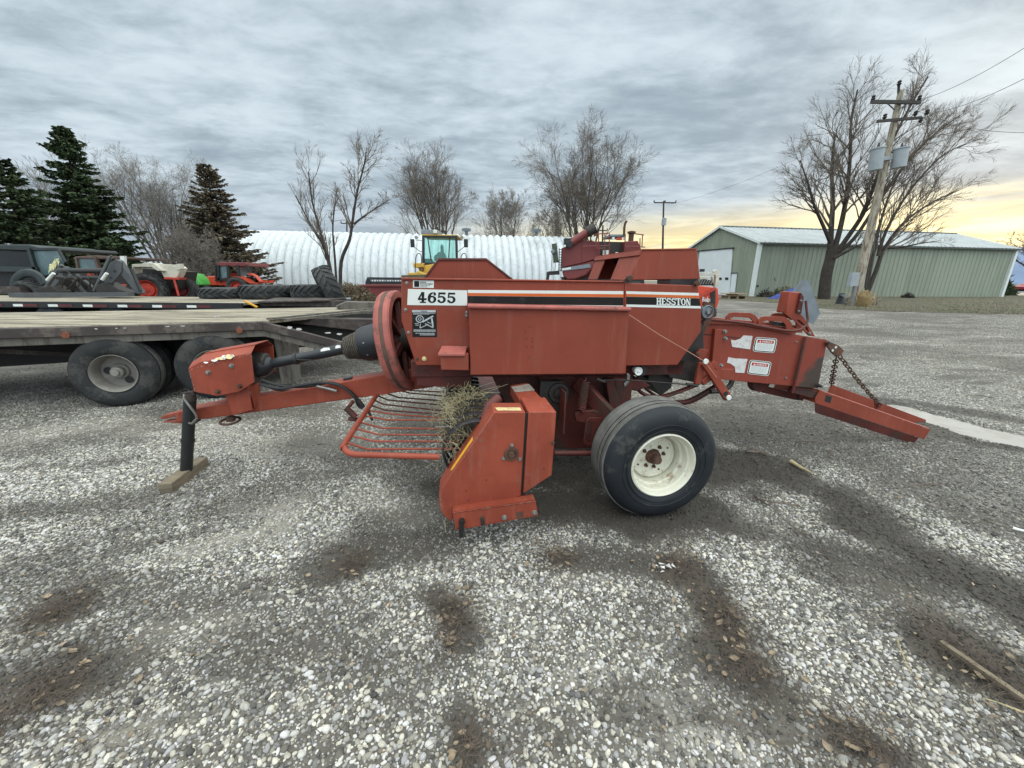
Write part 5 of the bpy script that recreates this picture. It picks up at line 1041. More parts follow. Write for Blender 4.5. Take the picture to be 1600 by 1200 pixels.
# harvester header
Yh = 21.0; MB.K = 1.3
hd = thing('harvester_header', 'maroon grain header with black reel in front of the white arched shed', 'header', V((at(600, 465, Yh).x, Yh, 0)))
build('trough', blk_([(561, 446), (565, 449), (561, 446), (632, 446), (632, 469), (563, 469), (561, 462)][2:], Yh, .5), MAR, hd, .03)
build('top_beam', blk_([(559, 444.5), (640, 444.5), (640, 448), (560, 448)], Yh - .1, .3), MAR, hd, .02)
build('round_sticker', MB().disc(at(570, 459.5, Yh), V((0, -1, 0)), .06, .01, 16), WHITE, hd)
rl = MB()
for y in (434, 436): rl.beam(at(574, y, Yh + .4), at(635, y + .8, Yh + .4), .05, .05)
rl.beam(at(576, 442, Yh + .2), at(635, 442, Yh + .2), .08, .12)
for x in range(576, 636, 4): rl.beam(at(x, 436, Yh + .4), at(x, 442, Yh + .2), .03, .03)
rl.slab(pq([(571, 440), (574, 433), (578, 436), (577, 446), (571, 446)], Yh + .1), V((0, .1, 0)))
build('reel', rl, BLKM, hd)
build('skid', blk_([(560, 463), (572, 468), (570, 473), (560, 471)], Yh - .1, .4), BLKM, hd)
# yellow wheel loader, seen head on
Yy = 24.0; MB.K = 1.1
wl = thing('wheel_loader', 'yellow wheel loader facing the camera with tall glass cab and mirrors', 'loader', V((at(686, 460, Yy).x, Yy, 0)))
build('roof', blk_([(658, 366), (715, 367), (714, 370), (660, 369.5)], Yy, 2.0), YEL, wl, .03)
build('roof_unit', blk_([(658, 358.5), (684, 359), (684, 366), (658, 366)], Yy + .4, 1.2), GALV, wl, .03)
build('beacon', MB().disc(at(680, 364, Yy), Z, .1, .15, 12), WHITE, wl)
cf = MB()
for dy in (0, 1.6):
    cf.beam(at(661.5, 368, Yy + dy), at(661.5, 414, Yy + dy), .12, .12).beam(at(713, 368, Yy + dy), at(714, 410, Yy + dy), .12, .12)
cf.beam(at(668, 370, Yy), at(674, 408, Yy), .05, .05).beam(at(703, 370, Yy), at(701, 405, Yy), .05, .05).beam(at(662, 412, Yy), at(712, 412, Yy), .1, .1).beam(at(660, 369.5, Yy), at(715, 370, Yy), .1, .1)
build('cab_frame', cf, BLKM, wl)
m, g, p = newmat('green tinted cab glass'); p.inputs['Base Color'].default_value = (.50, .82, .78, 1); p.inputs['Roughness'].default_value = .03; p.inputs['Transmission Weight'].default_value = .85; p.inputs['IOR'].default_value = 1.1
build('windscreen', MB().slab(pq([(662, 370), (713, 370), (713, 410), (662, 412)], Yy + .06), V((0, .012, 0))), m, wl, smooth=0)
build('seat', blk_([(678, 400), (682, 397), (684, 394), (693, 394), (696, 400), (698, 408), (678, 408)], Yy + 1.0, .3).slab(pq([(688, 384), (690, 381), (692, 384), (693, 394), (688, 394)], Yy + 1.0), V((0, .2, 0))), BLKM, wl, .03)
build('console', blk_([(662, 404), (672, 404), (680, 412), (662, 414)], Yy + .6, .4), BLKM, wl)
for px, s_ in ((644.5, 1), (728, -1)):
    build('mirror', MB().box(at(px, 380, Yy - .1), (.22, .06, .42)), BLKM, wl, .03)
    build('work_light', MB().disc(at(px + 6 * s_, 371, Yy), V((0, -1, 0)), .085, .08, 14), STEEL, wl)
    build('mirror_bracket', MB().tube([at(px + 3 * s_, 386, Yy), at(px + 12 * s_, 393, Yy), at(px + 16 * s_, 393, Yy)], .018, 6).tube([at(px + 5 * s_, 375, Yy), at(px + 15 * s_, 375.5, Yy)], .018, 6), BLKM, wl)
    a = px + (5 if s_ > 0 else -8); hp_ = smoothp(pq([(a - 1, 426), (a, 405), (a + 2, 398), (a + 5, 396), (a + 8, 398), (a + 9, 405), (a + 9, 412)], Yy - .3)); build('handrail', MB().tube(hp_, .022, 8), BLKM, wl)
build('platform', blk_([(645, 411), (662, 411), (662, 418), (646, 418)], Yy - .3, 1.0).slab(pq([(652, 418), (658, 416), (668, 414), (678, 412), (680, 420), (668, 428), (657, 427)], Yy - .2), V((0, .8, 0))), YEL, wl, .03)
build('fender_mount', MB().lathe(at(659, 421, Yy - .3), V((0, -1, 0)), [(0, .14), (.05, .14), (.05, .08), (0, .08)], 16), DARKST, wl)
build('front_frame', blk_([(637, 426), (650, 426), (652, 423), (660, 427), (740, 428), (738, 470), (632, 470)], Yy - 1.2, 1.0), YEL, wl, .04)
build('bucket_back', blk_([(627, 430), (664, 429), (664, 440), (627, 440)], Yy - 2.2, .4), mat('muddy bucket', (.10, .085, .05, 1), .8, var=.3, vs=2), wl)
for px in (650, 724): bigwheel(wl, px, 456, Yy - 1, 18, .5, YEL, yaw=90)
# combine harvester
Yc = 22.0; MB.K = 1.6
cb = thing('combine_harvester', 'faded maroon combine with ladder railings and unloading auger behind the baler', 'combine', V((at(935, 470, Yc).x, Yc, 0)))
build('grain_tank', MB().slab(pq([(877, 388), (909, 375), (909, 411), (895, 414), (876, 418)], Yc), V((.9, 1.9, 0))).slab(pq([(909, 375), (931, 377), (932, 404), (909, 411)], Yc), V((.9, 1.9, 0))), MAR, cb, .02)
build('side_panel', MB().slab(pq([(877, 418), (909, 411), (927, 407), (928, 416), (915, 430), (900, 436), (886, 437), (879, 430)], Yc + .05), V((.7, 1.6, 0))), MAR, cb, .06)
sd_ = build('side_stripe', MB().slab(pq([(874, 419.5), (922, 412), (923, 418), (875, 424)], Yc + .0), V((0, .03, 0))), GALV, cb)
build('white_stripe', MB().slab(pq([(875, 420), (892, 417.5), (892, 420.5), (875, 423)], Yc - .01), V((0, .008, 0))), WHITE, sd_, smooth=0)
au = build('unloading_auger', MB().tube([at(893, 379, Yc - .1), at(925, 358, Yc - .1)], .13, 16), MAR, cb)
build('auger_mouth', MB().tube([at(917, 363, Yc - .1), at(930, 356.5, Yc - .1)], .17, 16), DARKST, au)
build('auger_hinge', MB().box(at(887, 377.5, Yc), (.25, .3, .18)).disc(at(889, 382, Yc - .2), V((0, -1, 0)), .12, .1, 14), BLKM, cb)
build('work_light', MB().disc(at(926.5, 373, Yc - .2), V((0, -1, 0)), .07, .06, 12).disc(at(943, 447, Yc), V((0, -1, 0)), .05, .05, 10), WHITE, cb)
build('engine_bay', blk_([(931, 377), (978, 378), (978, 398), (960, 402), (934, 406)], Yc + .6, 1.0), DARKST, cb, .02)
build('rear_panel', blk_([(976, 377), (997, 376), (1001, 386), (1003, 392), (978, 398)], Yc + .1, 1.4), MAR, cb, .04)
build('cab_roof', blk_([(953, 366), (976, 366), (977, 370), (953, 370)], Yc + .8, 1.0), GALV, cb, .02)
build('roof_lamps', MB().disc(at(958, 373, Yc + .7), V((0, -1, 0)), .05, .05, 10).disc(at(975, 373, Yc + .7), V((0, -1, 0)), .05, .05, 10), WHITE, cb)
build('beacon_bar', blk_([(964, 371), (972, 371), (972, 375), (964, 375)], Yc + .7, .1), ORED, cb)
build('exhaust', MB().tube(pq([(975, 368), (975.5, 356), (976.5, 350), (979, 345)], Yc + .6), .04, 10), RUST, cb)
build('air_intake', MB().lathe(at(985.5, 378, Yc + .4), Z, [(0, .14), (.4, .14), (.45, .22), (.53, .22), (.58, .0001)], 16), RUST, cb)
rl = MB()
for a, b in (((930, 366), (952, 364)), ((935, 364), (936, 405)), ((945, 364), (945, 402)), ((952, 364), (952, 403)), ((977, 366), (976, 398)), ((911, 385), (952, 384)), ((931, 388), (945, 388)), ((991, 365), (1006, 367)), ((1004, 367), (1003, 386)), ((1000, 372), (1000, 386)), ((976, 385), (1008, 386)), ((912, 387), (918, 384)), ((930, 366), (934, 372))): rl.tube([at(*a, Yc - .3), at(*b, Yc - .3)], .018, 6)
build('handrail', rl, MAR, cb)
rl = MB()
for x in (874, 878): rl.tube([at(x, 388, Yc - .3), at(x - 1, 424, Yc - .3)], .014, 6)
for y in range(390, 424, 4): rl.tube([at(873.5, y, Yc - .3), at(878, y, Yc - .3)], .012, 6)
build('ladder', rl, DARKST, cb)
build('mirror_panel', MB().slab(pq([(862, 381), (870, 380), (873, 410), (865, 411)], Yc - .2), V((0, .05, 0))), mat('grimy green mirror', (.06, .07, .045, 1), .5, var=.5, vs=6), cb)
build('mirror_lamp', MB().disc(at(863.5, 393, Yc - .25), V((0, -1, 0)), .06, .1, 12).tube([at(863, 396, Yc - .25), at(861, 424, Yc - .25)], .012, 6).tube([at(868, 411, Yc - .2), at(867, 424, Yc - .25)], .012, 6), GALV, cb)
build('steer_axle', MB().beam(at(874, 426, Yc), at(857, 427, Yc), .12, .13).beam(at(857, 425, Yc), at(855, 440, Yc), .1, .1), DARKST, cb)
build('lower_body', blk_([(880, 433), (1005, 400), (1008, 460), (890, 462)], Yc + .9, .8), DARKST, cb, .03)
for px in (872, 990): bigwheel(cb, px, 459, Yc + .4, 19, .4, RHUB)
for q in ((944, 391), (949, 391), (964, 394)): build('canister', MB().disc(at(*q, Yc + .5), -Z, .05, .2, 10), WHITE, cb)
# skid steer
Ys = 14.3; MB.K = 1.35
sk_ = thing('skid_steer', 'orange and white skid steer loader peeking out behind the baler hood', 'skid steer', V((at(1095, 490, Ys).x, Ys, 0)))
build('body', blk_([(1040, 446), (1092, 446), (1122, 450), (1124, 470), (1120, 482), (1092, 480), (1040, 480)], Ys, 1.2), ORED, sk_, .03)
build('rear_door', blk_([(1111, 451), (1118, 449), (1118, 475), (1110, 474)], Ys - .03, .08), BLKM, sk_)
build('arm_edge', blk_([(1092, 460), (1117, 449), (1118, 453), (1092, 466)], Ys - .05, .05), RHUB, sk_)
fb = quad([(1099.0, 464.5), (1128, 464.5), (1128, 471.5), (1099.0, 471.5)], 0)
def fbob(u, v, d=0): return at(1097.3 + u * 18.5, 463.8 + v * 8.2, Ys - .012 - d * 2)
mb = MB(); _MN = MN; letters(mb, 'Bobc', fbob, 0, .80, 0, 1, .05, .0006)
build('lettering', mb, WHITE, sk_, smooth=0)
build('engine_grille', MB().slab(pq([(1088, 441), (1100, 436), (1112, 438), (1116, 446), (1092, 446)], Ys + .2), V((0, .8, 0))), BLKM, sk_, .01)
gl_ = MB()
for k in range(6): gl_.beam(at(1090 + k * 4, 444, Ys + .15), at(1094 + k * 4, 437.5, Ys + .15), .03, .02)
build('grille_slats', gl_, STEEL, sk_)
build('lift_arm', MB().slab(pq([(1080, 427), (1118, 426), (1118, 430), (1080, 431)], Ys + .1), V((0, .15, 0))).slab(pq([(1115, 424), (1119, 421), (1124, 425), (1124, 445), (1117, 449), (1119, 432)], Ys + .1), V((0, .15, 0))).slab(pq([(1085, 433), (1108, 432), (1106, 436), (1085, 437)], Ys + .9), V((0, .15, 0))).slab(pq([(1113, 432), (1117, 432), (1120, 447), (1115, 447)], Ys + .9), V((0, .15, 0))), OLDW, sk_, .01)
build('headlight', MB().box(at(1097, 422.5, Ys + .1), (.09, .1, .07)), BLKM, sk_)
build('cab', blk_([(1045, 415), (1090, 418), (1092, 446), (1045, 446)], Ys + .4, .9), BLKM, sk_, .02)
bigwheel(sk_, 1104, 487, Ys, 13, .3, ORED, nl=16); bigwheel(sk_, 1058, 487, Ys, 13, .3, ORED, nl=16)

MB.K = 1.0

# ------------------------------------------------------------------ ARCHED SHED (ribbed white steel)
m, g, p = newmat('weathered white steel'); pos = g.add('ShaderNodeNewGeometry').outputs['Position']
n1 = g.noise(g.add('ShaderNodeMapping', {'Vector': pos, 'Scale': (1.6, 1.6, .35)}).outputs[0], 1.2, 8, .7); n2 = g.noise(pos, 2.6, 8, .72)
c = g.mix(g.ss(n1, .48, .62, 0, .5), (.60, .63, .645, 1), (.40, .43, .45, 1)); c = g.mix(g.ss(n2, .57, .66, 0, .7), c, (.30, .31, .30, 1))
g.l.new(c, p.inputs['Base Color']); p.inputs['Roughness'].default_value = .6; QW = m
qy = radians(6); QA = V((cos(qy), sin(qy), 0)); QN = V((-sin(qy), cos(qy), 0)); QO = V((-36.3, 50.6, 0)); QR, QH = 7.6, 7.35
quon = thing('arched_shed', 'long white ribbed arched steel shed across the back of the yard', 'shed', QO + QA * 22 + QN * QR)
mb = MB(); nr, ns, na = 47, 8, 30; pit = .98
rows = nr * ns + 1; vs = []
for i in range(rows):
    u = i * pit / ns; b = .40 * abs(sin(pi * i / ns)) ** .8
    for k in range(na + 1):
        a = pi * k / na; vs.append(QO + QA * u + QN * (QR - (QR + b) * cos(a)) + Z * (QH + b) * sin(a) ** .92)
mb.add(vs, [(i * (na + 1) + k, (i + 1) * (na + 1) + k, (i + 1) * (na + 1) + k + 1, i * (na + 1) + k + 1) for i in range(rows - 1) for k in range(na)])
build('arched_shell', mb, QW, quon, smooth=34)
for u in (0.02, nr * pit - .05): build('end_wall', MB().slab([QO + QA * u + QN * (QR - QR * cos(pi * k / na)) + Z * QH * sin(pi * k / na) ** .92 for k in range(na + 1)], QA * .03), QW, quon)
sm_b = MB()
for j in range(1, nr): sm_b.tube([QO + QA * (j * pit) + QN * (QR - (QR + .03) * cos(pi * k / 24)) + Z * (QH + .03) * sin(pi * k / 24) ** .92 for k in range(25)], .036, 4, False)
build('seam_strips', sm_b, mat('stained seam', (.42, .43, .43, 1), .8, var=.5, vs=.7), quon)
for px in (729, 838):
    c = at(px, 372, 57); c.z = QH + .1
    build('roof_vent', MB().lathe(c, Z, [(-.2, .22), (.25, .22), (.3, .62), (.62, .66), (.72, .3), (.73, .0001)], 16), GALV, quon)

# ------------------------------------------------------------------ GREEN METAL SHED
def ribbed(name, c1, c2, world=True):
    m, g, p = newmat(name); pos = g.add('ShaderNodeNewGeometry').outputs['Position']
    n1 = g.noise(g.add('ShaderNodeMapping', {'Vector': pos, 'Scale': (1, 1, .2)}).outputs[0], .8, 7, .65); n2 = g.noise(pos, .5, 5, .6)
    c = g.mix(g.ss(n1, .35, .7), c1, c2); g.l.new(g.mix(g.ss(n2, .62, .72, 0, .35), c, tuple(x * .55 for x in c2[:3]) + (1,)), p.inputs['Base Color']); p.inputs['Roughness'].default_value = .55; return m
GRW = ribbed('sage green steel cladding', (.275, .30, .235, 1), (.22, .245, .19, 1)); GRS = ribbed('pale grey roof sheet', (.36, .385, .39, 1), (.28, .30, .31, 1))
TRIM = mat('white trim', (.66, .70, .68, 1), .5, var=.05); DOORW = mat('white door', (.66, .70, .72, 1), .5, var=.05, vs=1)
SA = gr(1173, 463); SZ = at(1187, 378, SA.y).z; SB = plane(1587, 388, V((0, 0, SZ)), Z); SB = V((SB.x, SB.y, 0))
sd = (SB - SA); SL = sd.length; sd.normalize(); sn = V((-sd.y, sd.x, 0)); SW, SR = 11.5, 6.95
shed = thing('metal_shed', 'long sage green metal shed with pale gabled roof and white sliding door', 'shed', (SA + SB) / 2 + sn * SW / 2)
def sp3(u, v, z): return SA + sd * u + sn * v + Z * z
def rib_wall(P, Q, z0, zf, nrm, pitch=.30, h=.035):
    L = (Q - P).length; d = (Q - P).normalized(); vs = []; fs = []; prof = []; x = 0
    while x < L:
        prof += [(x, 0), (min(x + pitch * .68, L), 0), (min(x + pitch * .76, L), h), (min(x + pitch * .92, L), h)]; x += pitch
    prof.append((L, 0))
    for x, h_ in prof: b = P + d * x + nrm * h_; vs += [V((b.x, b.y, z0)), V((b.x, b.y, zf(x)))]
    return MB().add(vs, [(2 * i, 2 * i + 2, 2 * i + 3, 2 * i + 1) for i in range(len(prof) - 1)])
build('long_wall', rib_wall(SA, SA + sd * SL, 0, lambda x: SZ, -sn, .5, .05), GRW, shed, smooth=20)
build('far_wall', rib_wall(SA + sn * SW, SA + sn * SW + sd * SL, 0, lambda x: SZ, sn, .5, .05), GRW, shed, smooth=20)
zg = lambda x: SZ + (SR - SZ) * (1 - abs(x - SW / 2) / (SW / 2))
build('gable_wall', rib_wall(SA, SA + sn * SW, 0, zg, -sd, .5, .05), GRW, shed, smooth=20)
build('gable_wall', rib_wall(SB, SB + sn * SW, 0, zg, sd, .5, .05), GRW, shed, smooth=20)
rf = MB()
for s_ in (0, 1):
    e0 = sp3(-.25, -.35 if s_ == 0 else SW + .35, SZ - .06); r0 = sp3(-.25, SW / 2, SR + .06); nu = int((SL + .5) / .5); vs = []
    for i in range(nu * 4 + 1):
        u = (SL + .5) * i / (nu * 4); hgt = .045 if i % 4 == 0 else 0; vs += [e0 + sd * u + Z * hgt, r0 + sd * u + Z * hgt]
    rf.add(vs, [(2 * i, 2 * i + 2, 2 * i + 3, 2 * i + 1) for i in range(nu * 4)])
build('roof', rf, GRS, shed, smooth=15)
build('ridge_cap', MB().beam(sp3(-.3, SW / 2, SR + .12), sp3(SL + .3, SW / 2, SR + .12), .4, .06), GRS, shed)
build('eave_trim', MB().beam(sp3(-.2, -.36, SZ - .14), sp3(SL + .2, -.36, SZ - .14), .04, .16), mat('dark eave', (.07, .085, .075, 1), .6), shed)
for u, v in ((0, -.02), (SL, -.02)): build('corner_trim', MB().beam(sp3(u, v - .05, 0), sp3(u, v - .05, SZ - .1), .32, .30, sd), TRIM, shed)
build('gable_trim', MB().beam(sp3(-.28, -.4, SZ - .1), sp3(-.28, SW / 2, SR + .04), .06, .22).beam(sp3(-.28, SW + .4, SZ - .1), sp3(-.28, SW / 2, SR + .04), .06, .22), TRIM, shed)
def gq(px, py): return plane(px, py, SA - sd * .08, sd)
dr = build('sliding_door', MB().slab([gq(1094, 393), gq(1145, 388.5), gq(1140, 464), gq(1085, 464)], -sd * .06), DOORW, shed)
build('door_window', MB().slab([gq(1124, 433.5) - sd * .07, gq(1128.5, 433.5) - sd * .07, gq(1128.5, 437.5) - sd * .07, gq(1124, 437.5) - sd * .07], -sd * .01).slab([gq(1134, 433.5) - sd * .07, gq(1139, 433.5) - sd * .07, gq(1139, 437.5) - sd * .07, gq(1134, 437.5) - sd * .07], -sd * .01), BLKM, dr)
build('door_track', MB().beam(gq(1085, 393) - sd * .08, gq(1148, 387.5) - sd * .08, .1, .12), BLKM, shed)
build('side_door', MB().slab([gq(1144, 427.5), gq(1152, 427), (gq(1148.5, 457)), gq(1141, 457)], -sd * .05), DOORW, shed)
build('side_door_frame', MB().beam(gq(1143, 427) - sd * .06, gq(1153, 426.5) - sd * .06, .06, .08), BLKM, shed)
build('tap', MB().box(at(1184, 447, SA.y - .1), (.12, .1, .2)).tube([at(1210.5, 434, SA.y - .1), at(1211, 438, SA.y - .1), at(1213, 438, SA.y - .1)], .03, 6), DARKST, shed)

# ------------------------------------------------------------------ VERGE, ROAD, HILLS
def flat(name, pts, z, m): o = build(name, MB().add([V((q.x, q.y, z)) for q in pts], [tuple(range(len(pts)))]), m, smooth=0); tag(o, kind='structure'); return o
m, g, p = newmat('dry verge'); pos = g.add('ShaderNodeNewGeometry').outputs['Position']
c = g.mix(g.ss(g.noise(pos, .5, 7, .65), .42, .60), (.10, .083, .055, 1), (.060, .068, .030, 1)); c = g.mix(g.ss(g.noise(pos, 7, 6, .7), .45, .65), c, (.115, .10, .065, 1)); g.l.new(c, p.inputs['Base Color']); p.inputs['Roughness'].default_value = .95
VERGE = m
vp = [gr(1120, 467), gr(1220, 474), gr(1290, 482), gr(1400, 487), gr(1500, 489), gr(1640, 492), gr(1800, 496), V((90, 44, 0)), V((75, 47, 0)), SB + sn * 3 + sd * 6, SB + sn * 1, SA + sn * 1, SA + sn * .3 - sd * 2]
flat('grass_verge', vp, .012, VERGE)
gm = MB()
for k in range(26000):
    t = random.random(); a = vp[0].lerp(vp[5], t) if random.random() < .0 else gr(random.uniform(1120, 1700), random.uniform(464, 491)); 
    if not inside(np.array([a.x]), np.array([a.y]), vp[:])[0]: continue
    near = a.y < 34; n_ = 1
    h = random.uniform(.02, .08) * (1 + 1.8 * (abs((a - SA).dot(sn)) < .5 and random.random() < .5)); an = random.uniform(0, 6.28); w = V((cos(an), sin(an), 0)) * random.uniform(.006, .018)
    gm.add([a - w, a + w, a + w * .3 + V((random.uniform(-.1, .1), random.uniform(-.1, .1), h))], [(0, 1, 2)])
tuft = mat('dry grass blades', (.115, .095, .055, 1), .9, var=.5, vs=.8, dirt=(.060, .070, .028, 1), da=.8, ds=.5, dth=.5)
gr_ = build('dry_grass', gm, tuft, smooth=0); tag(gr_, 'patchy dry grass and leaf litter on the verge before the green shed', 'grass', kind='stuff')
flat('road', [V((60, 60, 0)), V((60, 78, 0)), V((400, 130, 0)), V((400, 95, 0))], .02, mat('road asphalt', (.10, .105, .12, 1), .85, var=.1))
flat('road_shoulder', [V((56, 48, 0)), V((58, 59.9, 0)), V((400, 94, 0)), V((400, 60, 0))], .014, mat('pale shoulder', (.34, .29, .22, 1), .95, var=.3))
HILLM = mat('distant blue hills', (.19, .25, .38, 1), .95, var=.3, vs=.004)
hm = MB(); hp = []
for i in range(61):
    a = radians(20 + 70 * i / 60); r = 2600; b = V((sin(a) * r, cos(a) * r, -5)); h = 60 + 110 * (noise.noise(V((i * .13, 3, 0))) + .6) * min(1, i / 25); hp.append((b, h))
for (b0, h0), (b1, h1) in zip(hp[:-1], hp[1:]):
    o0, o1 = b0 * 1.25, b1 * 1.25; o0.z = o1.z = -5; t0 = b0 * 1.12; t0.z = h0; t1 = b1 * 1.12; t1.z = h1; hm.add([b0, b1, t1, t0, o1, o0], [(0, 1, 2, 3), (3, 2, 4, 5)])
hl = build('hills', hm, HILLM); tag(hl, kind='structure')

# ------------------------------------------------------------------ POLES AND WIRES
POLEM = mat('peeling bleached pole', (.34, .30, .235, 1), .9, var=.3, vs=3, dirt=(.11, .07, .045, 1), da=.85, ds=2.5, dth=.5, bump=.5, bs=14, stretch=(3, 3, .6))
DWOOD = mat('dark treated wood', (.05, .045, .042, 1), .85, var=.3); TXG = mat('grey transformer paint', (.30, .33, .35, 1), .45, var=.1)
pb = gr(1334, 478); pt = at(1408, 141, pb.y); YP = pb.y
pole = thing('utility_pole', 'tall leaning bleached utility pole with two crossarms and twin grey transformers', 'utility pole', pb)
build('post', MB().tube([pb, pb.lerp(pt, .3), pb.lerp(pt, .7), pt], [.26, .23, .17, .13], 16), POLEM, pole)
build('crossarm', MB().beam(at(1361, 159, YP - .2), at(1438, 160, YP - .2), .12, .16), DWOOD, pole)
build('crossarm', MB().beam(at(1371, 189.5, YP - .2), at(1438, 184, YP - .2), .12, .13), DWOOD, pole)
build('arm_brace', MB().beam(at(1385, 160, YP - .25), at(1398, 172, YP - .2), .04, .04).beam(at(1420, 160, YP - .25), at(1403, 172, YP - .2), .04, .04), DWOOD, pole)
build('top_pin', MB().tube([at(1404, 145, YP), at(1404.5, 131, YP)], .06, 8), DWOOD, pole)
for x, y in ((1364, 156), (1436, 156), (1404.5, 133), (1382, 185), (1430, 180), (1448, 178), (1438, 190)): build('insulator', MB().lathe(at(x, y, YP - .2), Z, [(-.05, .04), (.05, .11), (.1, .06), (.16, .1), (.22, .05), (.24, .0001)], 10), DARKST, pole)
for x0, x1, y0, y1 in ((1358, 1380, 231, 266), (1394, 1417, 231, 262)):
    a, b = at((x0 + x1) / 2 - 2, y1, YP - .3), at((x0 + x1) / 2 + 3, y0, YP - .3); r = (at(x1, 250, YP).x - at(x0, 250, YP).x) * .40
    tx = build('transformer', MB().lathe(a, b - a, [(0, .0001), (0, r), ((b - a).length * .93, r), ((b - a).length * .94, r * 1.12), ((b - a).length, r * 1.1), ((b - a).length * 1.03, .0001)], 24), TXG, pole)
    build('bushing', MB().tube([b, b + Z * .25], [.08, .03], 8), DARKST, tx)
build('hanger', MB().beam(at(1376, 248, YP - .2), at(1398, 246, YP - .2), .1, .2).beam(at(1374, 240, YP), at(1396, 238, YP), .08, .08), TXG, pole)
build('conduit', MB().tube([at(1352, 450, YP + .5), at(1362, 380, YP + .5), at(1374, 300, YP + .4), at(1386, 230, YP + .3)], .06, 8), DWOOD, pole)
mbx = thing('meter_box', 'grey electrical box on a post at the foot of the leaning pole', 'electrical box', V((at(1333, 470, YP - .6).x, YP - .6, 0)))
build('box', MB().slab(pq([(1333, 426), (1344, 426), (1341, 447), (1328, 448)], YP - .6), V((0, .3, 0))), TXG, mbx, .01)
build('post', MB().tube([at(1335, 447, YP - .45), at(1331, 479, YP - .45)], .07, 10), GALV, mbx)
for lab, pts in (('dark plastic trough lying left of the bleached pole', [(1320, 462), (1332, 457), (1331, 470), (1320, 470)]), ('dark plastic trough lying right of the bleached pole', [(1352, 464), (1360, 455), (1371, 462), (1369, 458), (1374, 475), (1353, 474)])):
    Y_ = YP + 1.2; a = at(pts[0][0], 470, Y_); wd = at(pts[2][0] + 2, 470, Y_).x - a.x
    tb_ = MB().slab([V((a.x, Y_, .0)), V((a.x + wd, Y_, .0)), V((a.x + wd * .86, Y_, .45)), V((a.x + wd * .1, Y_, .45))], V((0, .06, 0))).slab([V((a.x + wd * .1, Y_ + .06, .45)), V((a.x + wd * .86, Y_ + .06, .45)), V((a.x + wd * .95, Y_ + .7, .62)), V((a.x + wd * .3, Y_ + .7, .62))], V((0, 0, -.06))).slab([V((a.x, Y_ + .7, .0)), V((a.x + wd, Y_ + .7, .0)), V((a.x + wd * .95, Y_ + .7, .7)), V((a.x + wd * .3, Y_ + .7, .72))], V((0, .06, 0)))
    tag(build('plastic_trough', tb_, mat('grey black plastic ' + lab[:2] + str(wd)[:3], (.06, .07, .08, 1), .6)), lab, 'trough', 'troughs by the pole')
tg_ = MB()
for k in range(420):
    o = at(random.gauss(1343, 4), 480, YP - .3); o.z = 0; o.y += random.gauss(0, .3); h = random.uniform(.2, 1.0); tg_.tube([o, o + V((random.gauss(0, .08), random.gauss(0, .08), h * .6)), o + V((random.gauss(0, .2), random.gauss(0, .2), h))], .008, 3, False)
tag(build('grass_clump', tg_, mat('tan dry grass', (.42, .31, .16, 1), .9, var=.3), smooth=0), 'tall tan dry grass clump growing around the foot of the leaning pole', 'grass clump')
def small_pole(px, yb, yt, Y, ax0, ax1, ay, lab, tx=False):
    b = at(px - .3, yb, Y); b.z = 0; t = at(px + 1, yt, Y); o = thing('utility_pole', lab, 'utility pole', b)
    build('post', MB().tube([b, t], [.17, .11], 8), DWOOD, o); build('crossarm', MB().beam(at(ax0, ay, Y), at(ax1, ay + .4, Y), .12, .14), DWOOD, o)
    for k in range(3): build('insulator', MB().disc(at(ax0 + (ax1 - ax0) * k / 2, ay - .5, Y), Z, .08, .22, 8), DARKST, o)
    if tx: build('transformer', MB().disc(at(px + 1, 352, Y), Z, .3, .9, 16), TXG, o)
small_pole(1036, 440, 314, 55, 1022, 1056, 316.5, 'distant slim utility pole between the combine and the green shed', True)
small_pole(541, 440, 345, 62, 533, 549, 349, 'distant utility pole showing over the white shed by the leaning bare trunk')
small_pole(941, 440, 352, 60, 934, 949, 360, 'distant utility pole behind the combine railings')
WIREM = mat('wire', (.12, .12, .13, 1), .6)
def wire(a, b, sag, lab, r=.012):
    pts = [a.lerp(b, t / 16) - Z * sag * 4 * (t / 16) * (1 - t / 16) for t in range(17)]; tag(build('power_line', MB().tube(pts, r, 4), WIREM), lab, 'wire', 'power lines')
wire(at(1438, 156, YP), at(1720, -5, 14), .35, 'upper power line leaving the tall pole at the top right of the sky')
wire(at(1448, 178, YP), at(1720, 55, 14), .4, 'lower power line leaving the tall pole to the right')
wire(at(1448, 184, YP), at(1760, 190, 22), .6, 'slack power line running right from the lower crossarm')
wire(at(1372, 189, YP), at(1042, 320, 55), .6, 'power line running from the tall pole to the distant slim pole', .010)

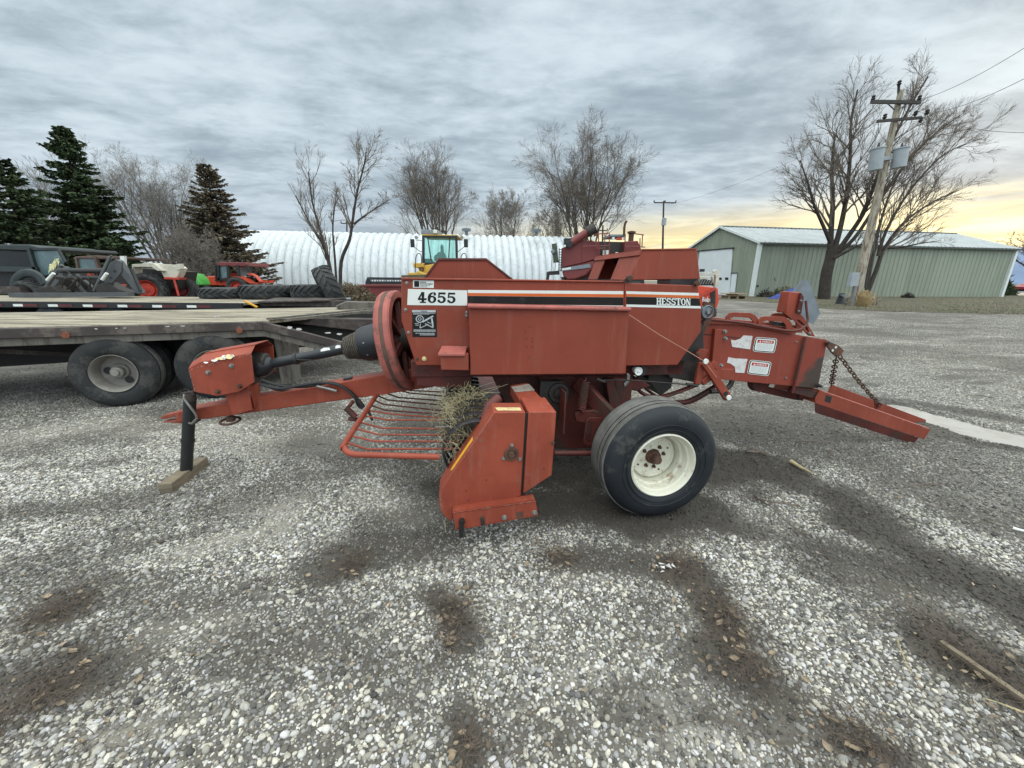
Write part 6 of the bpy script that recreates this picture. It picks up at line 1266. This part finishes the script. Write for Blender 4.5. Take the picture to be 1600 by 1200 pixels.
# ------------------------------------------------------------------ TREES
BARK = mat('grey brown bark', (.085, .072, .060, 1), .9, var=.35, vs=3, bump=.5, bs=20); TWG = mat('fine brown twigs', (.145, .118, .095, 1), .9, var=.25, vs=.8); BARKL = mat('pale grey bark', (.16, .14, .12, 1), .9, var=.3, vs=3); DBARK = mat('dark bark', (.045, .036, .030, 1), .9, var=.4, vs=3, bump=.6, bs=9)
def limb(mb, p, d, L, r0, r1, seg, wob, upt, n):
    pts = [p]; d = d.normalized()
    for i in range(seg):
        d = (d + V((random.gauss(0, wob), random.gauss(0, wob), random.gauss(0, wob) + upt))).normalized(); pts.append(pts[-1] + d * (L / seg))
    rs = [r0 + (r1 - r0) * i / seg for i in range(seg + 1)]; mb.tube(pts, rs, n, False); return pts, rs
def bare_tree(lab, base, H_, spread, seed, stems=1, r=.2, fork=.3, nl=(7, 7, 6, 4), upt=.05, droop=0., lean=0., bark=BARK, twc=TWG, tw=.012, first=None, name='bare_tree'):
    random.seed(seed); o = thing(name, lab, 'tree', base); T, C = MB(), MB()
    def side(d, ang):
        x, y, z_ = orth(d); a = random.uniform(0, 6.28); return (z_ * cos(ang) + (x * cos(a) + y * sin(a)) * sin(ang)).normalized()
    def grow(p, d, L, r0, lv):
        mb = T if lv < 2 else C; sides = (8, 6, 4, 3, 3)[lv]; u = upt if lv < 3 else upt - droop
        pts, rs = limb(mb, p, d, L, r0, max(tw * .45, r0 * .35), (6, 6, 5, 4, 3)[lv], (.05, .10, .12, .14, .16)[lv], u, sides)
        if lv >= len(nl): return
        for k in range(nl[lv]):
            t = random.uniform(.22 if lv else fork, 1) ** (.8); i = min(int(t * (len(pts) - 1)), len(pts) - 2); f = t * (len(pts) - 1) - i
            q = pts[i].lerp(pts[i + 1], f); dd = side((pts[i + 1] - pts[i]), radians(random.uniform(22, 48) * spread)); grow(q, dd, L * random.uniform(.42, .68) * (1.15 - .5 * t), max(tw * .6, rs[i] * random.uniform(.45, .65)), lv + 1)
    if first:
        for p_ in first:
            pts = [at(a, b, base.y + dy) for a, b, dy in p_[1]]; pts[0] = V((pts[0].x, pts[0].y, 0 if p_[2] else pts[0].z)); pts = smoothp(pts, 4); k = len(pts); rs = [p_[0] * (1 - (.78 if p_[3] else .22) * i / (k - 1)) for i in range(k)]; T.tube(pts, rs, 8, False); L = sum((b - a).length for a, b in zip(pts, pts[1:]))
            for j in range(p_[3]):
                t = random.uniform(p_[4], 1); i = min(int(t * (k - 1)), k - 2); grow(pts[i], side(pts[i + 1] - pts[i] + Z * .12, radians(random.uniform(20, 50) * spread)), L * p_[5] * random.uniform(.6, 1.1) * (1.2 - .5 * t), max(tw, rs[i] * .5), 2)
    else:
        for s_ in range(stems):
            a = 6.28 * s_ / stems * (2 if stems > 5 else 1) + random.uniform(-.2, .2) + .3 * (s_ % 2); k = 0 if stems == 1 else (.10, .42, .24, .36, .16, .30, .46)[s_ % 7] * spread
            grow(base + V((cos(a), sin(a), 0)) * (0 if stems == 1 else r * .8), V((cos(a) * k + lean, sin(a) * k * .6, 1)), H_ * random.uniform(.5, .66), r * random.uniform(.7, 1), 0)
    for v in (T, C):
        pass
    build('trunk', T, bark, o, smooth=60); build('crown', C, twc, o, smooth=0); return o
def tb_at(px, Y): c = at(px, 450, Y); c.z = 0; return c
def tb_top(px, py, Y): c = at(px, py, Y); return V((c.x, c.y, 0))
def Hof(py, Y): return at(800, py, Y).z
# behind the arched shed and left: a row of leafless trees
bare_tree('rounded bare willow centred behind the yellow loader, many upright stems', tb_top(680, 215, 68), Hof(200, 68), .86, 21, 7, .26, .22, (8, 7, 6, 6), .07, .07, tw=.015)
bare_tree('small bare tree seen over the white shed right of the yellow loader', tb_top(795, 276, 72), Hof(270, 72), .85, 31, 5, .15, .25, (8, 7, 7, 5), .05, .05, tw=.016, twc=mat('pale twigs', (.19, .165, .14, 1), .9))
bare_tree('faint small bare tree just left of the largest tree behind the combine', tb_top(868, 300, 76), Hof(295, 76), .8, 35, 4, .15, .25, (8, 7, 7, 5), .05, .10, tw=.016, twc=mat('pale twigs b', (.2, .175, .15, 1), .9))
bare_tree('largest bare tree rising behind the maroon combine, wide drooping crown', tb_top(924, 160, 62), Hof(172, 62), 1.0, 52, 7, .27, .24, (9, 8, 7, 6), .07, .09, tw=.014)
bare_tree('dense bare clump with pale twigs between the two left spruces', tb_top(228, 240, 40), Hof(185, 40), 1.25, 52, 10, .13, .12, (8, 7, 7, 5), .06, .0, bark=BARKL, twc=mat('pale grey twigs', (.22, .195, .17, 1), .9), tw=.010)
bare_tree('sparse slender bare tree between the two leftmost spruces', tb_top(42, 250, 34), Hof(225, 34), .8, 57, 4, .09, .2, (8, 6, 6, 5), .05, .0, bark=BARKL, twc=mat('pale grey twigs c', (.21, .19, .17, 1), .9), tw=.012)
bare_tree('low tangled bare brush beneath the brownish spruce', tb_at(305, 32), Hof(330, 32), 1.3, 59, 9, .08, .1, (8, 7, 6, 4), .02, .05, bark=BARKL, twc=mat('brush twigs', (.17, .145, .125, 1), .9), tw=.011)
tA = tb_at(518, 30)
bare_tree('sparse double bare tree in front of the white shed with upright shoots at its left', tA, 8, .75, 63, first=[
    (.14, [(520, 432, 0), (512, 400, 0), (500, 360, 0), (488, 315, 0), (482, 268, 0)], True, 16, .25, .26), (.12, [(519, 432, 0), (508, 392, .2), (482, 345, .3), (462, 305, .3)], True, 12, .3, .25), (.11, [(524, 435, .1), (523, 400, .1), (520, 355, 0), (526, 300, 0)], True, 10, .35, .2)], nl=(6, 6, 7, 5), tw=.009, bark=DBARK, upt=.12)
bare_tree('tall leaning bare tree with hooked trunk before the white shed', tb_at(530, 29), 9, .9, 66, first=[
    (.15, [(529, 435, 0), (533, 410, 0), (546, 375, 0), (551, 345, 0), (558, 300, 0), (568, 262, 0), (572, 238, 0)], True, 22, .4, .24), (.08, [(553, 350, 0), (570, 337, 0), (588, 325, .2), (608, 312, .3)], False, 11, .2, .35)], nl=(6, 6, 8, 6), tw=.009, bark=DBARK, upt=.03, droop=.03)
YT = 33.5; tR = tb_at(1290, YT)
bare_tree('big bare tree with thick forked trunk against the green shed', tR, 15, .85, 71, first=[
    (.44, [(1288, 463, 0), (1291, 430, 0), (1297, 405, 0), (1299, 390, 0)], True, 0, .9, .2),
    (.25, [(1297, 405, 0), (1298, 370, 0), (1301, 320, 0), (1300, 260, .5), (1305, 210, .8)], False, 18, .3, .42), (.22, [(1300, 400, 0), (1312, 360, 0), (1322, 310, .5), (1328, 250, 1), (1330, 190, 1.2), (1340, 140, 1.2)], False, 22, .3, .30),
    (.20, [(1302, 402, 0), (1325, 370, 0), (1348, 335, -.5), (1362, 300, -1), (1385, 240, -1.2), (1420, 170, -1.5), (1450, 120, -1.5)], False, 26, .3, .26), (.17, [(1303, 400, .5), (1335, 372, .8), (1370, 320, 1), (1420, 250, 1), (1460, 210, 1), (1500, 180, 1)], False, 26, .35, .24),
    (.15, [(1300, 385, 0), (1285, 350, -.4), (1272, 320, -.8), (1262, 285, -1), (1250, 250, -1)], False, 18, .3, .40), (.14, [(1302, 404, -.3), (1325, 392, -.6), (1345, 382, -.6), (1375, 378, -.5)], False, 7, .4, .3)], nl=(7, 6, 8, 7), tw=.010, bark=DBARK, upt=.03)
bare_tree('slanting many branched bare tree just right of the leaning pole', tb_at(1352, 31), 12, .8, 75, first=[
    (.17, [(1352, 462, 0), (1368, 425, 0), (1381, 390, 0), (1410, 350, 0), (1450, 320, 0), (1490, 300, 0)], True, 20, .35, .35), (.13, [(1354, 458, 0), (1362, 410, 0), (1378, 340, .4), (1400, 280, .6), (1440, 220, .8)], True, 18, .35, .32), (.12, [(1372, 400, 0), (1385, 360, 0), (1420, 300, 0), (1470, 245, 0), (1510, 225, 0)], False, 22, .25, .3), (.09, [(1381, 388, 0), (1410, 386, 0), (1440, 380, 0), (1470, 376, 0)], False, 9, .2, .35)], nl=(7, 6, 8, 7), tw=.010, bark=DBARK, upt=.04)
bare_tree('bare tree cut off by the right edge of the picture', tb_at(1625, 45), Hof(285, 45), 1.0, 81, 3, .2, .25, (7, 6, 6, 4), .04, .02, tw=.018, twc=mat('ochre twigs', (.17, .12, .07, 1), .9))

def spruce(lab, base, H_, R, seed, needle, droop=.35, dens=1.0, lean=0):
    random.seed(seed); o = thing('spruce_tree', lab, 'tree', base); T, C = MB(), MB(); T.tube([base, base + V((lean * .5, 0, H_ * .5)), base + V((lean, 0, H_ * .98))], [H_ * .022, H_ * .013, .02], 8, False); nw = int(34 * dens * H_ / 9)
    for i in range(nw):
        t = .04 + .95 * i / nw; hh2 = H_ * t; Rl = R * (1 - t) ** .82 * random.uniform(.65, 1.15) + .12
        for k in range(10):
            a = random.uniform(0, 6.28); L = Rl * random.uniform(.55, 1.15); p0 = base + V((lean * t, 0, hh2)); pts = []
            for j in range(5): s_ = j / 4; pts.append(p0 + V((cos(a) * L * s_, sin(a) * L * s_, -droop * L * s_ + .30 * L * s_ * s_ + (.35 * L * s_ if t > .8 else 0))))
            T.tube(pts, [.03, .024, .018, .012, .006], 3, False)
            for q in range(int(18 + L * 34)):
                s_ = random.random() ** .7; j = min(int(s_ * 4), 3); p = pts[j].lerp(pts[j + 1], s_ * 4 - j); sd_ = V((-sin(a), cos(a), 0)) * random.choice((-1, 1)); d = (V((cos(a), sin(a), 0)) * random.uniform(.3, 1) + sd_ * random.uniform(.2, 1) + Z * random.uniform(-.55, .25)).normalized()
                l = random.uniform(.16, .42) * (1 - .35 * t) * (H_ / 9) ** .3; w = d.cross(V((random.gauss(0, 1), random.gauss(0, 1), random.gauss(0, 1)))).normalized() * l * .24; C.add([p - w * .5, p + d * l * .55 - w, p + d * l, p + d * l * .55 + w, p + w * .5], [(0, 1, 2, 3, 4)])
    build('trunk', T, DBARK, o, smooth=60); build('crown', C, needle, o, smooth=0); return o
NEED = mat('dark spruce needles', (.064, .090, .048, 1), .9, spec=.05, var=.55, vs=.9, dirt=(.11, .11, .055, 1), da=.7, ds=1.2, dth=.52); NEEDB = mat('brownish spruce needles', (.17, .14, .10, 1), .9, spec=.05, var=.5, vs=.9, dirt=(.15, .125, .095, 1), da=.7, ds=1.2, dth=.5)
spruce('tallest dark green spruce, just right of the slender bare tree', tb_top(98, 210, 30), Hof(205, 30) + .2, 4.3, 90, NEED, .3, 1.3)
spruce('dark spruce cut off by the left edge of the picture', tb_top(0, 254, 26), Hof(250, 26), 3.6, 91, NEED, .3, 1.2)
spruce('shorter brownish spruce beside the end of the white arched shed', tb_top(322, 262, 40), Hof(258, 40), 5.2, 92, NEEDB, .3, 1.15)
spruce('low dark spruce filling the gap behind the old brown tractor', tb_at(75, 34), Hof(330, 34), 4.0, 93, NEED, .3, 1.0)
spruce('low dark spruce behind the white fendered tractor', tb_at(190, 38), Hof(345, 38), 4.0, 94, NEED, .3, 1.0)

# weeds, pallet, tarp, shrubs, far car
def scrub(name, lab, cat, c, sx, sy, h, n, m, kind=None, L=.3):
    mb = MB()
    for k in range(n):
        a, rr = random.uniform(0, 6.28), random.random() ** .5; x, y = cos(a) * rr * sx, sin(a) * rr * sy; zz = h * (1 - rr ** 2) * random.random(); p = c + V((x, y, zz)); d = V((random.gauss(0, 1), random.gauss(0, 1), random.gauss(.4, .8))).normalized(); w = d.cross(V((random.gauss(0, 1), random.gauss(0, 1), .3))).normalized() * L * random.uniform(.06, .2); mb.add([p - w, p + w, p + d * L * random.uniform(.4, 1)], [(0, 1, 2)])
    return tag(build(name, mb, m, smooth=0), lab, cat, None, kind)
WEED = mat('brown weeds', (.11, .082, .05, 1), .95, var=.5, vs=3)
c = at(548, 462, 19); c.z = 0; scrub('weed_heap', 'heap of brown dead weeds between the leaning tyre and the header', 'weeds', c, 1.6, 1.2, 1.2, 5000, WEED, 'stuff', .25)
c = at(462, 455, 30); c.z = 0; scrub('weed_strip', 'strip of dead weeds along the foot of the white shed', 'weeds', c + V((4, 12, 0)), 14, 1.0, .7, 5000, WEED, 'stuff', .5)
c = SB + V((7.5, 8, 0)); scrub('shrub', 'dark evergreen shrub beyond the right end of the green shed', 'shrub', c + V((-1.0, 0, 0)), 3.6, 3, 4.4, 9000, NEED, None, .7)
c = at(1418, 464, 37.5); c.z = 0; scrub('dead_weed', 'small dark dead weed at the foot of the green wall right of the pole', 'weed', c, .5, .4, .55, 260, DARKST, None, .3)
c = at(1196, 462, 36.5); c.z = 0; scrub('dead_weed', 'dead weed at the foot of the green wall near its white corner', 'weed', c, .8, .3, .8, 260, DARKST, None, .35)
c = at(1225, 460, 36.3); c.z = 0; scrub('dry_brush', 'pale dry brush at the green wall behind the blue tarpaulin', 'brush', c, 1.8, .4, 1.0, 900, tuft, None, .35)
pc = at(1147, 463, 33); pc.z = 0
pal = thing('pallet', 'worn wooden pallet with boards lying outside the white side door', 'pallet', pc); WD = mat('pallet wood', (.28, .20, .125, 1), .85, var=.3, vs=2)
build('boards', MB().box(pc + V((0, 0, .42)), (1.8, 1.1, .05)).box(pc + V((0, 0, .25)), (1.9, 1.2, .03)), WD, pal); build('blocks', MB().box(pc + V((-.7, 0, .12)), (.15, 1.1, .22)).box(pc + V((0, 0, .12)), (.15, 1.1, .22)).box(pc + V((.7, 0, .12)), (.15, 1.1, .22)).box(pc + V((-.3, -.2, .34)), (.9, .15, .1)), WD, pal)
tp_ = MB(); c = at(1226, 467, 33.5); c.z = 0; G = 12
vs = [c + V(((i / G - .5) * 2.4, (j / G - .5) * 1.4, max(0, 1.15 * (i / G) ** .8 * (1 - abs(j / G - .5) * 1.5) + random.uniform(-.09, .09)))) for j in range(G + 1) for i in range(G + 1)]
tp_.add(vs, [(j * (G + 1) + i, j * (G + 1) + i + 1, (j + 1) * (G + 1) + i + 1, (j + 1) * (G + 1) + i) for j in range(G) for i in range(G)])
tag(build('tarpaulin', tp_, mat('blue tarp', (.012, .035, .22, 1), .45, var=.3), smooth=0), 'crumpled blue tarpaulin on the verge near the green wall', 'tarpaulin')
cr_ = V((98, 74.5, 0)); car = thing('parked_car', 'tiny distant red car on the road at the right edge', 'car', cr_)
build('body', MB().slab([cr_ + V(q) for q in ((-2.1, 0, .3), (2.1, 0, .3), (2.1, 0, .85), (1.3, 0, .95), (.8, 0, 1.4), (-.9, 0, 1.4), (-1.5, 0, .95), (-2.1, 0, .85))], V((0, 1.7, 0))), mat('dark red car paint', (.25, .02, .03, 1), .3), car, .08)
build('windows', MB().slab([cr_ + V(q) + V((0, -.02, 0)) for q in ((-1.2, 0, .98), (1.1, 0, .98), (.7, 0, 1.32), (-.8, 0, 1.32))], V((0, 1.74, 0))), BLKM, car)
for dx in (-1.3, 1.3): build('wheel', MB().disc(cr_ + V((dx, 1.8, .32)), V((0, -1, 0)), .32, 1.9, 16), TYRE, car)

# ------------------------------------------------------------------ SKY, SUN, CAMERA
W = bpy.data.worlds.new('World'); S.world = W; W.use_nodes = True; g = NG(W.node_tree); bg = W.node_tree.nodes['Background']
sd0 = ray(1560, 300).normalized(); SAZ = math.atan2(sd0.x, sd0.y); SEL = radians(14)
sky = g.add('ShaderNodeTexSky'); sky.sky_type = 'NISHITA'; sky.sun_disc = False; sky.sun_elevation = SEL; sky.sun_rotation = SAZ
dv = g.add('ShaderNodeTexCoord').outputs['Generated']; sx = g.add('ShaderNodeSeparateXYZ', {0: dv}); zc = g.math('MAXIMUM', sx.outputs[2], 0.0)
k = g.math('DIVIDE', 1.0, g.math('ADD', zc, .085)); px_ = g.math('MULTIPLY', sx.outputs[0], k); py_ = g.math('MULTIPLY', sx.outputs[1], k)
cv = g.add('ShaderNodeCombineXYZ', {0: px_, 1: py_, 2: 0.0}).outputs[0]
cvr = g.add('ShaderNodeMapping', {'Vector': cv, 'Rotation': (0, 0, radians(-22)), 'Scale': (.82, 1.3, 1)}).outputs[0]
n1 = g.noise(cvr, 1.5, 9, .58, .35); n2 = g.noise(cvr, .50, 6, .5, .5); n3 = g.noise(cvr, 5.2, 7, .62, .3)
cl = g.math('ADD', g.math('MULTIPLY', n1, .50), g.math('ADD', g.math('MULTIPLY', n2, .52), g.math('MULTIPLY', n3, .30)))
f = g.ss(cl, .49, .80)
col = g.mix(f, (.32, .40, .465, 1), (.67, .775, .84, 1))
# low band: duller blue-grey
low = g.ss(zc, .02, .26); col = g.mix(low, g.mix(.5, col, (.32, .39, .49, 1)), col)
az = g.math('ARCTAN2', sx.outputs[0], sx.outputs[1])
wa = g.math('MULTIPLY', g.ss(az, radians(-25), radians(30)), g.ss(az, radians(110), radians(64)))
band_ = g.math('MULTIPLY', g.ss(zc, -.01, .03, .6, 1), g.ss(zc, .175, .075))
wn = g.add('ShaderNodeMapping', {'Vector': dv, 'Scale': (1.6, 1.6, 11)}).outputs[0]; st1 = g.noise(wn, 1.9, 9, .62, .8)
wf = g.math('MULTIPLY', g.math('MULTIPLY', wa, band_), g.ss(st1, .28, .46))
warm = g.mix(g.ss(g.noise(wn, 3.3, 6, .6, .6), .42, .66), (.95, .77, .38, 1), (1.38, 1.16, .62, 1))
col = g.mix(wf, col, warm)
hot = g.add('ShaderNodeVectorMath', {0: dv, 1: tuple(ray(1510, 300).normalized())}, operation='DOT_PRODUCT').outputs['Value']
col = g.mix(g.math('MULTIPLY', g.math('MULTIPLY', g.ss(hot, .965, .999), band_), g.ss(st1, .40, .54)), col, (1.55, 1.35, .78, 1))
# unseen cloud deck overhead and behind the camera, boosted to light the yard
zen = g.math('ADD', 1.0, g.math('ADD', g.math('MULTIPLY', g.ss(sx.outputs[2], .47, .80), 2.7), g.math('MULTIPLY', g.math('MULTIPLY', g.ss(sx.outputs[1], .05, -.5), g.ss(sx.outputs[2], -.05, .25)), 1.5)))
col = g.mix(g.ss(sx.outputs[2], .45, .7), col, g.mix(1.0, col, (1.10, 1.0, .88, 1), 'MULTIPLY'))
col = g.add('ShaderNodeVectorMath', {0: col, 3: zen}, operation='SCALE').outputs[0]
col10 = g.add('ShaderNodeVectorMath', {0: col, 3: 10.0}, operation='SCALE').outputs[0]
fin = g.mix(.94, sky.outputs[0], col10); g.l.new(fin, bg.inputs['Color']); bg.inputs['Strength'].default_value = .10
sl = bpy.data.lights.new('sun', 'SUN'); sl.energy = .8; sl.angle = radians(50); sl.color = (1, .93, .82)
so = bpy.data.objects.new('sun', sl); COL.objects.link(so); dirv = V((sin(SAZ) * cos(SEL), cos(SAZ) * cos(SEL), sin(SEL))); so.rotation_euler = dirv.to_track_quat('Z', 'Y').to_euler()
cd = bpy.data.cameras.new('camera'); cam = bpy.data.objects.new('camera', cd); COL.objects.link(cam); cd.sensor_width = 36; cd.lens = 36 * FPX / 1600; cd.clip_start = .05; cd.clip_end = 6000
Mx = Matrix((CR, CU, -F)).transposed().to_4x4(); Mx.translation = EYE; cam.matrix_world = Mx; S.camera = cam
S.render.resolution_x, S.render.resolution_y = 1024, 768
vs_ = S.view_settings; vs_.view_transform = 'Standard'; vs_.look = 'None'; vs_.exposure = 0.12; vs_.gamma = 1.0; vs_.use_curve_mapping = False
S.cycles.use_denoising = True; S.cycles.max_bounces = 6; S.cycles.diffuse_bounces = 3; S.cycles.transparent_max_bounces = 8; S.cycles.sample_clamp_indirect = 5
